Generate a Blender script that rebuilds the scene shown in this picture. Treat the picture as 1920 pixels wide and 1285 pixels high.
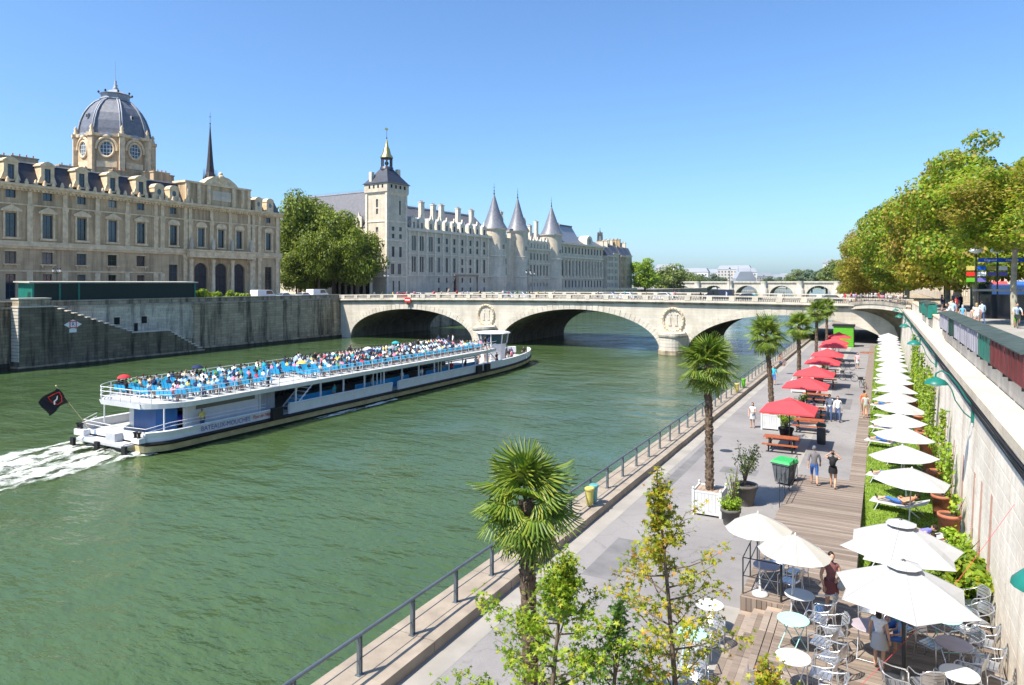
import bpy, bmesh, math, random
import numpy as np
from mathutils import Vector, Matrix
R = math.radians
for o in list(bpy.data.objects): bpy.data.objects.remove(o)
SC = bpy.context.scene
COL = SC.collection
random.seed(7)

# ---------------------------------------------------------------- camera
cd = bpy.data.cameras.new('camera'); cam = bpy.data.objects.new('camera', cd); COL.objects.link(cam)
cam.location = (0, 0, 12.1)                      # standing on the upstream bridge
cam.rotation_euler = (R(90), 0, R(28.33))
cd.sensor_width = 36; cd.lens = 24; cd.shift_y = -0.0586
cd.clip_start = 0.1; cd.clip_end = 20000
SC.camera = cam
# ---------------------------------------------------------------- sky and sun
SUN_EL = 55.0
SH = Vector((0.50, 0.866, 0)).normalized()       # direction in which shadows fall
wd = bpy.data.worlds.new('World'); SC.world = wd; wd.use_nodes = True
nt = wd.node_tree; nt.nodes.clear()
sky = nt.nodes.new('ShaderNodeTexSky'); sky.sky_type = 'NISHITA'; sky.sun_disc = False
sky.sun_elevation = R(SUN_EL); sky.sun_rotation = math.atan2(-SH.x, -SH.y)
sky.altitude = 0; sky.air_density = 1.0; sky.dust_density = 1.3; sky.ozone_density = 6.0
bg = nt.nodes.new('ShaderNodeBackground'); bg.inputs['Strength'].default_value = 0.118
wo = nt.nodes.new('ShaderNodeOutputWorld')
tint = nt.nodes.new('ShaderNodeMix'); tint.data_type = 'RGBA'; tint.blend_type = 'MULTIPLY'; tint.inputs[0].default_value = 1.0; tint.inputs[7].default_value = (0.78, 0.96, 1.08, 1)   # clear late-summer air
nt.links.new(sky.outputs[0], tint.inputs[6]); nt.links.new(tint.outputs[2], bg.inputs[0]); nt.links.new(bg.outputs[0], wo.inputs[0])
sl = bpy.data.lights.new('sun', 'SUN'); sl.energy = 5.0; sl.angle = R(0.55); sl.color = (1.0, 0.925, 0.81)
so = bpy.data.objects.new('sun', sl); COL.objects.link(so); so.location = (0, 0, 80)
ld = Vector((SH.x*math.cos(R(SUN_EL)), SH.y*math.cos(R(SUN_EL)), -math.sin(R(SUN_EL))))
so.rotation_euler = ld.to_track_quat('-Z', 'Y').to_euler()
SC.view_settings.view_transform = 'Standard'; SC.view_settings.look = 'None'
SC.view_settings.gamma = 1.0; SC.view_settings.exposure = 0.88
try: SC.view_settings.use_curve_mapping = False
except Exception: pass
SC.render.engine = 'CYCLES'
SC.cycles.max_bounces = 6; SC.cycles.transparent_max_bounces = 12

HAZE = 0.00003
# ---------------------------------------------------------------- materials
MATS = {}
def _n(nt, t, **kw):
    n = nt.nodes.new(t)
    for k, v in kw.items():
        if k in n.inputs: n.inputs[k].default_value = v
        else: setattr(n, k, v)
    return n
def base(name, rough=.7, metal=0, spec=.3):
    m = bpy.data.materials.new(name); m.use_nodes = True; MATS[name] = m
    nt = m.node_tree; b = nt.nodes['Principled BSDF']
    b.inputs['Roughness'].default_value = rough; b.inputs['Metallic'].default_value = metal
    b.inputs['Specular IOR Level'].default_value = spec
    return m, nt, b
def c4(c): return (c[0], c[1], c[2], 1)
def mixc(nt, fac, a, b, mode='MIX'):
    n = nt.nodes.new('ShaderNodeMix'); n.data_type = 'RGBA'; n.blend_type = mode
    for s, v in ((0, fac), (6, a), (7, b)):
        if hasattr(v, 'is_output'): nt.links.new(v, n.inputs[s])
        else: n.inputs[s].default_value = v if s == 0 else c4(v)
    return n.outputs[2]
def ramp(nt, src, stops):
    n = nt.nodes.new('ShaderNodeValToRGB'); e = n.color_ramp.elements
    while len(e) < len(stops): e.new(.5)
    for x, (p, c) in zip(e, stops): x.position = p; x.color = c4(c) if not isinstance(c, (int, float)) else (c, c, c, 1)
    nt.links.new(src, n.inputs[0]); return n.outputs[0]
def pos(nt, scale=(1, 1, 1), obj=False):
    if obj: g = nt.nodes.new('ShaderNodeTexCoord').outputs['Object']
    else: g = nt.nodes.new('ShaderNodeNewGeometry').outputs['Position']
    mp = nt.nodes.new('ShaderNodeMapping'); mp.inputs['Scale'].default_value = scale
    nt.links.new(g, mp.inputs[0]); return mp.outputs[0]
def noise(nt, scale, detail=4, vec=None, rough=.55):
    n = _n(nt, 'ShaderNodeTexNoise', Scale=scale, Detail=detail, Roughness=rough)
    if vec is None: vec = pos(nt)
    nt.links.new(vec, n.inputs['Vector']); return n.outputs['Fac']
def bump(nt, b, h, strength=.3, dist=.02):
    n = _n(nt, 'ShaderNodeBump', Strength=strength, Distance=dist)
    nt.links.new(h, n.inputs['Height']); nt.links.new(n.outputs[0], b.inputs['Normal']); return n
def M(name, col, rough=.65, var=.12, vs=2.0, metal=0, spec=.3, bmp=0, bs=25, emit=0):
    if name in MATS: return MATS[name]
    m, nt, b = base(name, rough, metal, spec)
    f = noise(nt, vs, 5)
    lo = [max(0, c*(1-var*2)) for c in col]; hi = [min(1, c*(1+var)) for c in col]
    nt.links.new(ramp(nt, f, [(.3, lo), (.7, hi)]), b.inputs['Base Color'])
    if bmp: bump(nt, b, noise(nt, bs, 4), bmp, .02)
    return m
def STONE(name, col, dark, bw=1.2, bh=.45, mortar=.012, streak=.5, var=.12, jdark=.75, rough=.85, bmp=.4, vs=.35):
    m, nt, b = base(name, rough, 0, .2)
    g = nt.nodes.new('ShaderNodeNewGeometry').outputs['Position']
    sp = nt.nodes.new('ShaderNodeSeparateXYZ'); nt.links.new(g, sp.inputs[0])
    ad = _n(nt, 'ShaderNodeMath', operation='ADD'); nt.links.new(sp.outputs[0], ad.inputs[0]); nt.links.new(sp.outputs[1], ad.inputs[1])
    cb = nt.nodes.new('ShaderNodeCombineXYZ'); nt.links.new(ad.outputs[0], cb.inputs[0]); nt.links.new(sp.outputs[2], cb.inputs[1])
    br = _n(nt, 'ShaderNodeTexBrick', Scale=1.0); br.inputs['Brick Width'].default_value = bw; br.inputs['Row Height'].default_value = bh
    br.inputs['Mortar Size'].default_value = mortar; br.inputs['Mortar Smooth'].default_value = .3; br.inputs['Bias'].default_value = 0
    v = var
    br.inputs['Color1'].default_value = (1-v, 1-v, 1-v*1.1, 1); br.inputs['Color2'].default_value = (1+v*.6, 1+v*.6, 1+v*.5, 1)
    br.inputs['Mortar'].default_value = (jdark, jdark, jdark, 1)
    nt.links.new(cb.outputs[0], br.inputs['Vector'])
    big = ramp(nt, noise(nt, vs, 5), [(.3, [c*.82 for c in col]), (.7, [min(1, c*1.08) for c in col])])
    st = ramp(nt, noise(nt, 1.0, 5, pos(nt, (.9, .9, .09)), .65), [(.45, 0), (.66, 1)])
    c1 = mixc(nt, 1.0, big, br.outputs['Color'], 'MULTIPLY')
    ms = _n(nt, 'ShaderNodeMath', operation='MULTIPLY'); nt.links.new(st, ms.inputs[0]); ms.inputs[1].default_value = streak
    c2 = mixc(nt, ms.outputs[0], c1, dark)
    fine = ramp(nt, noise(nt, 9, 4), [(.3, .86), (.7, 1.06)])
    nt.links.new(mixc(nt, 1.0, c2, fine, 'MULTIPLY'), b.inputs['Base Color'])
    inv = _n(nt, 'ShaderNodeMath', operation='SUBTRACT'); inv.inputs[0].default_value = 1; nt.links.new(br.outputs['Fac'], inv.inputs[1])
    h = _n(nt, 'ShaderNodeMath', operation='ADD'); nt.links.new(inv.outputs[0], h.inputs[0])
    nz = noise(nt, 6, 5); mm = _n(nt, 'ShaderNodeMath', operation='MULTIPLY'); nt.links.new(nz, mm.inputs[0]); mm.inputs[1].default_value = .8
    nt.links.new(mm.outputs[0], h.inputs[1])
    bump(nt, b, h.outputs[0], bmp, .03)
    return m
def LEAF(name, cols, rough=.5, trans=.35):
    m, nt, b = base(name, rough, 0, .35)
    g = nt.nodes.new('ShaderNodeNewGeometry')
    c = ramp(nt, g.outputs['Random Per Island'], [(i/(len(cols)-1), x) for i, x in enumerate(cols)])
    f = ramp(nt, noise(nt, .35, 3), [(.3, .72), (.7, 1.2)])
    col = mixc(nt, 1.0, c, f, 'MULTIPLY')
    nt.links.new(col, b.inputs['Base Color'])
    t = nt.nodes.new('ShaderNodeBsdfTranslucent'); nt.links.new(mixc(nt, 1.0, col, (1.3, 1.35, .6), 'MULTIPLY'), t.inputs[0])
    mx = nt.nodes.new('ShaderNodeMixShader'); mx.inputs[0].default_value = trans
    out = nt.nodes['Material Output']
    nt.links.new(b.outputs[0], mx.inputs[1]); nt.links.new(t.outputs[0], mx.inputs[2]); nt.links.new(mx.outputs[0], out.inputs[0])
    return m
def GLASS(name, stops, rough=.08):
    m, nt, b = base(name, rough, 0, .8)
    oi = nt.nodes.new('ShaderNodeObjectInfo'); nt.links.new(ramp(nt, oi.outputs['Random'], stops), b.inputs['Base Color'])  # random lighter panes: curtains and reflections put into the base colour
    bump(nt, b, noise(nt, .8, 2), .05, .05)
    return m
def OBJCOL(name, rough=.8, stops=None):
    m, nt, b = base(name, rough, 0, .2)
    oi = nt.nodes.new('ShaderNodeObjectInfo')
    if stops: src = ramp(nt, oi.outputs['Random'], stops); MATS[name].node_tree.nodes[-1].color_ramp.interpolation = 'CONSTANT' if False else 'LINEAR'
    else: src = oi.outputs['Color']
    f = ramp(nt, noise(nt, 14, 3), [(.3, .82), (.7, 1.08)])
    nt.links.new(mixc(nt, 1.0, src, f, 'MULTIPLY'), b.inputs['Base Color'])
    return m

# ---------------------------------------------------------------- mesh builder
class MB:
    def __init__(s): s.v = []; s.f = []; s.m = []; s.sm = []; s.mats = []
    def mi(s, mat):
        if isinstance(mat, str): mat = MATS[mat]
        if mat not in s.mats: s.mats.append(mat)
        return s.mats.index(mat)
    def add(s, vs, fs, mat, smooth=False):
        o = len(s.v); s.v += [tuple(x) for x in vs]; k = s.mi(mat)
        for f in fs: s.f.append(tuple(i+o for i in f)); s.m.append(k); s.sm.append(smooth)
        return s
    def box(s, x0, x1, y0, y1, z0, z1, mat):
        vs = [(x0,y0,z0),(x1,y0,z0),(x1,y1,z0),(x0,y1,z0),(x0,y0,z1),(x1,y0,z1),(x1,y1,z1),(x0,y1,z1)]
        return s.add(vs, [(0,3,2,1),(4,5,6,7),(0,1,5,4),(1,2,6,5),(2,3,7,6),(3,0,4,7)], mat)
    def obox(s, c, sz, rz, mat, rx=0, ry=0):
        m = Matrix.Translation(c) @ Matrix.Rotation(rz,4,'Z') @ Matrix.Rotation(ry,4,'Y') @ Matrix.Rotation(rx,4,'X')
        a, b, d = sz[0]/2, sz[1]/2, sz[2]/2
        vs = [m @ Vector(p) for p in [(-a,-b,-d),(a,-b,-d),(a,b,-d),(-a,b,-d),(-a,-b,d),(a,-b,d),(a,b,d),(-a,b,d)]]
        return s.add(vs, [(0,3,2,1),(4,5,6,7),(0,1,5,4),(1,2,6,5),(2,3,7,6),(3,0,4,7)], mat)
    def prism(s, poly, z0, z1, mat, caps=True, axis='z', smooth=False):
        n = len(poly)
        mp = {'z': lambda a,b,c:(a,b,c), 'y': lambda a,b,c:(a,c,b), 'x': lambda a,b,c:(c,a,b)}[axis]
        vs = [mp(a,b,z0) for a,b in poly]+[mp(a,b,z1) for a,b in poly]
        fs = [(i,(i+1)%n,(i+1)%n+n,i+n) for i in range(n)]
        s.add(vs, fs, mat, smooth)
        if caps: s.add(vs, [tuple(range(n))[::-1], tuple(range(n,2*n))], mat)
        return s
    def lathe(s, prof, n=12, c=(0,0,0), mat=None, smooth=True, ph=0, caps=True):
        vs = []; fs = []
        for r, z in prof:
            for i in range(n):
                a = ph+2*math.pi*i/n; vs.append((c[0]+r*math.cos(a), c[1]+r*math.sin(a), c[2]+z))
        for j in range(len(prof)-1):
            for i in range(n):
                k = (i+1)%n; fs.append((j*n+i, j*n+k, (j+1)*n+k, (j+1)*n+i))
        s.add(vs, fs, mat, smooth)
        if caps:
            o = (len(prof)-1)*n
            s.add(vs, [tuple(range(n))[::-1], tuple(range(o, o+n))], mat)
        return s
    def tube(s, p0, p1, r0, r1=None, n=6, mat=None, smooth=True):
        return s.path([p0, p1], [r0, r0 if r1 is None else r1], n, mat, smooth)
    def path(s, pts, r, n=6, mat=None, smooth=True, closed=False):
        pts = [Vector(p) for p in pts]; k = len(pts)
        if not isinstance(r, (list, tuple)): r = [r]*k
        vs = []; up = Vector((0,0,1)); prev = None
        for i, p in enumerate(pts):
            t = (pts[min(i+1,k-1)]-pts[max(i-1,0)])
            if closed: t = pts[(i+1)%k]-pts[i-1]
            t.normalize()
            if prev is None:
                a = t.cross(up if abs(t.z) < .95 else Vector((1,0,0))).normalized()
            else:
                a = (prev - t*prev.dot(t)).normalized()
            prev = a; b = t.cross(a)
            for j in range(n):
                th = 2*math.pi*j/n; vs.append(p + (a*math.cos(th)+b*math.sin(th))*r[i])
        fs = []
        for i in range(k if closed else k-1):
            for j in range(n):
                q = (j+1)%n; i2 = (i+1)%k; fs.append((i*n+j, i*n+q, i2*n+q, i2*n+j))
        s.add(vs, fs, mat, smooth)
        if not closed: s.add(vs, [tuple(range(n))[::-1], tuple(range((k-1)*n, k*n))], mat)
        return s
    def ball(s, c, r, n=10, mat=None, rings=6):
        if not isinstance(r, (tuple, list)): r = (r,r,r)
        vs = [(c[0],c[1],c[2]-r[2])]
        for j in range(1, rings):
            ph = -math.pi/2+math.pi*j/rings
            for i in range(n):
                a = 2*math.pi*i/n; vs.append((c[0]+r[0]*math.cos(ph)*math.cos(a), c[1]+r[1]*math.cos(ph)*math.sin(a), c[2]+r[2]*math.sin(ph)))
        vs.append((c[0],c[1],c[2]+r[2])); L = len(vs)-1; fs = []
        for i in range(n): fs.append((0, 1+(i+1)%n, 1+i)); fs.append((L, L-n+i, L-n+(i+1)%n))
        for j in range(rings-2):
            for i in range(n):
                q = (i+1)%n; fs.append((1+j*n+i, 1+j*n+q, 1+(j+1)*n+q, 1+(j+1)*n+i))
        return s.add(vs, fs, mat, True)
    def sheet(s, x0, x1, y0, y1, z, mat): return s.add([(x0,y0,z),(x1,y0,z),(x1,y1,z),(x0,y1,z)], [(0,1,2,3)], mat)
    def xf(s, m):
        s.v = [tuple(m @ Vector(p)) for p in s.v]; return s
    def mesh(s, name='mesh'):
        me = bpy.data.meshes.new(name); me.from_pydata(s.v, [], s.f)
        for m in s.mats: me.materials.append(m)
        me.polygons.foreach_set('material_index', s.m); me.polygons.foreach_set('use_smooth', s.sm)
        me.update(); return me
    def build(s, name, parent=None, **kw): return obj(name, s.mesh(name), parent, **kw)

def obj(name, data, parent=None, loc=None, rz=None, kind=None, label=None, cat=None, group=None, color=None, scale=None, rot=None):
    o = bpy.data.objects.new(name, data); COL.objects.link(o)
    if parent: o.parent = parent
    if loc is not None: o.location = loc
    if rz is not None: o.rotation_euler = (0, 0, rz)
    if rot is not None: o.rotation_euler = rot
    if scale is not None: o.scale = scale if isinstance(scale, (tuple, list)) else (scale,)*3
    if kind: o['kind'] = kind
    if label: o['label'] = label
    if cat: o['category'] = cat
    if group: o['group'] = group
    if color: o.color = c4(color)
    return o
def thing(name, label, cat, loc=(0,0,0), rz=0, group=None, scale=None, color=None):
    return obj(name, None, None, loc, rz, None, label, cat, group, color, scale)
def kit(root, parts, color=None):
    """parts: list of (name, mesh, (loc, rot) or None, children)"""
    for p in parts:
        name, me = p[0], p[1]; tr = p[2] if len(p) > 2 and p[2] else ((0,0,0),(0,0,0)); ch = p[3] if len(p) > 3 else []
        o = obj(name, me, root, loc=tr[0], rot=tr[1], color=color)
        if ch: kit(o, ch, color)
def facade(mb, x0, x1, z0, z1, holes, mat, depth=.35, y=0):
    """wall face in the xz plane at y (outward is -y) with rectangular openings and their reveals"""
    xs = sorted(set([x0, x1]+[h[0] for h in holes]+[h[1] for h in holes])); zs = sorted(set([z0, z1]+[h[2] for h in holes]+[h[3] for h in holes]))
    xs = [x for x in xs if x0 <= x <= x1]; zs = [z for z in zs if z0 <= z <= z1]
    for i in range(len(xs)-1):
        for j in range(len(zs)-1):
            cx, cz = (xs[i]+xs[i+1])/2, (zs[j]+zs[j+1])/2
            if any(h[0] < cx < h[1] and h[2] < cz < h[3] for h in holes): continue
            mb.add([(xs[i],y,zs[j]),(xs[i+1],y,zs[j]),(xs[i+1],y,zs[j+1]),(xs[i],y,zs[j+1])], [(0,1,2,3)], mat)
    for a, b, c, d in holes:
        e = y+depth
        mb.add([(a,y,c),(b,y,c),(b,y,d),(a,y,d),(a,e,c),(b,e,c),(b,e,d),(a,e,d)], [(0,4,5,1),(1,5,6,2),(2,6,7,3),(3,7,4,0)], mat)
_wc = {}
def window_parts(w, h, fmat, gmat, nx=2, nz=3, t=.07, d=.06):
    k = (round(w,3), round(h,3), fmat, gmat, nx, nz)
    if k not in _wc:
        f = MB(); f.box(0,t,0,d,0,h,fmat); f.box(w-t,w,0,d,0,h,fmat); f.box(t,w-t,0,d,0,t,fmat); f.box(t,w-t,0,d,h-t,h,fmat)
        for i in range(1,nx): x = w*i/nx; f.box(x-t*.45,x+t*.45,.002,d-.002,t,h-t,fmat)
        for j in range(1,nz): z = h*j/nz; f.box(t,w-t,.006,d-.006,z-t*.3,z+t*.3,fmat)
        g = MB(); g.box(t*.5,w-t*.5,d*.6,d*.9,t*.5,h-t*.5,gmat)
        _wc[k] = (f.mesh('window_frame'), g.mesh('pane'))
    return _wc[k]
def window(parent, x, z, w, h, y, fmat, gmat, nx=2, nz=3, name='window'):
    f, g = window_parts(w, h, fmat, gmat, nx, nz)
    o = obj(name, f, parent, loc=(x-w/2, y, z)); obj('pane', g, o)
    return o
_tc = [0]
def textmesh(s, size, mat, thick=.004, shear=0):
    cu = bpy.data.curves.new('lettering', 'FONT'); cu.body = s; cu.size = size; cu.extrude = thick; cu.align_x = 'CENTER'; cu.align_y = 'CENTER'; cu.shear = shear; cu.resolution_u = 3
    o = bpy.data.objects.new('lettering', cu); COL.objects.link(o)
    dg = bpy.context.evaluated_depsgraph_get()
    me = bpy.data.meshes.new_from_object(o.evaluated_get(dg)); bpy.data.objects.remove(o)
    me.materials.clear(); me.materials.append(MATS[mat]); return me
# ---------------------------------------------------------------- palette
m, nt_, b_ = base('water', .07, 0, .5)
b_.inputs['IOR'].default_value = 1.38
wcol = ramp(nt_, noise(nt_, .03, 3), [(.3, (.040, .074, .024)), (.7, (.058, .098, .036))])
nt_.links.new(wcol, b_.inputs['Base Color'])
w1 = noise(nt_, 1.0, 3, pos(nt_, (.30, .55, 1))); w2 = noise(nt_, 1.0, 4, pos(nt_, (1.0, 1.9, 1))); w3 = noise(nt_, .12, 2)
a_ = _n(nt_, 'ShaderNodeMath', operation='MULTIPLY_ADD'); nt_.links.new(w2, a_.inputs[0]); a_.inputs[1].default_value = .50; nt_.links.new(w1, a_.inputs[2])
w4 = noise(nt_, .035, 3, pos(nt_, (1.6, .7, 1))); w5_ = _n(nt_, 'ShaderNodeMath', operation='ADD'); nt_.links.new(w3, w5_.inputs[0]); nt_.links.new(w4, w5_.inputs[1]); w6_ = _n(nt_, 'ShaderNodeMath', operation='MULTIPLY'); nt_.links.new(w5_.outputs[0], w6_.inputs[0]); w6_.inputs[1].default_value = .5
gain = ramp(nt_, w6_.outputs[0], [(.38, .18), (.62, 1.0)])
hh = _n(nt_, 'ShaderNodeMath', operation='MULTIPLY'); nt_.links.new(a_.outputs[0], hh.inputs[0]); nt_.links.new(gain, hh.inputs[1])
bump(nt_, b_, hh.outputs[0], 1.0, .42)
STONE('soffit_stone_shaded', (.20, .175, .13), (.03, .028, .025), 1.3, .5, .012, .7, .1, .7)  # sooty arch and vault undersides, their shade also darkened into the stone
M('slate_cone', (.15, .16, .19), .45, .15, 1.5, spec=.5, bmp=.2, bs=6)
M('seam', (.36, .36, .36), .8, .05, 3)
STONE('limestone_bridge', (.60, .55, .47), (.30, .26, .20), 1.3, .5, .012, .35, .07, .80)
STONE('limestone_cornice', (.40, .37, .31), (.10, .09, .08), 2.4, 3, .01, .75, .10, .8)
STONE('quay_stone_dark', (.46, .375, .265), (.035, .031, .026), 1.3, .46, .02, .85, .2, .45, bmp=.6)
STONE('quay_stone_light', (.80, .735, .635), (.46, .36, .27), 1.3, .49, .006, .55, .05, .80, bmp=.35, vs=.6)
STONE('quay_stone_mid', (.64, .57, .47), (.12, .105, .09), 1.3, .46, .02, .7, .15, .5, bmp=.6)
STONE('wet_stone', (.075, .068, .052), (.015, .016, .012), 1.3, .46, .02, .8, .2, .5, bmp=.5)
STONE('stair_stone', (.20, .17, .125), (.02, .018, .015), 1.3, .46, .02, .9, .2, .5, bmp=.6)
M('shed_green_shaded', (.005, .022, .019), .5, .1, 3)  # shed front: its shade is put into this near-black green
M('lid_green', (.055, .075, .065), .6, .2, 2)
M('trellis_rod', (.36, .22, .18), .8, .1, 5)
STONE('tribunal_stone', (.60, .435, .265), (.15, .11, .07), 1.5, .6, .012, .62, .07, .82)
STONE('palace_stone', (.66, .575, .455), (.28, .23, .17), 1.4, .6, .012, .3, .06, .85)
M('stone_trim', (.74, .57, .365), .85, .14, 1.2, bmp=.3, bs=10)
M('palace_trim', (.72, .64, .52), .85, .12, 1.2, bmp=.3, bs=10)
M('slate', (.032, .038, .055), .45, .18, 1.5, spec=.5, bmp=.3, bs=6)
M('slate_light', (.125, .125, .14), .55, .12, 1.5, spec=.4, bmp=.2, bs=6)
M('lead', (.30, .32, .36), .5, .12, 2, spec=.5)
M('zinc', (.36, .38, .42), .45, .1, 2, spec=.5)
M('iron_black', (.025, .025, .028), .5, .1, 5)
M('bronze_dark', (.050, .045, .050), .6, .2, 2)
M('gold', (.80, .58, .22), .3, .1, 6, metal=1)
GLASS('glass_dark', [(0,(.008,.012,.018)),(.6,(.02,.03,.04)),(.8,(.06,.075,.09)),(1,(.16,.16,.15))])
GLASS('glass_blue', [(0,(.008,.014,.022)),(.6,(.02,.035,.05)),(.82,(.05,.08,.11)),(1,(.22,.22,.20))])
M('window_white', (.62, .62, .60), .5, .08, 4)
M('window_blue', (.045, .075, .11), .5, .08, 4)
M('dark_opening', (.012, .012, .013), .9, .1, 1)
m, nt_, b_ = base('asphalt', .9, 0, .2)
a1_ = ramp(nt_, noise(nt_, .22, 6, None, .65), [(.3, (.185,.175,.172)), (.5, (.23,.218,.213)), (.72, (.265,.252,.246))])
vo_ = _n(nt_, 'ShaderNodeTexVoronoi', Scale=.45); vo_.feature = 'DISTANCE_TO_EDGE'; dv_ = pos(nt_); ns_ = _n(nt_, 'ShaderNodeTexNoise', Scale=1.2, Detail=4); nt_.links.new(dv_, ns_.inputs['Vector'])
av_ = _n(nt_, 'ShaderNodeVectorMath', operation='ADD'); nt_.links.new(dv_, av_.inputs[0]); nt_.links.new(ns_.outputs['Color'], av_.inputs[1]); nt_.links.new(av_.outputs[0], vo_.inputs['Vector'])
ck_ = ramp(nt_, vo_.outputs['Distance'], [(.0, .80), (.012, 1.0)]); sp_ = ramp(nt_, noise(nt_, 1.4, 6, None, .7), [(.30, .78), (.40, 1.0)]); gr2_ = ramp(nt_, noise(nt_, 45, 3), [(.3, .88), (.7, 1.08)])
nt_.links.new(mixc(nt_, 1.0, mixc(nt_, 1.0, mixc(nt_, 1.0, a1_, ck_, 'MULTIPLY'), sp_, 'MULTIPLY'), gr2_, 'MULTIPLY'), b_.inputs['Base Color']); bump(nt_, b_, noise(nt_, 60, 4), .35, .01)
M('pavement_pale', (.31, .29, .26), .88, .10, .8, bmp=.3, bs=40)
M('kerb_stone', (.31, .26, .205), .85, .14, 1.3, bmp=.4, bs=22)
M('road', (.075, .075, .08), .9, .12, .3, bmp=.2, bs=40)
M('white_paint', (.54, .54, .53), .45, .05, 2)
M('white_fabric', (.40, .40, .395), .85, .025, 1.2)
M('cream_fabric', (.44, .415, .355), .85, .03, 1.2)
M('red_fabric', (.62, .055, .065), .8, .05, 1.5)
M('galvanised', (.17, .20, .225), .42, .1, 4, metal=.6, spec=.5)
M('aluminium', (.68, .69, .70), .28, .08, 8, metal=.85)
M('steel_dark', (.05, .052, .055), .45, .12, 6, metal=.4)
M('green_paint', (.015, .16, .125), .4, .12, 3)
M('green_dark', (.012, .055, .045), .5, .12, 3)
M('green_bright', (.11, .38, .025), .5, .08, 3)
M('terracotta', (.38, .135, .075), .8, .15, 4, bmp=.2, bs=30)
M('pot_grey', (.115, .105, .095), .7, .12, 4)
M('soil', (.05, .035, .025), .95, .2, 10, bmp=.6, bs=30)
M('wood_red', (.33, .095, .035), .5, .18, 6)
M('bark', (.14, .105, .075), .95, .25, 5, bmp=.8, bs=14)
M('bark_pale', (.34, .31, .23), .9, .25, 1.6, bmp=.4, bs=8)
M('palm_trunk', (.135, .095, .065), .95, .3, 9, bmp=1, bs=22)
M('black_rubber', (.014, .014, .015), .6, .1, 5)
M('hull_cream', (.55, .46, .24), .55, .14, 1.2)
M('boat_white', (.68, .68, .68), .35, .05, 1.5, spec=.5)
M('boat_grey', (.42, .43, .45), .5, .08, 1.5)
M('deck_grey', (.45, .45, .44), .8, .1, 2)
M('seat_blue', (.02, .36, .66), .35, .06, 3, spec=.5)
M('panel_blue', (.01, .09, .28), .4, .1, 1.5)
M('raft_blue', (.02, .03, .35), .5, .1, 3)
M('letter_blue', (.15, .13, .40), .6, .05, 3)
M('letter_red', (.50, .01, .03), .6, .05, 3)
M('sign_red', (.70, .03, .02), .5, .05, 3)
M('sign_white', (.80, .80, .80), .5, .04, 3)
M('sign_blue', (.01, .10, .52), .4, .05, 3)
M('yellow_bag', (.50, .43, .12), .5, .1, 6)
M('teal_bag', (.12, .34, .33), .4, .1, 6)
M('cloth_black', (.015, .015, .017), .8, .1, 6)
M('rope_red', (.55, .05, .07), .7, .05, 8)
M('red_board', (.15, .03, .03), .6, .2, 1.5)
M('grey_board', (.36, .35, .40), .7, .12, 1.5)
M('aqua_paint', (.36, .66, .62), .4, .05, 4)
M('lilac_paint', (.36, .31, .34), .4, .05, 4)
M('bin_grey', (.10, .11, .12), .5, .1, 5)
M('bin_green', (.03, .35, .09), .45, .08, 5)
M('skin_tone', (.52, .30, .20), .6, .1, 8, spec=.35)
M('shoe_dark', (.03, .025, .022), .6, .1, 8)
M('light_bulb', (.8, .8, .78), .2, .02, 3)
M('plank', (.335, .255, .20), .85, .16, 1.6, bmp=.4, bs=18)
m, nt_, b_ = base('deck_wood', .85, 0, .2)            # weathered deck boards: tone differs from board to board
oi = nt_.nodes.new('ShaderNodeObjectInfo')
t1 = ramp(nt_, oi.outputs['Random'], [(0, (.165, .13, .105)), (.5, (.225, .18, .148)), (1, (.29, .24, .20))])
t2 = ramp(nt_, noise(nt_, 1.0, 5, pos(nt_, (1.2, 14, 1))), [(.3, .78), (.7, 1.12)])
nt_.links.new(mixc(nt_, 1.0, t1, t2, 'MULTIPLY'), b_.inputs['Base Color']); bump(nt_, b_, noise(nt_, 1.0, 4, pos(nt_, (2, 40, 1))), .3, .01)
m, nt_, b_ = base('lawn_soil', .95, 0, .1)
nt_.links.new(ramp(nt_, noise(nt_, 3, 6), [(.35, (.13, .20, .025)), (.7, (.20, .28, .04))]), b_.inputs['Base Color'])
LEAF('grass_blade', [(.12, .24, .02), (.19, .33, .035), (.26, .37, .06), (.30, .33, .09)], trans=.25)
LEAF('leaf_left', [(.065, .10, .010), (.12, .175, .015), (.18, .235, .022), (.26, .29, .035)])
LEAF('leaf_plane', [(.10, .18, .012), (.17, .28, .018), (.26, .37, .026), (.35, .37, .04), (.33, .25, .05)], trans=.45)
LEAF('leaf_plane_brown', [(.16, .165, .016), (.26, .26, .022), (.34, .28, .04), (.30, .19, .05)], trans=.45)
LEAF('leaf_gum', [(.10, .18, .012), (.16, .27, .016), (.24, .36, .022), (.33, .41, .03), (.38, .36, .03)])
LEAF('leaf_gum_autumn', [(.12, .18, .012), (.22, .28, .014), (.34, .36, .018), (.44, .36, .02), (.42, .20, .05)])
LEAF('leaf_gum_dark', [(.035, .085, .015), (.06, .13, .02), (.10, .18, .03)])
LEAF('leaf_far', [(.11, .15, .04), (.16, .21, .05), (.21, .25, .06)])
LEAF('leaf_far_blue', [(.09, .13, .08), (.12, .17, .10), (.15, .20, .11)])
LEAF('leaf_bright', [(.14, .22, .015), (.22, .33, .02), (.30, .42, .04)])
LEAF('leaf_hedge', [(.08, .16, .01), (.16, .27, .014), (.26, .36, .025), (.36, .36, .03)])
LEAF('palm_leaf', [(.05, .10, .012), (.09, .16, .016), (.16, .23, .022), (.26, .28, .04)], trans=.25)
OBJCOL('cloth_top'); OBJCOL('cloth_hat')
OBJCOL('cloth_bottom', stops=[(0, (.03, .035, .06)), (.3, (.10, .10, .11)), (.55, (.06, .09, .20)), (.8, (.35, .30, .22)), (1, (.5, .5, .5))])
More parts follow.
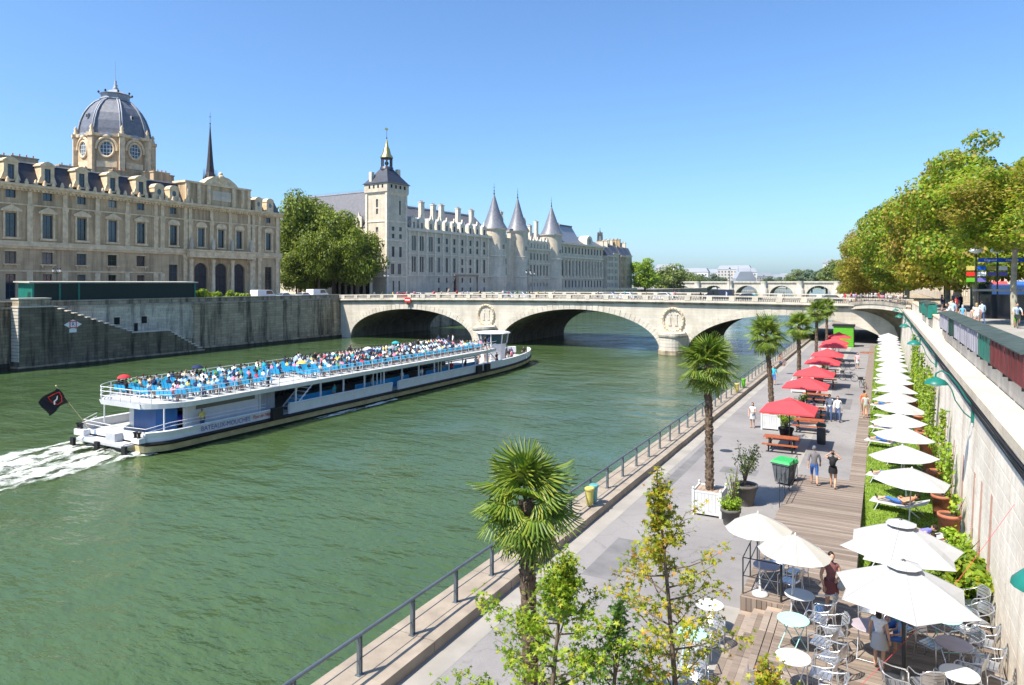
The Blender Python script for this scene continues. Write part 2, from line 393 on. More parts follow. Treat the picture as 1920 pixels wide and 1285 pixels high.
OBJCOL('hair', stops=[(0, (.012, .010, .009)), (.45, (.035, .02, .012)), (.75, (.10, .055, .025)), (1, (.38, .27, .13))])
OBJCOL('car_paint', .25)

# ---------------------------------------------------------------- setting: water, banks, streets
g = MB(); g.sheet(-1500, 900, -120, 4500, 0, 'water'); g.build('water', kind='structure')
g = MB(); g.sheet(-3500, 2500, -150, 4600, -3.0, 'asphalt'); g.build('ground', kind='structure')
PZ = 2.9
g = MB()                                       # low quay promenade, a solid slab reaching under the bridge
g.prism([(-9.72,-15),(4.4,-15),(4.4,175),(-9.72,175)], -1, PZ, 'asphalt')
g.build('promenade', kind='structure')
g = MB()                                       # stone coping along the water, in long separate stones
g.box(-11.1, -9.72, -15, 175, -1, PZ+.02, 'kerb_stone')
cop = g.build('quay_coping', kind='structure')
me = MB(); me.box(0, 1.36, .006, 1.994, 0, .28, 'kerb_stone'); me = me.mesh('coping_stone')
for i in range(64):
    o = obj('coping_stone', me, cop, loc=(-11.08+random.uniform(-.012,.012), 2+i*2.0, PZ+.022+random.uniform(-.01,.006)))
g = MB(); g.sheet(-9.72, -9.05, -15, 150, PZ+.004, 'pavement_pale'); g.sheet(-4.05, -3.55, 36, 150, PZ+.004, 'pavement_pale'); g.sheet(-4.35,-3.42,8,20,PZ+.004,'pavement_pale')
g.build('paving_strip', kind='structure')
M('asphalt_patch', (.17, .165, .165), .9, .12, 1.5, bmp=.3, bs=60)
g = MB()
for x0,x1,y0,y1 in ((-8.3,-7.2,20,23.5),(-6.9,-5.2,34,35.1),(-8.8,-8.3,30,42),(-2.6,-1.9,55,60),(-7.6,-6.3,52,54),(-3.2,-2.2,74,78)): g.sheet(x0,x1,y0,y1,PZ+.004,'asphalt_patch')
g.build('paving_patch', kind='structure')
for i,(x,y) in enumerate(((-7.9,17.2),(-7.4,38.4),(-2.2,62.5),(-8.0,74))):
    t = thing('drain_cover',['round iron cover nearest the viewer on the asphalt','iron cover on the asphalt beside the planters','iron cover in mid promenade','far iron cover on the asphalt'][i],'cover',(x,y,PZ),0,'iron covers in the paving'); g = MB(); g.lathe([(.34,.001),(.34,.012),(.31,.014)],20,(0,0,0),'steel_dark',False); g.build('plate',t)
g = MB(); g.box(-.60, 2.7, 21.9, 113, PZ-.2, PZ+.05, 'lawn_soil'); g.build('lawn', kind='structure')
n = 60000; rng = np.random.default_rng(3)
def raw_mesh(name, V, F, mats, mi=None, smooth=False):
    me = bpy.data.meshes.new(name); V = np.asarray(V, np.float32); F = np.asarray(F, np.int32); k = F.shape[1]
    me.vertices.add(len(V)); me.vertices.foreach_set('co', V.ravel())
    me.loops.add(F.size); me.loops.foreach_set('vertex_index', F.ravel())
    me.polygons.add(len(F)); me.polygons.foreach_set('loop_start', np.arange(0, F.size, k, dtype=np.int32))
    try: me.polygons.foreach_set('loop_total', np.full(len(F), k, np.int32))
    except Exception: pass
    for x in mats: me.materials.append(MATS[x] if isinstance(x, str) else x)
    if mi is not None: me.polygons.foreach_set('material_index', np.asarray(mi, np.int32))
    me.polygons.foreach_set('use_smooth', np.full(len(F), smooth))
    me.update(calc_edges=True); me.validate(); return me
yy = 22+ (113-22)*rng.random(n)**1.8; xx = -.58+3.2*rng.random(n); a = rng.random(n)*6.28; hgt = .04+.06*rng.random(n); wdt = .012+.0006*(yy-20)
V = np.zeros((n,3,3)); V[:,0] = np.stack([xx-np.cos(a)*wdt, yy-np.sin(a)*wdt, np.full(n,PZ+.05)],1); V[:,1] = np.stack([xx+np.cos(a)*wdt, yy+np.sin(a)*wdt, np.full(n,PZ+.05)],1)
V[:,2] = np.stack([xx+rng.normal(0,.03,n), yy+rng.normal(0,.03,n), PZ+.05+hgt],1)
obj('grass', raw_mesh('grass', V.reshape(-1,3), np.arange(3*n).reshape(-1,3), ['grass_blade']), kind='stuff')
# timber terrace, its ramp down to the promenade and the boardwalk beside the lawn
DZ = 3.45
g = MB(); g.prism([(-3.40,19.72),(-.62,19.72),(-.62,28),(-3.40,28)], PZ+.005, DZ-.045, 'plank'); g.prism([(-2.30,6),(2.42,6),(2.42,19.72),(-2.30,19.72)], PZ+.005, DZ-.045, 'plank'); g.prism([(-.62,19.72),(2.42,19.72),(2.42,21.9),(-.62,21.9)], PZ+.006, DZ-.046, 'plank')
g.add([(-3.4,28,PZ+.005),(-.62,28,PZ+.005),(-.62,35.2,PZ+.005),(-3.4,35.2,PZ+.005),(-3.4,28,DZ-.045),(-.62,28,DZ-.045)], [(0,4,3),(1,2,5),(4,5,2,3)], 'plank')
deck = g.build('terrace', label='weathered timber terrace with ramp between cafe tables and lawn', cat='terrace')
_pl = {}
def plank(parent, x0, x1, y, z, w=.145, t=.04, rx=0):
    k = (round(x1-x0,2), w)
    if k not in _pl:
        q = MB(); q.box(0, x1-x0, -w/2+.006, w/2-.006, 0, t, 'deck_wood'); _pl[k] = q.mesh('plank')
    obj('plank', _pl[k], parent, loc=(x0, y, z+random.uniform(-.003,.003)), rot=(rx,0,0))
y = 9.0; cnt = 0
while y < 35.2:
    if y < 19.72: plank(deck, -2.28, 2.42, y, DZ-.045)
    elif y < 21.9: plank(deck, -3.40, 2.42, y, DZ-.045)
    elif y < 28: plank(deck, -3.40, -.62, y, DZ-.045)
    else: plank(deck, -3.40, -.62, y, PZ+.012+(DZ-.055-PZ)*(35.2-y)/7.2, rx=-math.atan((DZ-PZ)/7.2))
    y += .15; cnt += 1
q = MB(); q.box(-.06,.06,0,.02,PZ+.02,DZ-.06,'deck_wood'); q = q.mesh('fascia_board')
for i in range(8): obj('fascia_board', q, deck, loc=(-3.33+i*.135, 19.69, 0))
for i in range(60): obj('fascia_board', q, deck, loc=(-3.415, 19.8+i*.135, 0), rz=R(90))
st = MB(); st.box(-3.40,-3.05,9,19.66,PZ+.004,PZ+.12,'plank'); st.box(-3.05,-2.70,9,19.66,PZ+.004,PZ+.255,'plank'); st.box(-2.70,-2.32,9,19.66,PZ+.004,PZ+.39,'plank')
steps = st.build('timber_steps', label='broad timber steps leading down from terrace to asphalt', cat='steps')
tr = MB(); tr.box(0,.165,-.6,.6,0,.035,'deck_wood'); tr = tr.mesh('tread_board')
for i,(x,z) in enumerate([(-3.40,.122),(-3.23,.122),(-3.05,.257),(-2.88,.257),(-2.70,.392),(-2.51,.392)]):
    for k in range(8): obj('tread_board', tr, steps, loc=(x, 10.2+k*1.22, PZ+z))
bw = MB(); bw.box(-1.25,-.62,35.3,112,PZ+.002,PZ+.03,'plank'); bw = bw.build('boardwalk', kind='structure')
y = 35.4
while y < 64: plank(bw, -1.26, -.61, y, PZ+.032, w=.19); y += .2
y = 64
g = MB()
while y < 112: g.box(-1.26,-.61,y,y+.18,PZ+.032,PZ+.07,'deck_wood'); y += .2
g.build('far_planks', bw, kind='stuff')
# ---------------------------------------------------------------- right bank: retaining wall, parapet, upper street
g = MB()
g.prism([(2.55,PZ-.3),(4.4,PZ-.3),(4.4,8.3),(2.78,8.3)], -15, 114.6, 'quay_stone_light', axis='y')
wall = g.build('quay_wall', label='tall pale limestone retaining wall beside the lawn and terrace', cat='wall')
bl = []
for L in (1.16, 1.30, 1.05):
    q = MB(); e = .005
    q.add([(0,0,0),(0,L,0),(0,L,.47),(0,0,.47),(-e,.02,.02),(-e,L-.02,.02),(-e,L-.02,.45),(-e,.02,.45)], [(4,7,6,5),(0,4,5,1),(1,5,6,2),(2,6,7,3),(3,7,4,0)], 'quay_stone_light'); bl.append((L,q.mesh('stone_block')))
rb = random.Random(5); cnt = 0
for r in range(11):
    z = PZ+.12+r*.478; x = 2.55+(z-PZ+.3)*.0411; y = 10+rb.uniform(0,1)
    while y < 41 and cnt < 298:
        L, me = rb.choice(bl)
        obj('stone_block', me, wall, loc=(x-.004+rb.uniform(-.004,.004), y, z), rot=(0, math.atan(.0411), 0)); y += L+.012; cnt += 1
g = MB(); g.box(2.64,3.5,-15,114.6,8.302,8.6,'palace_stone')
g.build('cornice', wall)
g = MB(); g.box(3.5,3.95,-15,98,8.602,9.62,'quay_stone_light'); g.box(3.46,4.0,-15,98,9.622,9.72,'stone_trim')
g.build('parapet', wall)
g = MB(); g.box(4.4,60,-15,114.7,5,8.9,'asphalt'); g.box(3.95,4.4,-15,114.7,8.602,8.9,'asphalt'); g.build('upper_street', kind='structure')
g = MB(); g.box(4.02,9.6,-15,114.6,8.904,8.98,'pavement_pale'); g.build('upper_pavement', kind='structure')
for i,(x,z,r) in enumerate([(2.66,8.2,.035),(2.68,8.1,.03),(2.665,8.02,.025),(2.67,7.94,.02)]):
    g = MB(); pts = [(x+.012*math.sin(k*1.7+i), -10+k*3.0, z+.02*math.sin(k*2.3+i*2)) for k in range(42)]
    g.path(pts, r, 6, 'black_rubber'); g.build('cable', label=['thick upper black cable','second black cable from the top','third black cable from the top','thin lowest black cable'][i]+' running along the pale quay wall', cat='cable', group='cables on the quay wall')
# second-hand book boxes on the parapet
def book_box(y, L, body, lid, h=.62, label='', open_=False):
    t = thing('book_stall_box', label, 'stall box', (3.18,y,9.42), 0, 'book stall boxes on the parapet')
    g = MB(); g.box(0,.27,.03,L-.03,0,h,body); g.box(.27,.58,.03,L-.03,.302,h,body)
    for k in range(1,4): g.box(-.02,0,L*k/4-.02,L*k/4+.02,.02,h-.02,body)
    g.build('body', t)
    g = MB(); g.add([(-.08,0,h+.005),(.64,0,h+.1),(.64,L,h+.1),(-.08,L,h+.005),(-.08,0,h+.04),(.64,0,h+.14),(.64,L,h+.14),(-.08,L,h+.04)], [(0,3,2,1),(4,5,6,7),(0,1,5,4),(1,2,6,5),(2,3,7,6),(3,0,4,7)], lid)
    for k in range(0,5): g.box(-.1,.95,L*k/4-.02 if k else 0,L*k/4+.02 if k<4 else L,h+.02,h+.26,lid) if False else None
    g.build('lid', t)
    for k in (.15,.85): g = MB(); g.box(.02,.3,L*k-.03,L*k+.03,-.12,-.004,'steel_dark'); g.build('bracket', t)
    return t
names = ['grey book box with green lid nearest the green kiosk stall','grey book box second from its pale end pier','plain grey book box in mid row','grey book box with dark straps in mid row','grey book box beside the green panelled one','sixth grey book box before the green panelled one','green panelled book box between grey and red ones','dark red book box second nearest the viewer','dark red book box nearest the viewer at frame edge']
bodies = ['grey_board']*2+['green_dark']+['grey_board']*3+['green_paint']+['red_board']*2
names[2] = 'dark green book box amid the grey ones'
for i in range(9):
    y = 46.0-i*3.1
    book_box(y, 3.0, bodies[i], 'lid_green', .85, names[i]+' on quay parapet')
t = book_box(60, 5.0, 'green_paint', 'lid_green', 1.0, 'open green book stall with pitched lid standing alone by the bridge end')
t = book_box(68, 6.0, 'green_paint', 'lid_green', .95, 'far green book stall box closest to the bridge corner')
g = MB(); g.box(3.36,4.1,48.9,49.9,8.605,10.05,'quay_stone_light'); g.box(3.3,4.16,48.84,49.96,10.052,10.16,'quay_stone_light')
g.build('stone_pier', label='square pale stone pier ending the row of grey book boxes', cat='pier')
# wall lamps
for i, y in enumerate([9.6,27.2,44.0,61.0,78.0,95.0]):
    t = thing('wall_lamp', ['green wall lamp on curled bracket cut by right frame edge','nearest whole green dish lamp on curled bracket above white parasols','second green dish lamp along the quay wall','third green dish lamp along the quay wall, amid vines','fourth green dish lamp along the quay wall','farthest small green dish lamp near the bridge vault'][i], 'lamp', (2.72,y,7.8), 0, 'dish lamps along the quay wall')
    g = MB(); g.box(-.06,.05,-.07,.07,-.35,.3,'green_paint'); g.build('wall_plate', t)
    g = MB(); g.path([(0,0,.2),(-.18,0,.42),(-.42,0,.85),(-.68,0,1.2),(-.9,0,1.32),(-1.05,0,1.22),(-1.07,0,1.05)], .03, 6, 'green_paint')
    g.path([(0,0,-.25),(-.25,0,-.05),(-.5,0,.35),(-.6,0,.7),(-.72,0,.9),(-.95,0,.95)], .022, 6, 'green_paint'); g.build('bracket', t)
    g = MB(); g.lathe([(.36,.86),(.35,.9),(.26,1.0),(.12,1.06),(.05,1.1)], 18, (-1.05,0,0), 'green_paint'); s = g.build('lamp_shade', t)
    g = MB(); g.lathe([(.02,.76),(.14,.8),(.17,.858)], 12, (-1.05,0,0), 'light_bulb'); g.build('diffuser', s)
# trellis battens on the wall
for i, y in enumerate([22.6,24.6,26.3,29.5,33,37,41]):
    g = MB()
    for dy in (-.12,.0,.12):
        g.tube((2.535,y+dy,PZ+.15),(2.55+.041*(3.4-.15*i),y+dy,6.3-.15*i),.012,None,5,'trellis_rod')
    for k in range(5): zz = PZ+1.1+.07*k; g.tube((2.53+(zz-PZ)*.041,y-.22,zz),(2.53+(zz-PZ)*.041,y+.2,zz),.013,None,5,'trellis_rod')
    g.build('trellis', label='thin reddish trellis of upright rods on pale wall, number %s from the terrace' % ['one','two','three','four','five','six','seven'][i], cat='trellis', group='trellises on the quay wall')
# ---------------------------------------------------------------- stone bridge
BY0, BY1 = 115.0, 145.0
def ztop(x): return 10.0-.55*((x+42)/60)**2
ARCH = [(-102.1,-70.9,6.6),(-64.5,-33.3,7.25),(-28.5,2.7,6.95)]
def intr(x):
    for a,b,c in ARCH:
        if a < x < b:
            q = (x-(a+b)/2)/((b-a)/2); return .5+(c-.5)*math.sqrt(max(0,1-q*q))
    return -1.0
br = thing('stone_bridge', 'pale stone bridge of three low arches crossing the river', 'bridge', (0,0,0))
g = MB(); xs = [-112]
for a,b,c in ARCH:
    xs += [a-.001]+[(a+b)/2-(b-a)/2*math.cos(math.pi*i/48) for i in range(49)]+[b+.001]
xs += [4.35]; xs = sorted(xs)
for i in range(len(xs)-1):
    x0,x1 = xs[i],xs[i+1]
    if x1-x0 < 1e-6: continue
    def zi(x, other):
        mid = (x0+x1)/2; v = intr(x)
        if intr(mid) < 0: return -1.0
        return v if v >= 0 else .5
    z0,z1 = zi(x0,x1),zi(x1,x0); t0,t1 = ztop(x0)-1.62,ztop(x1)-1.62
    for Y,s in ((BY0,1),(BY1,-1)):
        q = [(x0,Y,z0),(x1,Y,z1),(x1,Y,t1),(x0,Y,t0)]
        g.add(q if s > 0 else q[::-1], [(0,1,2,3)], 'limestone_bridge')
    if intr((x0+x1)/2) > 0: g.add([(x0,BY0,z0),(x0,BY1,z0),(x1,BY1,z1),(x1,BY0,z1)], [(0,1,2,3)], 'soffit_stone_shaded')
for a,b,c in ARCH:
    for x,sgn in ((a,1),(b,-1)):
        g.add([(x,BY0,-1),(x,BY1,-1),(x,BY1,.5),(x,BY0,.5)], [(0,1,2,3) if sgn<0 else (3,2,1,0)], 'soffit_stone_shaded')
g.build('spandrel_wall', br)
# voussoirs
for a,b,c in ARCH:
    cx, hw = (a+b)/2,(b-a)/2; N = 44
    for i in range(N):
        t0 = math.pi*(i+.04)/N; t1 = math.pi*(i+.96)/N
        if cx-hw*math.cos((t0+t1)/2) > -8: continue
        P = []
        for t in (t0,t1):
            px,pz = cx-hw*math.cos(t), .5+(c-.5)*math.sin(t)
            nx,nz = -math.cos(t)/hw, math.sin(t)/(c-.5); L = math.hypot(nx,nz); nx/=L; nz/=L
            D = .95+(.12 if i%2 else 0)
            D = min(D, (ztop(px)-1.68-pz)/max(nz,.3)) 
            P += [(px,pz),(px+nx*D,pz+nz*D)]
        poly = [P[0],P[2],P[3],P[1]]
        q = MB(); q.prism(poly, BY0-.06-.02*(i%2), BY0+.3, 'limestone_bridge', axis='y'); q.build('voussoir', br)
def strip(name, dz0, dz1, y0, y1, mat, xa=-112, xb=4.3, n=40):
    q = MB()
    for i in range(n):
        x0 = xa+(xb-xa)*i/n; x1 = xa+(xb-xa)*(i+1)/n
        a0,a1,b0,b1 = ztop(x0)+dz0,ztop(x1)+dz0,ztop(x0)+dz1,ztop(x1)+dz1
        q.add([(x0,y0,a0),(x1,y0,a1),(x1,y1,a1),(x0,y1,a0),(x0,y0,b0),(x1,y0,b1),(x1,y1,b1),(x0,y1,b0)], [(0,3,2,1),(4,5,6,7),(0,1,5,4),(2,3,7,6)]+([(3,0,4,7)] if i==0 else [])+([(1,2,6,5)] if i==n-1 else []), mat)
    return q.build(name, br)
for Y,s in ((BY0,-1),(BY1,1)):
    f = lambda a,b: (min(Y+s*a,Y+s*b),max(Y+s*a,Y+s*b))
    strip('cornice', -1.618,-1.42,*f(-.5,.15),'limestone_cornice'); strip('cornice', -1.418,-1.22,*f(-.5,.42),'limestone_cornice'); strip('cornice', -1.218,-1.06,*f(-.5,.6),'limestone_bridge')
    strip('plinth', -1.058,-.86,*f(0,.42),'limestone_bridge'); strip('handrail', -.2,0,*f(-.02,.46),'limestone_bridge')
    ped = MB(); ped.box(-.45,.45,-.26,.26,0,.66,'limestone_bridge'); ped = ped.mesh('pedestal')
    bal = MB(); k = 0; x = -104.0
    while x < -4.0:
        obj('pedestal', ped, br, loc=(x,Y+s*.2,ztop(x)-.861)); 
        for j in range(11):
            xx_ = x+.62+j*.275
            if xx_ < -4: bal.lathe([(.06,0),(.09,.06),(.10,.2),(.05,.42),(.05,.5),(.09,.6),(.09,.66)], 6, (xx_,Y+s*.2,ztop(xx_)-.861), 'limestone_bridge')
        x += 3.6
    bal.build('balusters', br, kind='stuff')
g = MB(); n = 40
for i in range(n):
    x0 = -112+116*i/n; x1 = -112+116*(i+1)/n
    for (ya,yb,dz,mt) in ((BY0+.3,BY0+5,-1.05,'pavement_pale'),(BY0+5,BY1-5,-1.2,'road'),(BY1-5,BY1-.3,-1.05,'pavement_pale')):
        g.add([(x0,ya,ztop(x0)+dz),(x1,ya,ztop(x1)+dz),(x1,yb,ztop(x1)+dz),(x0,yb,ztop(x0)+dz)], [(0,1,2,3)], mt)
    for ya in (BY0+5,BY1-5): g.add([(x0,ya,ztop(x0)-1.2),(x1,ya,ztop(x1)-1.2),(x1,ya,ztop(x1)-1.05),(x0,ya,ztop(x0)-1.05)], [(0,1,2,3)], 'kerb_stone')
g.build('bridge_road', kind='structure')
for px in (-67.7,-30.9):
    for s in (-1,1):
        q = MB(); Y = BY0 if s<0 else BY1
        pl = [(px+2.35*math.cos(t), Y+s*3.0*math.sin(t)) for t in [math.pi*i/14 for i in range(15)]]
        if s<0: pl = pl[::-1]
        grow = lambda k: [(px+(a-px)*k, Y+(b-Y)*k) for a,b in pl]
        q.prism(grow(1.06), -1, .75, 'quay_stone_dark'); q.prism(pl, .752, 3.0, 'limestone_bridge'); q.prism(grow(1.07), 3.002, 3.3, 'limestone_cornice'); q.prism(grow(.98), 3.302, 3.6, 'limestone_bridge')
        for zz in (1.35,1.9,2.45): q.prism(grow(1.012), zz, zz+.5, 'limestone_bridge')
        q.build('cutwater', br)
    q = MB(); y = BY0-.10
    ring = [(px+1.75*math.cos(2*math.pi*i/28), y, 5.75+1.95*math.sin(2*math.pi*i/28)) for i in range(28)]
    q.path(ring, [.26 if i%2 else .20 for i in range(28)], 8, 'stone_trim', closed=True)
    for i in range(40):
        t = 2*math.pi*i/40; q.obox((px+1.75*math.cos(t),y-.2,5.75+1.95*math.sin(t)), (.16,.14,.42), 0, 'limestone_bridge', ry=-t+.6*(1 if i%2 else -1))
    md = q.build('wreath_medallion', br, label='carved stone wreath around a raised letter N')
    q = MB(); q.lathe([(1.5,0),(1.5,.06)], 28, (0,0,0), 'limestone_bridge', False); dk = q.build('disc', md); dk.location = (px,BY0+.02,5.75); dk.rotation_euler = (R(90),0,0); dk.scale = (1,1.12,1)
    q = MB()
    for sx in (-.55,.55):
        q.box(px+sx-.14,px+sx+.14,BY0-.16,BY0-.04,4.95,6.6,'limestone_bridge')
        q.box(px+sx-.28,px+sx+.28,BY0-.162,BY0-.042,4.8,4.95,'limestone_bridge'); q.box(px+sx-.28,px+sx+.28,BY0-.162,BY0-.042,6.6,6.74,'limestone_bridge')
    q.obox((px,BY0-.1,5.78),(.24,.10,1.75),0,'limestone_bridge',ry=-R(32)); q.build('letter', md)
    q = MB(); q.box(px-2.1,px+2.1,BY0-.45,BY0,3.6,3.85,'limestone_bridge'); q.lathe([(.05,-1.5),(.28,-1.2),(.3,0),(.28,1.2),(.05,1.5)],8,(0,0,0),'stone_trim')
    q2 = MB(); q2.tube((px-1.4,BY0-.15,3.95),(px+1.4,BY0-.15,3.95),.2,.2,8,'stone_trim'); q2.build('ribbon', md)
    q = MB(); q.box(px-2.1,px+2.1,BY0-.45,BY0,3.6,3.83,'limestone_bridge'); q.build('ledge', br)
# corner vault carrying the street between bridge and quay wall
g = MB(); C0 = Vector((2.7,BY0-.05,PZ+.4)); N = 24
def rim(i): 
    t = i/N; return Vector((-4.2+7.2*t, BY0-.12-11.0*max(0,t)**1.7, 8.0+.55*math.sin(math.pi*t)*.6))
V = []; ap = Vector((2.66,BY0-.02,3.4))
for i in range(N+1):
    p = rim(i)
    for k in range(9):
        s = k/8; b = Vector((ap.x+(p.x-ap.x)*s, ap.y+(p.y-ap.y)*s, ap.z+(p.z-ap.z)*(1-(1-s)**2)**.5)); V.append(tuple(b))
fs = [(i*9+k,i*9+k+1,(i+1)*9+k+1,(i+1)*9+k) for i in range(N) for k in range(8)]
g.add(V, fs, 'soffit_stone_shaded', True)
cv = g.build('corner_vault', label='shaded conical stone vault in the corner of bridge and quay wall', cat='vault')
q = MB()
for i in range(N):
    a,b = rim(i),rim(i+1); e = Vector((0,-.12,0))
    q.add([a,b,b+Vector((0,0,.62)),a+Vector((0,0,.62)),a+e,b+e,b+e+Vector((0,0,.62)),a+e+Vector((0,0,.62))], [(4,5,6,7),(0,1,5,4),(7,6,2,3)], 'limestone_bridge')
q.build('arch_face', cv)
q = MB()
for i in range(N):
    a,b = rim(i)+Vector((0,-.3,.622)),rim(i+1)+Vector((0,-.3,.622)); a2=Vector((a.x,BY0,a.z)); b2=Vector((b.x,BY0,b.z)); u=Vector((0,0,.42))
    q.add([a,b,b2,a2,a+u,b+u,b2+u,a2+u], [(0,1,5,4),(4,5,6,7),(3,2,1,0)], 'limestone_cornice')
q.build('street_slab', cv)
q = MB()
for i in range(N+1):
    a = rim(i)+Vector((0,.0,1.03)); 
    if a.x > -3.4: q.tube(a, a+Vector((0,0,1.05)), .025, None, 5, 'steel_dark')
for h in (.15,.6,1.05):
    q.path([rim(i)+Vector((0,0,1.03+h)) for i in range(3,N+1)], .03, 5, 'steel_dark')
for i in range(3,N):
    for k in range(4):
        a = rim(i).lerp(rim(i+1),k/4); q.tube(a+Vector((0,0,1.1)),a+Vector((0,0,2.05)),.012,None,4,'steel_dark')
q.build('iron_railing', label='dark iron railing on the corner beyond the stone balustrade', cat='railing')
# no-entry board hanging on the bridge face
t = thing('no_entry_board', 'red navigation board with white bar above the left arch', 'sign', (-86.2,BY0-.7,8.45))
q = MB(); q.box(-.72,.72,-.05,0,-.45,.55,'sign_red'); q.build('board', t)
q = MB(); q.box(-.6,.6,-.06,-.052,-.08,.16,'sign_white'); q.build('white_bar', t)
q = MB(); q.box(-.3,.3,0,.62,-.1,.0,'steel_dark'); q.box(-.25,.25,.02,.1,-.95,-.46,'steel_dark'); q.build('bracket', t)
# banks beyond the bridge
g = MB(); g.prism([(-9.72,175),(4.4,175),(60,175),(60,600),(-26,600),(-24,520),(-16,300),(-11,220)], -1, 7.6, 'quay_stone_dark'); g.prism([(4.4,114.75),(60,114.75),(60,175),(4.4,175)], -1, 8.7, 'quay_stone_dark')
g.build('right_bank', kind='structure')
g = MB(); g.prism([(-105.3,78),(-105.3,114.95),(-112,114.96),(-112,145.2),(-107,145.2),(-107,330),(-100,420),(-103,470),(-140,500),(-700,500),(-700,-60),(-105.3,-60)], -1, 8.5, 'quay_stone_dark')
g.build('island_ground', kind='structure')
g = MB(); g.sheet(-700,-112.2,-60,465,8.504,'asphalt'); g.sheet(-112.2,-105.7,-60,114.9,8.504,'asphalt'); g.sheet(-112.2,-107.2,145.3,465,8.504,'asphalt'); g.build('island_street', kind='structure')
g = MB(); g.box(-107.3,-106.9,145.3,330,8.5,9.4,'palace_stone'); g.build('quay_parapet', label='low pale parapet along the far island quay below the turrets', cat='parapet')
# ---------------------------------------------------------------- island quay wall, stair, hoarding
rw = random.Random(11)
def courses(mb, y0, y1, z0, z1, x, mat, topf=None, h=.46, L=(.9,1.7), e=.03):
    z = z0
    while z < z1-.05:
        y = y0+rw.uniform(-.5,0)
        while y < y1:
            l = rw.uniform(*L); a,b = max(y,y0),min(y+l,y1); y += l
            if b-a < .15: continue
            zt = min(z+h,z1)
            if topf and zt > topf((a+b)/2): continue
            d = rw.uniform(0,e)
            mb.add([(x,a+.012,z+.012),(x,b-.012,z+.012),(x,b-.012,zt-.012),(x,a+.012,zt-.012),(x+d+.015,a+.03,z+.03),(x+d+.015,b-.03,z+.03),(x+d+.015,b-.03,zt-.03),(x+d+.015,a+.03,zt-.03)], [(4,5,6,7),(0,1,5,4),(1,2,6,5),(2,3,7,6),(3,0,4,7)], mat)
        z += h
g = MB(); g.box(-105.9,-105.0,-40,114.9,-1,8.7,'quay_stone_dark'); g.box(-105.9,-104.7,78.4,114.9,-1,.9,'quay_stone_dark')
iw = g.build('island_quay_wall', label='weathered dark embankment wall on the island below the courthouse', cat='wall')
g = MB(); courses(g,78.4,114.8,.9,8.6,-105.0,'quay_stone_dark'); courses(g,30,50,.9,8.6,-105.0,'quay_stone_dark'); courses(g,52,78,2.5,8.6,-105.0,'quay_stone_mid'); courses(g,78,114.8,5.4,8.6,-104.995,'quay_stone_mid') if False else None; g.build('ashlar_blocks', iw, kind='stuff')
g = MB(); g.box(-105.85,-105.35,30,114.9,8.705,9.35,'quay_stone_dark'); g.box(-105.95,-105.15,30,114.9,9.352,9.5,'limestone_cornice'); g.box(-105.3,-104.8,30,114.9,8.45,8.703,'limestone_cornice'); g.build('parapet', iw)
for y,z in ((64.6,6.1),(69.1,6.05)):
    g = MB(); g.box(-105.0,-104.88,y-.45,y+.45,z-.55,z+.55,'quay_stone_light') if False else g.box(-105.02,-104.94,y-.45,y+.45,z-.55,z+.55,'dark_opening'); g.build('barred_opening', iw)
g = MB(); g.box(-105.02,-104.93,67.4,68.0,4.25,5.6,'dark_opening'); g.build('small_door', iw)
# stair
poly = [(50.0,-1),(78.6,-1),(78.6,.45)]
for i in range(10): y = 78.3-i*.63; z = .45+(i+1)*.37; poly += [(y,z-.37+.0),(y,z)]
poly += [(66.2,4.15)]
for i in range(13): y = 66.0-i*.92; z = 4.15+(i+1)*.345; poly += [(y,z-.345),(y,z)]
poly += [(53.6,8.64),(50.0,8.64)]
g = MB()
n = len(poly); X0,X1 = -104.98,-103.3
g.add([(X1,a,b) for a,b in poly]+[(X0,a,b) for a,b in poly], [tuple(range(n)), tuple(range(n,2*n))[::-1]]+[(i,(i+1)%n,(i+1)%n+n,i+n) for i in range(n)], 'stair_stone')
stair = g.build('embankment_stair', label='stone stair with a landing descending along the embankment to water', cat='stair')
def topz(y):
    if y < 54: return 8.5
    if y < 66: return 8.6-(y-54)*.375
    if y < 72: return 4.1
    return 4.1-(y-72)*.59
g = MB(); courses(g,50.1,78.4,1.2,8.5,-103.3,'stair_stone',topz); g.build('ashlar_blocks', stair, kind='stuff')
tm = MB(); tm.box(-1.74,.12,-.5,.1,0,.10,'palace_trim'); tm = tm.mesh('stair_tread')
for i in range(13): obj('stair_tread', tm, stair, loc=(-103.3,66.0-i*.92-.06,4.155+(i+1)*.345))
for i in range(10): obj('stair_tread', tm, stair, loc=(-103.3,78.3-i*.63+.02,.455+(i+1)*.37))
g = MB(); g.box(-104.98,-103.15,65.9,72.1,4.16,4.3,'limestone_bridge'); g.build('landing_slab', stair)
g = MB(); g.box(-105.2,-103.1,49.85,54.2,8.645,8.85,'limestone_bridge'); g.box(-105.1,-103.3,50.0,54.0,8.852,9.75,'quay_stone_dark'); g.box(-105.2,-103.2,49.9,54.1,9.752,9.95,'limestone_bridge'); g.build('corner_parapet', stair)
rc = MB(); rc.box(-105.0,-103.22,-.14,.0,.04,.42,'limestone_bridge'); rc = rc.mesh('rusticated_block')
for i in range(16): obj('rusticated_block', rc, stair, loc=(0,49.998,1.2+i*.46))
g = MB(); g.box(-105.4,-103.0,49.7,78.9,-1,.55,'quay_stone_dark'); g.build('footing', stair)
g = MB(); g.box(-105.4,-102.96,49.66,78.94,-1,.35,'wet_stone'); g.build('wet_base', stair); g = MB(); g.box(-105.8,-104.66,78.95,114.9,-1,.55,'wet_stone'); g.box(-105.8,-104.9,10,49.6,-1,1.0,'wet_stone'); g.build('wet_base', iw)
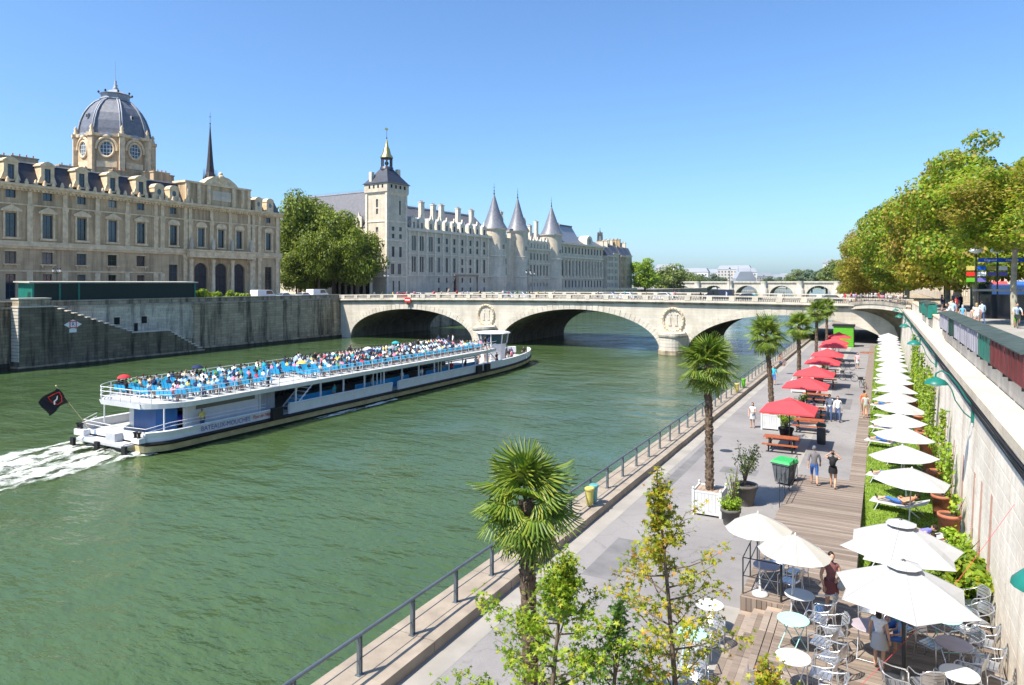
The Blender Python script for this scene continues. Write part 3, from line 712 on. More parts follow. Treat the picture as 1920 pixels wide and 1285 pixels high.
# navigation sign
t = thing('navigation_sign', 'white diamond river sign with red bordered black letter R', 'sign', (-103.18,57.0,6.0))
g = MB(); g.add([(0,-1.25,0),(0,0,-.75),(0,1.25,0),(0,0,.75),(.05,-1.25,0),(.05,0,-.75),(.05,1.25,0),(.05,0,.75)], [(4,5,6,7),(0,1,5,4),(1,2,6,5),(2,3,7,6),(3,0,4,7)], 'sign_white'); g.box(0,.05,-.5,.5,-1.15,-.62,'sign_white'); g.build('panel', t)
g = MB(); g.box(.052,.07,-.5,.5,-.5,.5,'sign_red'); g.box(.072,.085,-.36,.36,-.36,.36,'sign_white'); g.build('red_square', t)
obj('letter', textmesh('R', .75, 'cloth_black'), t, loc=(.092,0,0), rot=(R(90),0,R(90)))
# green site shed on the quay
t = thing('site_shed', 'long green site shed with shaded front and cream roof on the embankment', 'shed', (-107.6,0,8.5))
g = MB(); g.box(-1.9,1.75,53.0,79.0,0,3.5,'shed_green_shaded'); g.build('body', t)
g = MB(); g.add([(-2.2,52.4,3.62),(2.05,52.4,3.52),(2.05,79.5,3.52),(-2.2,79.5,3.62),(-2.2,52.4,3.8),(2.05,52.4,3.7),(2.05,79.5,3.7),(-2.2,79.5,3.8)], [(0,3,2,1),(4,5,6,7),(0,1,5,4),(1,2,6,5),(2,3,7,6),(3,0,4,7)], 'cream_fabric'); g.build('roof', t)
g = MB(); g.box(-1.88,1.74,52.9,52.995,.0,3.5,'green_paint'); g.box(.6,1.4,52.88,52.897,.9,2.2,'green_dark'); g.build('end_panel', t)
for y in (53.0,56.6,59.3,79.0): g = MB(); g.box(1.755,1.86,y-.12,y+.14,0,3.5,'green_paint'); g.build('post', t)

# ---------------------------------------------------------------- courthouse
ct = thing('courthouse', 'long tan stone courthouse with mansard roof behind the embankment', 'building', (-125,0,0), R(90))
bays = [42.6,48.2,53.7,59.3,64.9,70.55,76.1,81.6]; holes = []; wins = []
def win(x, z0, z1, w, nx=2, nz=3): holes.append((x-w/2,x+w/2,z0,z1)); wins.append((x,z0,w,z1-z0,nx,nz))
for x in bays: win(x,9.4,13.5,1.5); win(x,15.2,17.2,1.7,2,2); win(x,19.6,23.5,1.65,2,3); win(x,26.0,27.3,1.5,2,1)
for x in (88.45,112.64): win(x,9.4,15.7,1.9,2,4); win(x,19.6,23.5,1.6,2,3); win(x,25.9,27.1,1.4,2,1)
for x in (94.8,99.7,104.4): win(x,19.6,23.4,1.6,2,3)
arches = [94.8,99.7,104.4]
for x in arches: holes.append((x-1.55,x+1.55,8.5,16.2))
g = MB(); facade(g, 20, 116.2, 8.5, 28.0, holes, 'tribunal_stone', .45)
for x in arches:
    for s in (-1,1):
        P = [(x+s*1.55,16.2),(x+s*1.55,14.65)]+[(x+s*1.55*math.cos(a),14.65+1.55*math.sin(a)) for a in [R(90*i/8) for i in range(1,9)]]
        if s > 0: P = P[::-1]
        n = len(P); g.add([(a,.02,b) for a,b in P]+[(a,.45,b) for a,b in P], [tuple(range(n))]+[(i,(i+1)%n,(i+1)%n+n,i+n) for i in range(n)], 'tribunal_stone')
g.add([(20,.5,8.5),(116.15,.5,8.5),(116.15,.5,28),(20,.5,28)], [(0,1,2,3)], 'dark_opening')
g.add([(116.2,0,8.5),(116.2,40,8.5),(116.2,40,28),(116.2,0,28)], [(0,1,2,3)], 'tribunal_stone'); g.add([(20,0,8.5),(20,40,8.5),(20,40,28),(20,0,28)], [(3,2,1,0)], 'tribunal_stone')
g.build('wall', ct)
for w_ in wins: window(ct, w_[0], w_[1], w_[2], w_[3], .28, 'window_blue', 'glass_blue', w_[4], w_[5])
for x in arches:
    q = MB(); q.box(x-1.5,x+1.5,.4,.46,8.5,16.1,'bronze_dark'); q.box(x-.04,x+.04,.36,.399,8.5,14.6,'iron_black'); q.box(x-1.5,x+1.5,.355,.398,13.2,13.4,'iron_black'); q.build('arched_door', ct)
def moulding(z0,z1,out,x0=20,x1=116.5,mat='stone_trim',name='moulding'): q = MB(); q.box(x0,x1,-out,.0-.002,z0,z1,mat); return q.build(name, ct)
moulding(17.75,18.1,.25); moulding(18.102,18.6,.45); moulding(18.602,18.95,.3); moulding(13.9,14.15,.15,20,86); moulding(24.9,25.15,.2); moulding(8.5,9.2,.3)
moulding(27.3,27.6,.3,name='cornice'); moulding(27.602,27.95,.6,name='cornice'); moulding(27.952,28.4,.95,name='cornice')
q = MB()
for i in range(150): x = 20.2+i*.64; q.box(x,x+.3,-.56,-.3,27.32,27.6,'stone_trim')
q.build('dentils', ct, kind='stuff')
for x in [45.4,51,56.5,62.1,67.7,73.3,78.85,84.6,86.0,91.1,92.2,97.3,102,107,108.3,110,115.2]:
    q = MB(); q.box(x-.42,x+.42,-.22,-.004,18.96,24.4,'stone_trim'); q.box(x-.52,x+.52,-.3,-.004,24.402,24.88,'stone_trim'); q.box(x-.34,x+.34,-.2,-.004,25.17,27.28,'stone_trim'); q.box(x-.45,x+.45,-.2,-.004,9.21,13.88 if x<87 else 17.0,'stone_trim')
    if x > 87: q.box(x-.55,x+.55,-.3,-.004,17.002,17.74,'stone_trim')
    q.build('pilaster', ct)
sur = MB(); sur.box(-1.15,-.86,-.16,0,0,4.2,'stone_trim'); sur.box(.86,1.15,-.16,0,0,4.2,'stone_trim'); sur.box(-1.5,1.5,-.35,0,4.2,4.5,'stone_trim'); sur.box(-1.3,1.3,-.3,0,-.35,-.02,'stone_trim')
sur.prism([(-1.55,4.502),(1.55,4.502),(0,5.35)], -.32, 0, 'stone_trim', axis='y'); sur = sur.mesh('window_surround')
sua = MB(); sua.box(-1.1,-.84,-.16,0,0,4.1,'stone_trim'); sua.box(.84,1.1,-.16,0,0,4.1,'stone_trim'); sua.box(-1.3,1.3,-.3,0,4.1,4.35,'stone_trim'); sua.prism([(1.3*math.cos(R(a)),4.352+.85*math.sin(R(a))) for a in range(0,181,15)], -.28, 0, 'stone_trim', axis='y'); sua.box(-1.25,1.25,-.28,0,-.3,-.02,'stone_trim'); sua = sua.mesh('window_surround')
sub = MB(); sub.box(-1.25,1.25,-.35,0,-.22,-.02,'stone_trim'); sub.box(-1.0,1.0,-.12,0,2.05,2.2,'stone_trim'); sub.box(-.95,-.75,-.2,0,-.55,-.222,'stone_trim'); sub.box(.75,.95,-.2,0,-.55,-.222,'stone_trim'); sub = sub.mesh('window_sill')
for x in bays: obj('window_surround', sur, ct, loc=(x,-.003,19.55)); obj('window_sill', sub, ct, loc=(x,-.003,15.2))
for x in (88.45,94.8,99.7,104.4,112.64): obj('window_surround', sua, ct, loc=(x,-.003,19.55))
for x in (92.0,97.2,102.05,107.1):          # entrance columns and their statues
    q = MB(); q.lathe([(.55,8.5),(.55,8.9),(.42,9),(.38,16.2),(.5,16.5),(.55,16.9)], 12, (x,-.75,0), 'stone_trim'); q.build('column', ct)
    q = MB(); q.lathe([(.38,18.6),(.34,19),(.42,19.5),(.30,20.1),(.36,20.6),(.12,20.85),(.17,21.1),(.02,21.3)], 8, (x,-.8,.36), 'palace_stone'); q.build('statue', ct)
q = MB(); q.box(91.2,107.9,-1.35,-.46,17.3,17.7,'stone_trim'); q.box(91.2,107.9,-1.3,-.46,17.72,18.59,'stone_trim'); q.box(91.0,108.1,-1.45,-.44,18.605,18.9,'stone_trim'); q.build('balcony', ct)
# roof
q = MB()
def mans(x0,x1,z0=28.4,z1=32.3,ya=.3,yb=2.4): q.add([(x0,ya,z0),(x1,ya,z0),(x1,yb,z1),(x0,yb,z1),(x0,40,z0),(x1,40,z0),(x1,38,z1+1.2),(x0,38,z1+1.2)], [(0,1,2,3),(3,2,6,7),(1,5,6,2),(0,3,7,4)], 'slate')
mans(20,91); mans(107,116.3,28.4,31.6); q.build('mansard_roof', ct)
q = MB(); q.box(20,91,2.2,2.75,32.28,32.5,'zinc'); q.box(107,116.2,2.2,2.7,31.58,31.75,'zinc'); q.build('ridge_flashing', ct)
dm = MB(); dm.box(-1.05,-.5,-.1,2.2,0,2.9,'stone_trim'); dm.box(.5,1.05,-.1,2.2,0,2.9,'stone_trim'); dm.box(-.5,.5,-.1,2.2,2.5,2.9,'stone_trim'); dm.box(-.5,.5,-.1,2.0,-.2,.1,'stone_trim'); dm.box(-1.25,1.25,-.25,2.3,2.902,3.12,'stone_trim'); dm.prism([(-1.2,3.122),(1.2,3.122),(.6,3.55),(0,3.75),(-.6,3.55)], -.2, 2.2, 'stone_trim', axis='y')
dm.prism([(-1.5,0),(-1.05,0),(-1.05,1.3)], -.05, .4, 'stone_trim', axis='y'); dm.prism([(1.05,0),(1.5,0),(1.05,1.3)], -.05, .4, 'stone_trim', axis='y'); dm = dm.mesh('dormer')
for x in bays: d_ = obj('dormer', dm, ct, loc=(x,-.0,28.95)); window(d_, 0, .1, 1.0, 2.4, .15, 'window_blue', 'glass_blue', 2, 2)
ov = MB(); ov.box(-.9,.9,0,1.6,0,1.6,'stone_trim'); ov.lathe([(.9,-.1),(.9,.7)], 16, (0,0,0), 'stone_trim', False); ov = MB(); ov.box(-1,1,0,1.6,-.6,1.7,'stone_trim'); ov.prism([(1.1*math.cos(R(a)),1.7+.9*math.sin(R(a))) for a in range(0,181,15)],-.1,1.6,'stone_trim',axis='y'); ov.prism([(.42*math.cos(R(a)),.95+.55*math.sin(R(a))) for a in range(0,360,24)],-.04,.1,'glass_dark',axis='y'); ov = ov.mesh('oculus_dormer')
for x in (85.2,88.45,109.6,112.9): obj('oculus_dormer', ov, ct, loc=(x,-.3,28.98))
an = MB(); an.lathe([(.28,0),(.34,.3),(.2,.55),(.24,.7),(.04,.95)], 7, (0,0,0), 'stone_trim'); an = an.mesh('roof_ornament')
for i in range(34): obj('roof_ornament', an, ct, loc=(46+i*1.4,-.55,28.4))
q = MB(); q.box(91.0,107.0,-.35,3.5,28.41,32.6,'tribunal_stone'); q.box(90.7,107.3,-.6,3.6,32.602,33.0,'stone_trim'); q.build('attic_block', ct)
for x in (91.3,94,96.3,102.6,105,106.7): q = MB(); q.box(x-.4,x+.4,-.6,-.352,28.5,32.55,'stone_trim'); q.ball((x,-.6,30.4),(.35,.3,1.2),8,'stone_trim'); q.build('carved_pilaster', ct)
q = MB(); q.box(97.3,102,-.42,-.352,29.6,31.6,'palace_stone'); q.build('inscription_panel', ct, label='pale blank inscription panel')
q = MB(); q.prism([(95.2,33.0),(103.8,33.0),(103.2,33.6),(101.5,34.6),(99.5,35.0),(97.5,34.6),(95.8,33.6)], -.5, 1.5, 'stone_trim', axis='y'); q.ball((99.5,-.5,34.4),(.9,.4,.8),10,'stone_trim'); q.ball((99.5,-.2,35.3),(.5,.4,.5),8,'stone_trim'); q.build('pediment', ct)
def chimney(parent, x, y, z0, z1, w, d, mat='tribunal_stone', pots=4):
    q = MB(); q.box(x-w/2,x+w/2,y-d/2,y+d/2,z0,z1,mat); q.box(x-w/2-.12,x+w/2+.12,y-d/2-.12,y+d/2+.12,z1+.002,z1+.25,mat)
    c = q.build('chimney', parent)
    pt = MB()
    for i in range(pots): pt.lathe([(.13,z1+.252),(.11,z1+.75)], 6, (x-w/2+w*(i+.5)/pots,y,0), 'terracotta')
    pt.build('chimney_pots', c)
for x,y,w,z in ((61,9,4,33.9),(67,12,4.5,34.6),(77,14,6,34.5),(83.5,10,3.2,34.4),(91,8,3.6,35.0),(96,16,7,36),(105.5,9,4.5,35.4)): chimney(ct, x, y, 31.5, z, w, 1.2)
# dome
dt = thing('courthouse_dome', 'slate ribbed octagonal dome with round windows above the courthouse', 'dome', (-150,92.0,0), scale=(.80,.80,1))
ph = R(22.5); RO = 9.3; q = MB()
q.lathe([(RO,28),(RO,33.0)], 8, (0,0,0), 'tribunal_stone', False, ph, False); q.lathe([(RO+.4,33.0),(RO+.4,33.6),(RO,33.62),(RO,43.2)], 8, (0,0,0), 'tribunal_stone', False, ph, False); q.lathe([(RO,43.2),(RO+.5,43.3),(RO+.6,43.9),(RO-.6,44.0)], 8, (0,0,0), 'stone_trim', False, ph, False); q.build('drum', dt)
prof = [(8.9,43.4),(8.75,45.2),(8.3,47.0),(7.5,48.8),(6.4,50.3),(5.0,51.6),(3.7,52.3)]
q = MB(); q.lathe(prof, 8, (0,0,0), 'slate_cone', False, ph); q.build('dome_shell', dt)
for i in range(8):
    a = ph+i*math.pi/4
    q = MB()
    for da in (-.028,.028): q.path([((r+.12)*math.cos(a+da*9/max(r,3)),(r+.12)*math.sin(a+da*9/max(r,3)),z) for r,z in prof], .2, 6, 'lead')
    q.build('rib', dt)
    q = MB(); q.obox((RO*math.cos(a),RO*math.sin(a),38.4),(1.5,1.3,9.6),a,'stone_trim'); q.obox((RO*math.cos(a),RO*math.sin(a),43.6),(2.0,1.7,.7),a,'stone_trim'); q.lathe([(.5,0),(.55,.5),(.3,.8),(.5,1.2),(.1,1.8)],8,((RO+.1)*math.cos(a),(RO+.1)*math.sin(a),43.96),'stone_trim'); q.build('buttress', dt)
    fa = i*math.pi/4; ap = RO*math.cos(math.pi/8)
    f_ = obj('round_window', None, dt, loc=(ap*math.cos(fa),ap*math.sin(fa),40.6), rz=fa+R(90))
    bpy.data.objects.remove(f_)
    q = MB(); q.path([(1.75*math.cos(t),-.12,1.75*math.sin(t)) for t in [2*math.pi*k/24 for k in range(24)]], .3, 6, 'stone_trim', closed=True)
    q.path([(2.5*math.cos(R(k)),-.2,2.4*math.sin(R(k))) for k in range(-10,191,12)], .35, 6, 'stone_trim'); q.ball((0,-.3,2.7),(1.1,.4,.55),8,'stone_trim'); q.prism([(-1.7,2.9),(1.7,2.9),(.9,3.35),(0,3.55),(-.9,3.35)],-.6,.3,'lead',axis='y'); q.box(-2.4,2.4,-.15,0,-3.9,-2.6,'stone_trim')
    w_ = q.build('window_surround', dt, loc=(ap*math.cos(fa),ap*math.sin(fa),40.6), rz=fa+R(90))
    q = MB(); q.prism([(1.6*math.cos(t),1.6*math.sin(t)) for t in [2*math.pi*k/24 for k in range(24)]], -.06, .02, 'glass_blue', axis='y')
    for k in (-.8,0,.8): q.box(k-.06,k+.06,-.12,-.062,-1.5,1.5,'window_white'); q.box(-1.5,1.5,-.118,-.064,k-.05,k+.05,'window_white')
    q.build('pane', w_)
    if i%2 == 0:
        q = MB(); q.obox((7.3*math.cos(fa),7.3*math.sin(fa),48.0),(1.0,.7,1.0),fa,'lead'); q.obox((7.82*math.cos(fa),7.82*math.sin(fa),48.0),(.1,.45,.6),fa,'dark_opening'); q.build('lucarne', dt)
q = MB(); q.lathe([(3.8,52.3),(4.0,52.6),(3.5,52.9),(3.6,53.6),(4.1,53.8),(2.6,54.2),(1.4,54.8),(.9,55)], 8, (0,0,0), 'lead', False, ph); 
for i in range(8): a = ph+i*math.pi/4; q.ball((4.1*math.cos(a),4.1*math.sin(a),54.1),.28,6,'iron_black')
q.build('crown', dt)
q = MB(); q.lathe([(.7,55),(.75,55.4),(.45,55.6),(.55,56),(.25,56.3),(.35,56.8),(.12,57.2),(.05,58),(.03,61.5)], 8, (0,0,0), 'lead'); q.build('finial', dt)
# gothic chapel spire behind
sp = thing('gothic_spire', 'dark slender gothic spire rising behind the courthouse roof', 'spire', (-190,147.46,0))
q = MB(); q.lathe([(2.0,36),(2.0,41),(1.7,41.2),(1.75,46),(1.25,47.5),(.85,52),(.5,57),(.22,61),(.1,63)], 8, (0,0,0), 'bronze_dark', False); q.build('shaft', sp)
for i in range(8):
    a = i*math.pi/4; q = MB(); q.lathe([(.32,36),(.28,44.5),(.1,46.5),(.03,48.6)], 5, (2.0*math.cos(a),2.0*math.sin(a),0), 'bronze_dark'); q.build('pinnacle', sp)
q = MB(); q.lathe([(.12,63),(.25,63.3),(.06,63.6),(.04,67)], 6, (0,0,0), 'bronze_dark'); q.box(-.5,.5,-.05,.05,65.4,65.55,'bronze_dark'); q.build('cross', sp)
# ---------------------------------------------------------------- riverside palace with clock tower and round turrets
PA = R(86)
pc = thing('riverside_palace', 'pale turreted stone palace along the far quay beyond the bridge', 'building', (-125,156,0), PA)
def slope(q, x0, x1, y0, z0, y1, z1, mat, hip=0): q.add([(x0,y0,z0),(x1,y0,z0),(x1-hip,y1,z1),(x0+hip,y1,z1),(x0,2*y1-y0,z0),(x1,2*y1-y0,z0)], [(0,1,2,3),(1,5,2),(0,3,4),(3,2,5,4)], mat)
def wing(x0, x1, z1, holes, name='wall', mat='palace_stone', y=0, z0=8.5):
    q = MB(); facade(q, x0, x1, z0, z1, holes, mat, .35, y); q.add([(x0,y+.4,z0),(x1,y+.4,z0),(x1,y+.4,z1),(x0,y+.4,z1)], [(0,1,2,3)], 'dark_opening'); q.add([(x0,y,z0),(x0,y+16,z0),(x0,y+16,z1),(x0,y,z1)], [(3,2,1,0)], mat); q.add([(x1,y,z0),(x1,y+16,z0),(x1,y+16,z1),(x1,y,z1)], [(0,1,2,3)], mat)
    w_ = q.build(name, pc)
    for a,b,c,d in holes: window(pc, (a+b)/2, c, b-a, d-c, y+.2, 'window_white' if False else 'window_blue', 'glass_dark', 2 if b-a>1 else 1, max(2,int((d-c)/1.3)))
    return w_
H = []
tb = [11.8,15.5,19.9,23.9,28.0,32.0,36.4,41.0,45.0,49.2]
for i,x in enumerate(tb):
    if i < 3: H += [(x-.95,x-.1,21.8,26.3),(x+.1,x+.95,21.8,26.3),(x-.95,x-.1,15.3,20.0),(x+.1,x+.95,15.3,20.0)]
    else:
        H += [(x-.6,x+.6,24.4,26.3),(x-.6,x+.6,21.8,23.6)]
        H += [(x-.65,x+.65,15.3,20.0)] if i not in (6,7) else [(x-.6,x+.6,17.9,19.9),(x-.6,x+.6,15.3,17.0)]
    if i > 2: H += [(x-.45,x+.45,12.0,13.6),(x-.45,x+.45,9.0,10.4)]
wing(8.4,53.5,28.0,H)
def band(x0,x1,z0,z1,out,name='moulding',y=0,mat='palace_trim'): q = MB(); q.box(x0,x1,y-out,y-.002,z0,z1,mat); q.build(name, pc)
band(8.42,53.5,20.7,21.0,.2); band(8.42,53.5,14.1,14.45,.28); band(8.42,53.6,27.7,28.3,.55,'cornice'); band(8.42,53.6,28.302,28.6,.4,'cornice')
for x in [9.6,13.6,17.7,21.9,25.9,30,34.2,38.7,43,47.1,51.3]: q = MB(); q.box(x-.3,x+.3,-.35,-.003,14.46,27.68,'palace_trim'); q.build('buttress', pc)
q = MB(); slope(q,8.4,55,.3,28.3,8.5,36.0,'slate_light'); q.build('roof', pc)
q = MB(); q.box(8.8,54,8.3,8.7,35.9,36.4,'lead')
for i in range(60): q.lathe([(.06,36.4),(.03,37.0)],4,(9+i*.75,8.5,0),'lead')
q.build('ridge_cresting', pc)
gd = MB(); gd.box(-1.0,-.45,-.15,3,0,2.3,'palace_trim'); gd.box(.45,1.0,-.15,3,0,2.3,'palace_trim'); gd.box(-.45,.45,-.15,3,1.8,2.3,'palace_trim'); gd.prism([(-1.15,2.302),(1.15,2.302),(.8,2.9),(.3,3.4),(.12,4.4),(-.12,4.4),(-.3,3.4),(-.8,2.9)],-.2,.25,'palace_trim',axis='y'); gd.prism([(-1.0,2.304),(1.0,2.304),(0,3.6)],.25,4.2,'lead',axis='y')
for s in (-1,1): gd.lathe([(.18,0),(.18,2.2),(.22,2.4),(.02,3.6)],5,(s*1.15,-.1,0),'palace_trim')
gd = gd.mesh('gabled_dormer')
for x in tb: d_ = obj('gabled_dormer', gd, pc, loc=(x,.05,28.6)); window(d_,0,.05,.9,1.75,.1,'window_blue','glass_dark',1,2)
for x,z in ((19.6,37.2),(25.5,36.9),(29.7,37.2),(38.8,37.0),(46.6,37.0)): chimney(pc, x, 3.6, 29, z, 1.7, 1.1, 'palace_trim', 3)
q = MB(); q.lathe([(1.0,33.5),(.8,36.3),(.1,39)],8,(18,9,0),'palace_trim'); q.build('roof_turret', pc)
# clock tower
tw = thing('clock_tower', 'square pale clock tower with gilded lantern at the palace corner', 'tower', (-125,156,0), PA)
fw = [(2.0,2.9,31.8,33.2),(2.0,2.9,33.6,35.2)]
q = MB()
holes = [(2.1,2.9,32,36),(2.0,3.2,27.2,28.4),(5.2,6.4,27.2,28.4),(2.0,3.2,25,26.3),(5.2,6.4,25,26.3),(2.0,3.2,19.6,22.6),(5.2,6.4,19.6,22.6),(1.6,3.1,14.5,17.6),(4.6,6.1,14.5,17.6),(2.4,3.1,9.6,12.6),(4.9,5.6,9.6,12.6)]
holes[0] = (5.2,6.0,32,36.2)
facade(q, 0, 8.4, 8.5, 38.3, holes, 'palace_stone', .4)
q.add([(.3,.42,8.5),(8.1,.42,8.5),(8.1,.42,38.3),(.3,.42,38.3)], [(0,1,2,3)], 'dark_opening')
q.add([(8.4,0,8.5),(8.4,8,8.5),(8.4,8,38.3),(8.4,0,38.3)], [(0,1,2,3)], 'palace_stone'); q.build('river_face', tw)
for a,b,c,d in holes: window(tw,(a+b)/2,c,b-a,d-c,.25,'window_blue','glass_dark',2 if b-a>1 else 1,3)
q = MB(); hs = [(3.7,4.5,32.0,33.6),(3.7,4.5,34.0,36.4),(3.6,4.6,26.8,28.2),(3.6,4.6,23.6,25)]
facade(q, 0, 8, 8.5, 38.3, hs, 'palace_stone', .4); q.add([(.3,.42,8.5),(7.6,.42,8.5),(7.6,.42,38.3),(.3,.42,38.3)], [(0,1,2,3)], 'dark_opening')
sf = q.build('street_face', tw, loc=(0,8,0), rz=R(-90))
for a,b,c,d in hs: window(sf,(a+b)/2,c,b-a,d-c,.25,'window_blue','glass_dark',1,2) if False else obj('slit_window', window_parts(b-a,d-c,'window_blue','glass_dark',1,2)[0], sf, loc=(a,.25,c))
for a,b,c,d in hs: obj('pane', window_parts(b-a,d-c,'window_blue','glass_dark',1,2)[1], sf, loc=(a,.25,c))
for z0,z1,o in ((29.7,30.1,.15),(24.2,24.6,.15),(18.0,18.3,.15),(13.6,14.0,.2)):
    q = MB(); q.box(-o,8.4+o,-o,-.003,z0,z1,'palace_trim'); q.box(-o,-.003,-.002,8,z0,z1,'palace_trim'); q.build('string_course', tw)
for s,(x,y) in enumerate(((.1,.1),(8.3,.1),(.1,7.9))): q = MB(); q.box(x-.45,x+.25,y-.35,y+.35,8.5,37.9,'palace_trim'); q.build('corner_quoin', tw)
q = MB(); q.add([(-.0,0,37.6),(8.4,0,37.6),(8.4,8,37.6),(0,8,37.6),(-.5,-.5,38.4),(8.9,-.5,38.4),(8.9,8.5,38.4),(-.5,8.5,38.4)], [(0,1,5,4),(3,0,4,7),(1,2,6,5)], 'palace_trim'); q.box(-.5,8.9,-.5,8.5,38.402,41.0,'palace_stone'); 
q.build('battlement', tw)
for i in range(4): q = MB(); q.box(1.0+i*1.9,1.7+i*1.9,-.53,-.502,39.5,40.5,'dark_opening'); q.build('loophole', tw)
for i in range(4): q = MB(); q.box(-.53,-.502,1.0+i*1.7,1.6+i*1.7,39.5,40.5,'dark_opening'); q.build('loophole', tw)
q = MB(); q.lathe([(7.15,40.9),(6.5,41.3),(4.2,43.4),(2.0,45.6)],4,(4.2,4.0,0),'slate',False,R(45)); q.build('roof', tw)
q = MB(); q.lathe([(2.0,45.3),(1.9,46.2),(1.75,46.3)],8,(4.2,4,0),'slate'); q.lathe([(1.75,48.7),(1.85,49.0)],8,(4.2,4,0),'bronze_dark')
for i in range(8): a = i*math.pi/4; q.tube((4.2+1.5*math.cos(a),4+1.5*math.sin(a),46.3),(4.2+1.5*math.cos(a),4+1.5*math.sin(a),48.8),.2,.2,5,'bronze_dark')
q.ball((4.2,4,47.4),(.6,.6,.6),8,'bronze_dark'); q.build('lantern', tw)
q = MB(); q.lathe([(1.95,48.95),(1.9,49.3),(1.25,50.2),(1.0,51.4),(.5,52.6),(.3,53.8),(.12,54.6)],8,(4.2,4,0),'gold'); q.build('gilded_cap', tw)
q = MB(); q.lathe([(.08,54.5),(.2,54.9),(.06,55.2),(.05,57.6)],6,(4.2,4,0),'iron_black'); q.box(3.4,4.8,3.97,4.03,57.2,57.9,'gold'); q.build('weather_vane', tw)
for x,y,h in ((8.3,3.2,46.0),(.6,6.5,44.5)): q = MB(); q.box(x-.7,x+.5,y-.5,y+.5,41,h,'palace_trim'); q.build('chimney', tw)
# cross wing behind the tower, its lit roof facing the boulevard
q = MB(); q.add([(1,8,28.5),(1,52,28.5),(7,48,40),(7,10,40),(13,8,28.5),(13,52,28.5)], [(0,3,2,1),(0,4,3),(1,2,5),(3,4,5,2)], 'slate_light'); q.build('cross_roof', pc)
q = MB(); q.box(1.2,12.8,8.2,52,8.5,28.5,'palace_stone'); q.build('cross_wing_wall', pc)
q = MB(); q.box(6.8,7.2,10,48,39.95,40.35,'lead')
for i in range(50): q.lathe([(.07,40.35),(.03,41)],4,(7,10.5+i*.75,0),'lead')
q.build('ridge_cresting', pc)
for y in (12,18,24,30,36): obj('gabled_dormer', gd, pc, loc=(.95,y,28.6), rz=R(-90))
# round turrets
for nm,x,y,r,zb,za,lab in (('round_tower',57.2,1.2,4.3,31.2,43.8,'first round palace tower with slate cone, nearest the clock tower'),('round_tower',72.9,1.0,4.0,31.4,44.0,'second round palace tower with slate cone, its wall half in shadow'),('round_tower',100.2,1.5,4.3,31.6,43.4,'third and farthest round palace tower with slate cone')):
    P = Matrix.Rotation(PA,4,'Z') @ Vector((x,y,0)); t = thing(nm, lab, 'tower', (-125+P.x,156+P.y,0), PA, 'round towers of the palace')
    q = MB(); q.lathe([(r+.25,8.5),(r+.2,14),(r,14.3),(r,zb)],28,(0,0,0),'palace_stone'); q.build('wall', t)
    q = MB(); q.lathe([(r+.12,21.4),(r+.25,21.6),(r+.12,21.9)],28,(0,0,0),'palace_trim',caps=False); q.lathe([(r+.3,14.0),(r+.45,14.2),(r+.3,14.5)],28,(0,0,0),'palace_trim',caps=False); q.lathe([(r,zb-.5),(r+.5,zb-.1),(r+.5,zb+.15),(r,zb+.2)],28,(0,0,0),'palace_trim',caps=False); q.build('string_course', t)
    q = MB(); q.lathe([(r+.55,zb+.15),(r*.82,zb+2.4),(r*.45,zb+6.8),(.18,za)],28,(0,0,0),'slate_cone'); q.build('cone_roof', t)
    q = MB(); q.lathe([(.2,za-.1),(.3,za+.4),(.08,za+.7),(.2,za+1.4),(.05,za+1.8),(.04,za+4)],6,(0,0,0),'iron_black'); q.box(-.45,.45,-.04,.04,za+2.4,za+2.52,'iron_black'); q.build('finial', t)
    for a,z,h in ((-65,26.3,1.8),(-65,18.5,2.2),(-62,15.0,2.4),(-95,24,1.6),(-60,9.0,2.6)):
        q = MB(); ca,sa = math.cos(R(a)),math.sin(R(a)); rr = r+.02+(.2 if z<14 else 0); q.obox((rr*ca,rr*sa,z+h/2),(.16,.9,h),R(a),'glass_dark'); q.obox(((rr+.02)*ca,(rr+.02)*sa,z+h+.12),(.2,1.2,.2),R(a),'palace_trim'); q.obox(((rr+.02)*ca,(rr+.02)*sa,z-.1),(.2,1.2,.16),R(a),'palace_trim'); q.build('window', t)
    q = MB(); q.obox((r*.62*math.cos(R(-50)),r*.62*math.sin(R(-50)),zb+2.6),(1.3,1.0,5.2),R(-50),'palace_trim'); q.build('chimney', t)
wing(61,69.2,28.5,[],'link_wall'); chimney(pc, 64, 3, 28, 38, 1.6, 1.4, 'palace_trim', 2)
H = []
for i in range(7): x = 78.6+i*2.55; H += [(x-.5,x+.5,20.9,23.5),(x-.5,x+.5,14.8,18.9),(x-.35,x+.35,10.5,12)]
wing(76.5,96.4,25.2,H); band(76.5,96.4,24.8,25.5,.4,'cornice'); band(76.5,96.4,19.5,19.9,.2); band(76.5,96.4,13.6,14,.25)
q = MB(); slope(q,76,98,.3,25.5,6.5,32.4,'slate_light'); q.build('roof', pc)
for i in range(7): obj('gabled_dormer', gd, pc, loc=(78.6+i*2.55,.05,25.6), )
for x,z in ((79,35),(86,34.5),(91,36.5),(104.5,37)): chimney(pc, x, 3.5, 26, z, 1.6, 1.2, 'palace_trim', 2)
H = []
for i in range(13): x = 106.8+i*3.15; H += [(x-.75,x+.75,24.6,27.2),(x-.75,x+.75,15,21.5),(x-.6,x+.6,10,13)]
wing(104.6,147.4,28.6,H); band(104.6,147.6,28.2,29,.8,'cornice'); band(104.6,147.4,22.6,23.2,.5); band(104.6,147.4,13.7,14.2,.4)
for i in range(13): q = MB(); q.lathe([(.45,14.2),(.4,22)],8,(108.4+i*3.15,-.25,0),'palace_trim'); q.build('column', pc)
q = MB(); slope(q,104.6,147.6,.3,29,7,33,'slate_light',3); q.build('roof', pc)
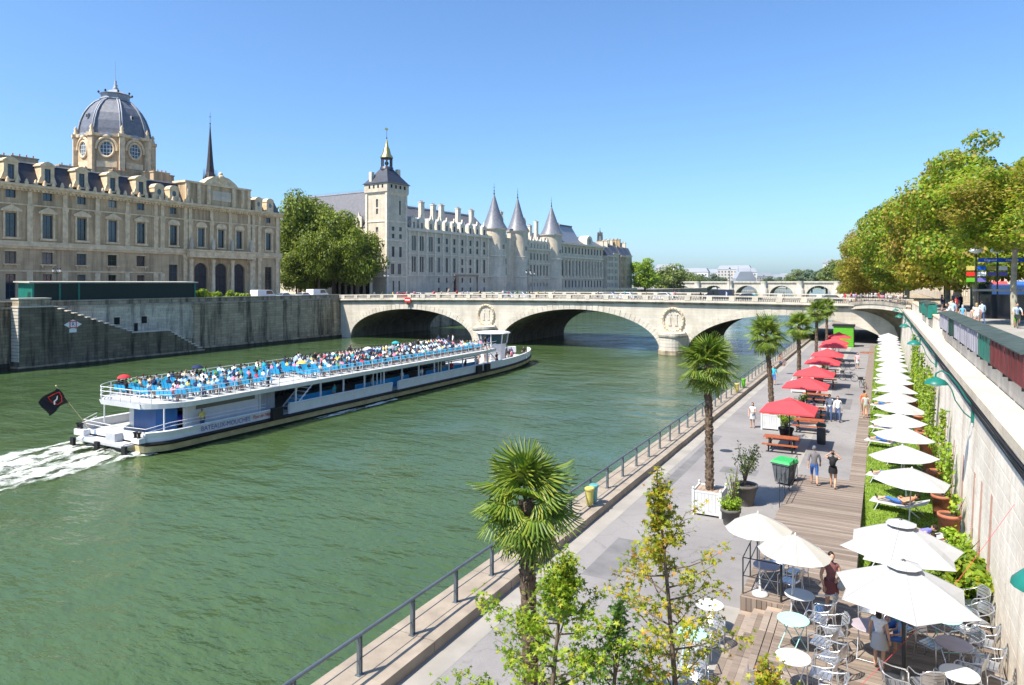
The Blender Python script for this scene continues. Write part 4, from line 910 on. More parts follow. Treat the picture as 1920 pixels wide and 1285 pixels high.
q = MB(); q.add([(109,1,29),(127,1,29),(124,4.5,36.6),(112,4.5,36.6),(127,14,29),(109,14,29),(124,10.5,36.6),(112,10.5,36.6)], [(0,1,2,3),(1,4,6,2),(3,2,6,7),(5,0,3,7)], 'lead'); q.box(111.8,124.2,4.3,10.7,36.61,37.2,'slate'); q.build('pavilion_roof', pc)
q = MB(); q.prism([(129.5,29),(135.5,29),(135.5,31),(134.8,32.4),(132.5,33.2),(130.2,32.4),(129.5,31)],-.3,4,'palace_trim',axis='y'); q.prism([(132.5+1.3*math.cos(R(a)),30.6+1.3*math.sin(R(a))) for a in range(0,360,24)],-.36,-.302,'glass_dark',axis='y'); q.build('bull_eye_dormer', pc)
# houses at the tip of the island
for i,(x0,x1,ze,zr,mt,lab) in enumerate(((148.6,157,24.8,31.5,'palace_stone','corner house with sunlit tan end wall next to the palace'),(157.1,164.5,26.0,32.5,'palace_stone','second quay house from the palace with chimneyed slate roof'),(164.6,172,25.2,33.0,'tribunal_stone','third quay house from the palace with tall chimneys'),(172.1,180.6,25.6,31.8,'palace_stone','last quay house of the row beside the round tree'))):
    P = Matrix.Rotation(PA,4,'Z') @ Vector((x0,-.8 if i%2 else -1.5,0)); t = thing('quay_house', lab, 'house', (-125+P.x,156+P.y,0), PA, 'houses at the island tip'); W = x1-x0
    H = [(x-.5,x+.5,z,z+2.0) for x in [1.2+k*1.75 for k in range(int((W-1)/1.75))] for z in (10,13.2,16.4,19.6,22.4)]
    q = MB(); facade(q,0,W,8.5,ze,H,mt,.3); q.add([(0,.34,8.5),(W,.34,8.5),(W,.34,ze),(0,.34,ze)],[(0,1,2,3)],'dark_opening'); q.add([(0,0,8.5),(0,13,8.5),(0,13,ze),(0,0,ze)],[(3,2,1,0)],mt); q.build('wall', t)
    for a,b,c,d in H: window(t,(a+b)/2,c,b-a,d-c,.15,'window_white','glass_dark',2,2)
    q = MB(); q.add([(0,0,ze),(W,0,ze),(W,2,ze+4),(0,2,ze+4),(0,13,ze),(W,13,ze),(W,6.5,zr-1),(0,6.5,zr-1)],[(0,1,2,3),(3,2,6,7),(7,6,5,4),(0,3,7,4),(1,5,6,2)],'slate_light'); q.box(-.1,W+.1,-.4,-.002,ze-.3,ze+.1,'palace_trim'); q.build('roof', t)
    chimney(t, .8, 4, ze+1, zr, .9, 3.5, mt, 3); chimney(t, W-.9, 4.5, ze+1, zr+.5, .9, 3.0, mt, 3)
    if i == 0:
        for k in range(4):
            q = MB(); q.box(-.06,-.003,3,4.2,11+k*3.3,13+k*3.3,'glass_dark'); q.build('side_window', t)
# timber gantry standing on the quay
P = Matrix.Rotation(PA,4,'Z') @ Vector((21,-9,0)); t = thing('timber_gantry', 'brown timber site gantry standing before the palace wall', 'gantry', (-125+P.x,156+P.y,0), PA)
q = MB(); q.box(-.4,.7,-.5,.5,8.5,14.0,'plank'); q.build('post', t); q = MB(); q.box(-1.2,11.5,-.4,.4,14.002,14.6,'plank'); q.build('beam', t)
q = MB(); q.tube((-4.6,0,8.5),(-.5,0,13.9),.38,.38,4,'plank'); q.build('brace', t); q = MB(); q.box(11.0,11.3,-.15,.15,8.5,14.0,'steel_dark'); q.build('steel_post', t); q = MB(); q.box(-.9,-.45,-.2,.2,8.5,13.99,'steel_dark'); q.build('steel_post', t)
# ---------------------------------------------------------------- far distance: old bridge, skyline, lattice tower
ob = thing('old_bridge', 'distant pale stone bridge of many round arches', 'bridge', (0,520,0))
q = MB(); AC = [-133.3,-109.4,-85.7,-62,-37.6]; hw = 8.2; xs = sorted(set([-160,-22]+[c+hw*math.cos(math.pi*i/16) for c in AC for i in range(17)]))
def oi_(x):
    for c in AC:
        if abs(x-c) < hw: return 2.2+7.6*math.sqrt(1-((x-c)/hw)**2)
    return -1
for a,b in zip(xs[:-1],xs[1:]):
    m_ = oi_((a+b)/2); za = max(oi_(a),2.2) if m_>0 else -1; zb = max(oi_(b),2.2) if m_>0 else -1
    q.add([(a,0,za),(b,0,zb),(b,0,11.6),(a,0,11.6)],[(0,1,2,3)],'limestone_bridge')
    q.add([(a,22,za),(b,22,zb),(b,22,11.6),(a,22,11.6)],[(3,2,1,0)],'limestone_bridge')
    if m_>0: q.add([(a,0,za),(a,22,za),(b,22,zb),(b,0,zb)],[(0,1,2,3)],'limestone_bridge')
q.build('arch_wall', ob)
q = MB(); q.box(-160,-22,-.6,22.6,11.6,12.2,'limestone_cornice'); q.box(-160,-22,-.5,.1,12.2,13.0,'limestone_bridge'); q.build('parapet', ob)
for c in [-145.3,-121.3,-97.5,-73.8,-49.8,-26]:
    q = MB(); q.lathe([(2.8,-1),(2.8,7.5),(1.8,8.4),(2.3,11.6),(2.5,13.1)],8,(c,-.5,0),'limestone_bridge'); q.build('pier', ob)
    q = MB(); q.tube((c,0,13),(c,0,17),.12,.08,5,'iron_black'); q.ball((c,0,17.2),.4,6,'iron_black'); q.build('lantern', ob)
rs = random.Random(4)
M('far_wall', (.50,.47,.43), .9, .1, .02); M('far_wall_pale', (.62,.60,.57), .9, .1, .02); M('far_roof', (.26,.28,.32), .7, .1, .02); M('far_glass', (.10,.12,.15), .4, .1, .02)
def far_house(x, y, w, d, h, z0, k, lab, mt):
    t = thing('far_building', lab, 'building', (x,y,z0), rs.uniform(-.3,.3)+R(20), 'far skyline buildings')
    q = MB(); q.box(-w/2,w/2,-d/2,d/2,0,h,mt); q.build('wall', t)
    q = MB(); q.add([(-w/2-.4,-d/2-.4,h),(w/2+.4,-d/2-.4,h),(w/2+.4,d/2+.4,h),(-w/2-.4,d/2+.4,h),(-w/2+3,-d/2+3,h+6),(w/2-3,-d/2+3,h+6),(w/2-3,d/2-3,h+6),(-w/2+3,d/2-3,h+6)],[(0,1,5,4),(1,2,6,5),(2,3,7,6),(3,0,4,7),(4,5,6,7)],'far_roof'); q.build('roof', t)
    me = MB(); me.box(-.9,.9,-.08,0,0,2.4,'far_glass'); me = me.mesh('window'); n_ = int(w/4.5)
    for i in range(n_):
        for j in range(int(h/4.5)): obj('window', me, t, loc=(-w/2+2.2+i*4.5,-d/2-.01,2+j*4.5))
TH = R(28.33)
def at_u(u, dist):
    k = (u-960)/1280; r = k*dist; return (r*math.cos(TH)-dist*math.sin(TH), r*math.sin(TH)+dist*math.cos(TH))
for i,(u,v,dd,w) in enumerate([(1250,496,1050,50),(1305,503,1000,60),(1325,506,1250,50),(1352,505,1100,70),(1378,498,1000,75),(1398,503,980,45),(1425,512,1150,55),(1442,516,1400,60),(1462,515,1300,70),(1478,513,1500,60),(1494,518,1600,50),(1560,487,1150,40),(1572,492,1200,30),(1285,508,1500,60),(1410,517,1700,80),(1450,521,1900,120),(1340,514,1700,100)]):
    x,y = at_u(u,dd); h = (530-v)*dd/1280+12-2-6
    far_house(x,y,w*.62,26,max(8,h),2,i,'%s distant pale building over the far bridge, %s' % (['broad','slim','low','long','roofed'][i%5],['above its left end','left of the centre','over its second arch','near the dark roofed hall','right of the hall','beyond the third arch','over the fourth arch','far right over the trees'][min(7,int((u-1250)/40))]), 'far_wall_pale' if i%2 else 'far_wall')
x,y = at_u(1395,940); t = thing('glass_roofed_hall', 'distant grey hall with raised blue roof above the far bridge', 'building', (x,y,2), R(28))
q = MB(); q.box(-14,14,-9,9,0,16,'far_roof'); q.build('wall', t); q = MB(); q.prism([(-13,16),(13,16),(8,25),(-8,25)],-8,8,'far_roof',axis='y'); q.build('roof', t); q = MB(); q.tube((-8,0,25),(-8,0,33),.5,.2,5,'far_roof'); q.tube((9,0,22),(9,0,30),.5,.2,5,'far_roof'); q.build('flagpoles', t)
x,y = at_u(1125,2900); t = thing('lattice_tower', 'top of a far tall iron lattice tower behind the palace', 'tower', (x,y,0), R(20))
q = MB()
for z0,z1,a,b in ((0,60,60,35),(60,120,35,20),(120,200,20,9),(200,225,9,8)):
    for sx in (-1,1):
        for sy in (-1,1): q.tube((sx*a,sy*a,z0),(sx*b,sy*b,z1),3.2,2.6,4,'bronze_dark')
for k in range(22):
    z = 120+k*4.6; w = 20-(z-120)*.13 if z<205 else 8.5; w = max(w,8)
    for sx in (-1,1): q.tube((sx*w,-w,z),(-sx*w,-w,z+4.6),1.2,1.2,4,'bronze_dark'); q.tube((-w,sx*w,z),(-w,-sx*w,z+4.6),1.2,1.2,4,'bronze_dark')
q.build('lattice', t); q = MB(); q.box(-11,11,-11,11,212,218,'bronze_dark'); q.lathe([(6,218),(4,226),(1,232),(.6,246)],8,(0,0,0),'bronze_dark'); q.build('top_cabin', t)
g = MB(); 
V = []; F = []; N = 60
for i in range(N+1):
    u = 1150+i*9; hgt = 6+34*math.exp(-((u-1560)/45)**2)+10*math.exp(-((u-1330)/90)**2)
    for k,(dd,hk) in enumerate(((1250,0),(1700,.35),(2200,1),(2800,.8))): x,y = at_u(u,dd); V.append((x,y,hgt*hk))
F = [(i*4+k,(i+1)*4+k,(i+1)*4+k+1,i*4+k+1) for i in range(N) for k in range(3)]
M('far_hill', (.17,.20,.14), .95, .2, .01); g.add(V,F,'far_hill',True); g.build('hill', kind='structure')
# ---------------------------------------------------------------- trees and plants
def leaf_cards(P, N, size, rng, aspect=.75):
    n = len(P); N = N+rng.normal(0,.55,(n,3)); N /= np.linalg.norm(N,axis=1)[:,None]+1e-9
    A = np.cross(N, rng.normal(0,1,(n,3))); A /= np.linalg.norm(A,axis=1)[:,None]+1e-9; B = np.cross(N,A)
    s = (size*(.6+.8*rng.random(n)))[:,None]
    V = np.stack([P-A*s*.5, P+B*s*.5*aspect-N*s*.08, P+A*s*.5, P-B*s*.5*aspect-N*s*.08],1)
    return V.reshape(-1,3), np.arange(4*n).reshape(-1,4)
def crown_points(n, rx, ry, rz, clumps, cr, seed, flat=.35, hollow=.5):
    rng = np.random.default_rng(seed)
    D = rng.normal(0,1,(clumps,3)); D /= np.linalg.norm(D,axis=1)[:,None]
    rad = (hollow+(1-hollow)*rng.random(clumps))[:,None]; C = D*rad*np.array([rx,ry,rz]); C[:,2] = np.where(C[:,2]<-rz*flat-.0, -rz*flat-rng.random(clumps)*rz*.25, C[:,2])
    R_ = cr*(.55+.75*rng.random(clumps)); idx = rng.choice(clumps, n, p=R_**2/np.sum(R_**2))
    d = rng.normal(0,1,(n,3)); d /= np.linalg.norm(d,axis=1)[:,None]; rr = (.55+.5*rng.random(n)**.7)[:,None]
    P = C[idx]+d*rr*R_[idx][:,None]*np.array([1.1,1.1,.75])
    return P, d*.9+np.array([0,0,.45]), C, R_, rng
_cr = {}
def crown_mesh(key, n, rx, ry, rz, clumps, cr, size, mats, seed):
    if key not in _cr:
        P,N,C,R_,rng = crown_points(n,rx,ry,rz,clumps,cr,seed); V,F = leaf_cards(P,N,size,rng)
        mi = (rng.random(n) < .0).astype(int) if len(mats)==1 else ((np.sin(P[:,0]*.5+seed)+np.sin(P[:,2]*.6+P[:,1]*.4)+rng.normal(0,.6,n)) > .9).astype(int)
        _cr[key] = (raw_mesh('crown',V,F,mats,mi), C)
    return _cr[key]
def trunk_mesh(h, r, C, mat, seed, z0=0, limbs=9):
    rg = random.Random(seed); q = MB(); pts = [Vector((0,0,z0)),Vector((rg.uniform(-.2,.2),rg.uniform(-.2,.2),h*.35)),Vector((rg.uniform(-.3,.3),rg.uniform(-.3,.3),h*.7)),Vector((0,0,h))]
    q.path([pts[0]-Vector((0,0,.1)),pts[0]+Vector((0,0,.3))]+pts[1:], [r*1.5,r*1.1,r*.95,r*.75,r*.5], 9, mat)
    for k in range(min(limbs,len(C))):
        c = Vector(C[rg.randrange(len(C))])+Vector((0,0,h)); s = pts[2].lerp(pts[3],rg.uniform(-.3,1)); m_ = s.lerp(c,.5)+Vector((0,0,.4))
        q.path([s,m_,c],[r*.4,r*.24,r*.07],5,mat)
    return q.mesh('trunk')
def tree(name, label, loc, ck, scale=1, rz=0, group=None, cz=None, th=None, tr=.35, bark='bark', seed=1, sc3=None):
    t = thing(name, label, 'tree', loc, rz, group, sc3 or scale)
    me,C = ck; obj('crown', me, t, loc=(0,0,cz)); obj('trunk', trunk_mesh(cz, tr, C, bark, seed), t)
    return t
cL1 = crown_mesh('L1',15000,8.2,8.2,8.5,70,3.0,.62,['leaf_left'],1); cL2 = crown_mesh('L2',14000,7.5,7.5,7.5,60,2.9,.62,['leaf_left'],2)
gl = 'trees on the boulevard corner'
tree('street_tree','low green tree beside the courthouse corner',(-139,135,8.5),cL2,1,R(20),gl,8.2,tr=.35,seed=9,sc3=(.62,.62,.8))
tree('street_tree','low dark tree in the shade behind the others',(-146,150,8.5),cL2,1,R(110),gl,7.2,tr=.4,seed=10,sc3=(.9,.9,.9))
tree('street_tree','tall broad green tree touching the courthouse end',(-145,142,8.5),cL1,1,0,gl,12.0,tr=.5,seed=3,sc3=(1.0,1.0,1.45))
tree('street_tree','middle green tree between courthouse and clock tower',(-136,146,8.5),cL2,1,R(70),gl,10.5,tr=.5,seed=4,sc3=(1.0,1.0,1.38))
tree('street_tree','lower rounded green tree nearest the clock tower',(-127.5,146,8.5),cL2,1,R(150),gl,9.0,tr=.45,seed=5,sc3=(.85,.85,1.15))
tree('street_tree','back green tree rising behind the middle one',(-153,156,8.5),cL1,1,R(200),gl,12.5,tr=.5,seed=6,sc3=(1,1,1.4))
tree('street_tree','small low green tree in front of the arcades',(-134,138,8.5),cL2,1,R(250),gl,10.5,tr=.4,seed=8,sc3=(.7,.7,1.0))
g = MB(); g.box(-141,-127,151,152,8.5,13.5,'palace_stone')
for i in range(6): g.box(-140+i*2.3,-138.8+i*2.3,150.8,150.99,8.6,12.2,'dark_opening')
g.build('arcade_wall', label='sun-dappled stone arcade seen under the boulevard trees', cat='wall')
cP = [crown_mesh('P%d'%i,30000,5.6,5.6,7.2,58,1.9,.34,[m_,m2],10+i) for i,(m_,m2) in enumerate((('leaf_plane','leaf_plane_brown'),('leaf_plane','leaf_plane_brown'),('leaf_plane_brown','leaf_plane')))]
gr_ = 'plane trees lining the right bank'
for i,(x,y,cz,k,rz,s3,lab) in enumerate([(10.8,44,14.6,0,0,(.75,.75,.50),'nearest plane tree leaning in at the right frame edge'),(8.4,59.5,16.4,1,60,(.70,.70,.50),'plane tree beside the blue bus stop signs'),(10.8,68,15.6,0,100,(.85,.85,.56),'bright green plane tree behind the stop signs'),(9.2,88,8.2,0,140,(1.15,1.15,1.2),'tallest plane tree on the right skyline'),(7.6,104,7.4,2,220,(1.2,1.2,1.32),'brownish plane tree above the bridge end'),
    (4.5,152,7.4,1,300,(1.45,1.45,1.55),'plane tree just past the bridge end'),(.5,176,7.2,2,20,(1.45,1.45,1.42),'russet plane tree second past the bridge'),(-1.5,200,7.0,2,80,(1.35,1.35,1.3),'russet plane tree third past the bridge'),(-4.5,226,6.4,2,170,(1.15,1.15,1.02),'low russet plane tree ending the right bank row')]):
    z = 8.95 if y < 115 else 7.6
    tree('plane_tree',lab,(x,y,z),cP[k],1,R(rz),gr_,cz,tr=.3,bark='bark_pale',seed=20+i,sc3=s3)
# far trees
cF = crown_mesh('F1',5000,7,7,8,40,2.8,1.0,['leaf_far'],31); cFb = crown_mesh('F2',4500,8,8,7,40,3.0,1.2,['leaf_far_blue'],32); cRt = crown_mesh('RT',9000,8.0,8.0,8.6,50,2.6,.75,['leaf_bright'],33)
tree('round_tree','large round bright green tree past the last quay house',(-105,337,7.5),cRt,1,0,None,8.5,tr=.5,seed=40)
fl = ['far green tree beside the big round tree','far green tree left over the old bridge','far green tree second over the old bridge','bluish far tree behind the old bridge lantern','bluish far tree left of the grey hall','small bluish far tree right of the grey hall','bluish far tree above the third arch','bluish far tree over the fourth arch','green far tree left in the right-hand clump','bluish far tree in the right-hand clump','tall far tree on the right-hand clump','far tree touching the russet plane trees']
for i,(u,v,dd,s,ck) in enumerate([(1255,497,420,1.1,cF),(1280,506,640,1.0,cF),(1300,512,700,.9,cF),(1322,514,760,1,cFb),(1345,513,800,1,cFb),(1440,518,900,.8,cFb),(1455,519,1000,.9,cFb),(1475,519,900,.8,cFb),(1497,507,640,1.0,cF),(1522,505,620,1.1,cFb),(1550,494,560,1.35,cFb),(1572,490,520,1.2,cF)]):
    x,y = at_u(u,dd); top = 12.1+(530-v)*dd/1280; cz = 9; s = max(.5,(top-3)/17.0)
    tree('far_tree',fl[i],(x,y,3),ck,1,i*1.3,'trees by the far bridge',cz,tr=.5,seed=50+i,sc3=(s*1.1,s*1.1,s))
# bushes on the island quay
def bush(name, label, loc, rx, ry, rz, n, size, mat, seed, cat='bush', group=None, clumps=16, cr=None):
    P,N,C,R_,rng = crown_points(n,rx,ry,rz,clumps,cr or min(rx,ry,rz)*.55,seed,.8,.3); P[:,2] = np.maximum(P[:,2],-rz*.95); V,F = leaf_cards(P,N,size,rng)
    t = thing(name,label,cat,loc,0,group); obj('foliage',raw_mesh('foliage',V,F,[mat]),t,loc=(0,0,rz))
    q = MB()
    for k in range(6): c = C[k]; q.path([(0,0,-.05),(c[0]*.5,c[1]*.5,rz*.6),(c[0],c[1],c[2]+rz)],[.04,.03,.012],5,'bark')
    q.build('stems',t); return t
for i in range(4): bush('quay_bush',['yellow-green bush right after the green shed','second yellow-green bush past the shed','third yellow-green bush past the shed','last low yellow-green bush before parked cars'][i],(-107.6,81.3+i*3.1,8.5),1.3,2.0,1.15-.1*i,900,.35,'leaf_hedge',60+i,group='bushes on the embankment')
# palms in planters
def frond_mesh(seed, L=.80, n=24):
    rg = random.Random(seed); V = []; F = []; 
    for i in range(n):
        a = R(-118+236*i/(n-1)); l = L*(.72+.28*math.cos(a*.6))*rg.uniform(.94,1.04); d = Vector((math.cos(a),math.sin(a),0)); s = Vector((-d.y,d.x,0)); w = .030
        zf = lambda t: .10*math.sin(min(1,t*1.3)*math.pi)-(.10+.5*abs(a)/2.1*.4)*t**2.2*rg.uniform(.8,1.2)
        o = len(V); b = Vector((.62,0,0))
        for t,ww in ((.02,.25),(.45,1.0),(.78,.8),(1.0,.08)):
            p = b+d*l*t+Vector((0,0,zf(t))); V += [p-s*w*ww-Vector((0,0,.006)),p+Vector((0,0,.012)),p+s*w*ww-Vector((0,0,.006))]
        for k in range(3):
            F += [(o+k*3,o+k*3+1,o+k*3+4,o+k*3+3),(o+k*3+1,o+k*3+2,o+k*3+5,o+k*3+4)]
    q = MB(); q.add(V,F,'palm_leaf'); q.path([(0,0,0),(.35,0,.03),(.68,0,.02)],[.02,.014,.010],5,'palm_leaf'); return q.mesh('frond')
FR = [frond_mesh(k) for k in range(3)]
def palm(loc, h, label, seed, lean=(0,0), nf=34, s=1.0, planter=True, plab=''):
    rg = random.Random(seed); t = thing('palm_tree', label, 'palm', (loc[0],loc[1],loc[2]), 0, 'palms in white planters')
    q = MB(); pts = []; rr = []
    for k in range(25): f = k/24; pts.append((lean[0]*f**1.5, lean[1]*f**1.5, f*h)); rr.append((.155-.025*f)*(1.10 if k%2 else .94))
    q.path(pts,rr,10,'palm_trunk',False)
    for k in range(170):
        f = rg.random(); a = rg.random()*6.28; r_ = .15-.02*f; px,py,pz = lean[0]*f**1.5+r_*math.cos(a), lean[1]*f**1.5+r_*math.sin(a), f*h
        q.obox((px,py,pz),(.05,.07,.12),a,'palm_trunk',ry=.35)
    q.build('trunk',t); top = Vector((lean[0],lean[1],h))
    for k in range(nf):
        f = k/nf; el = R(78-150*f+rg.uniform(-10,10)); az = k*2.39996+rg.uniform(-.2,.2); sc = s*rg.uniform(.88,1.08)*(1 if f<.75 else .9)
        obj('frond', FR[k%3], t, loc=top+Vector((0,0,.05-.35*f)), rot=(rg.uniform(-.3,.3),-el,az), scale=sc)
    if planter:
        p = thing('planter_box', plab, 'planter', (loc[0],loc[1],PZ), 0, 'white palm planters')
        for sx,sy in ((-1,-1),(-1,1),(1,-1),(1,1)):
            q = MB(); q.box(-.05,.05,-.05,.05,0,1.02,'white_paint'); q.ball((0,0,1.06),.055,6,'white_paint'); q.build('corner_post',p,loc=(sx*.53,sy*.53,0))
        for k in range(4):
            q = MB()
            for j in range(7): q.box(-.478+j*.138,-.478+j*.138+.13,-.022,.02,.10,.94,'white_paint')
            q.box(-.478,.478,-.03,.028,.08,.16,'white_paint'); q.box(-.478,.478,-.03,.028,.90,.97,'white_paint'); q.build('side_panel',p,loc=(.53*math.sin(k*math.pi/2),-.53*math.cos(k*math.pi/2),0),rz=k*math.pi/2)
        q = MB(); q.box(-.5,.5,-.5,.5,.1,.88,'plank'); 
        for j in range(6): q.box(-.5+j*.167,-.5+j*.167+.155,-.5,.5,.88,.92,'plank')
        q.build('timber_cover',p)
pl = [(11.6,4.15,(-.08,-.05)),(27.8,5.0,(-.1,.1)),(45.6,5.0,(-.35,.1)),(62,4.6,(0,0)),(79.5,5.2,(.1,0)),(96,5.2,(0,.1))]
wl = ['nearest big fan palm rising above the young trees','second fan palm on a tall straight trunk','third fan palm with leaning trunk','fourth fan palm along the promenade','fifth fan palm along the promenade','farthest fan palm before the bridge']
pw = ['white slatted planter hidden under the nearest palm','large white planter box of the second palm','white planter box beside the first red parasol','white planter box below the second red parasol','white planter box of the fifth palm','white planter box of the farthest palm']
for i,(y,h,ln) in enumerate(pl): palm((-6.0+(.15 if i==0 else 0),y,PZ+.9),h,wl[i],70+i,ln,36 if i<3 else 28,(.82,.95,1,1,1,1)[i],True,pw[i])
# young sweetgum trees in the foreground
def star_leaf(P, rng, size, dirs):
    n = len(P); a = np.array([0,.36,.63,.95,1.26,1.57,1.88,2.2,2.5,2.85])*2*math.pi/3.14; r = np.array([1,.34,.85,.33,.8,.2,.8,.33,.85,.34]); a = np.linspace(0,2*math.pi,10,endpoint=False)
    Nn = dirs+rng.normal(0,.5,(n,3)); Nn /= np.linalg.norm(Nn,axis=1)[:,None]; A = np.cross(Nn,rng.normal(0,1,(n,3))); A /= np.linalg.norm(A,axis=1)[:,None]; B = np.cross(Nn,A); s = (size*(.7+.6*rng.random(n)))[:,None]
    V = np.zeros((n,10,3))
    for k in range(10): V[:,k] = P+(A*math.cos(a[k])+B*math.sin(a[k]))*s*r[k]*.55-Nn*s*.12*(r[k]**2)
    return V.reshape(-1,3), np.arange(10*n).reshape(-1,10)
def young_tree(label, loc, h, w, n, seed, mat, lean=(0,0), size=.125):
    rg = random.Random(seed); rng = np.random.default_rng(seed); t = thing('young_tree',label,'tree',loc,0,'young trees in the foreground')
    q = MB(); q.path([(0,0,0),(lean[0]*.2,lean[1]*.2,h*.35),(lean[0]*.6,lean[1]*.6,h*.7),(lean[0],lean[1],h*.98)],[.06,.05,.03,.008],7,'bark'); pts = []
    for k in range(48):
        f = .22+.74*(k/48); z = f*h; a = k*2.4+rg.uniform(-.5,.5); l = w*math.sqrt(max(.02,1-((f-.42)/.50)**2))*rg.uniform(.35,1.1)*(1 if f < .8 else .4); b = Vector((lean[0]*f**1.3,lean[1]*f**1.3,z)); e = b+Vector((math.cos(a)*l,math.sin(a)*l,l*rg.uniform(.25,.7))); m_ = b.lerp(e,.5)+Vector((0,0,-.06*l))
        q.path([b,m_,e],[.017,.010,.003],5,'bark')
        for j in range(4):
            s_ = b.lerp(e,.35+.2*j); a2 = a+rg.choice([-1,1])*rg.uniform(.5,1.1); l2 = l*rg.uniform(.2,.45)+.08; e2 = s_+Vector((math.cos(a2)*l2,math.sin(a2)*l2,l2*rg.uniform(-.1,.7))); q.path([s_,e2],[.006,.002],4,'bark')
            for i_ in range(4): pts.append(s_.lerp(e2,.3+.25*i_))
        for j in range(3): pts.append(b.lerp(e,.7+.15*j))
    for j in range(24): pts.append(Vector((lean[0]*.96,lean[1]*.96,h*(.78+.0092*j))))
    q.build('trunk',t); pts = np.array([tuple(p) for p in pts]); wgt = rng.random(len(pts))**1.6; wgt /= wgt.sum(); P = pts[rng.choice(len(pts),n,p=wgt)]+rng.normal(0,.065,(n,3)); d = np.tile(np.array([0,0,.8]),(n,1))+rng.normal(0,.35,(n,3))
    V,F = star_leaf(P,rng,size,d); obj('crown',raw_mesh('crown',V,F,[mat]),t)
    q = MB(); q.lathe([(.28,-.0),(.36,.5),(.39,.5),(.39,.56),(.33,.56),(.33,.48)],16,(0,0,0),'pot_grey'); q.lathe([(.32,.47),(.02,.5)],16,(0,0,0),'soil'); q.build('pot',t)
    return t
young_tree('left young tree with lime green leaves in front of the palm',(-4.5,9.2,PZ),5.2,1.3,6200,81,'leaf_gum',(.3,.35),.105)
young_tree('dark green small tree between the two lime ones',(-3.6,9.6,PZ),4.6,.75,1500,82,'leaf_gum_dark',(.2,.1),.11)
young_tree('tall young tree with yellow and russet leaves near the middle',(-2.7,10.7,PZ),6.3,1.0,4000,83,'leaf_gum_autumn',(-.40,-.15),.105)
young_tree('small russet leaved tree at the bottom edge by the steps',(-1.5,10.2,PZ),3.9,.8,2400,84,'leaf_gum_autumn',(.1,.1),.105)
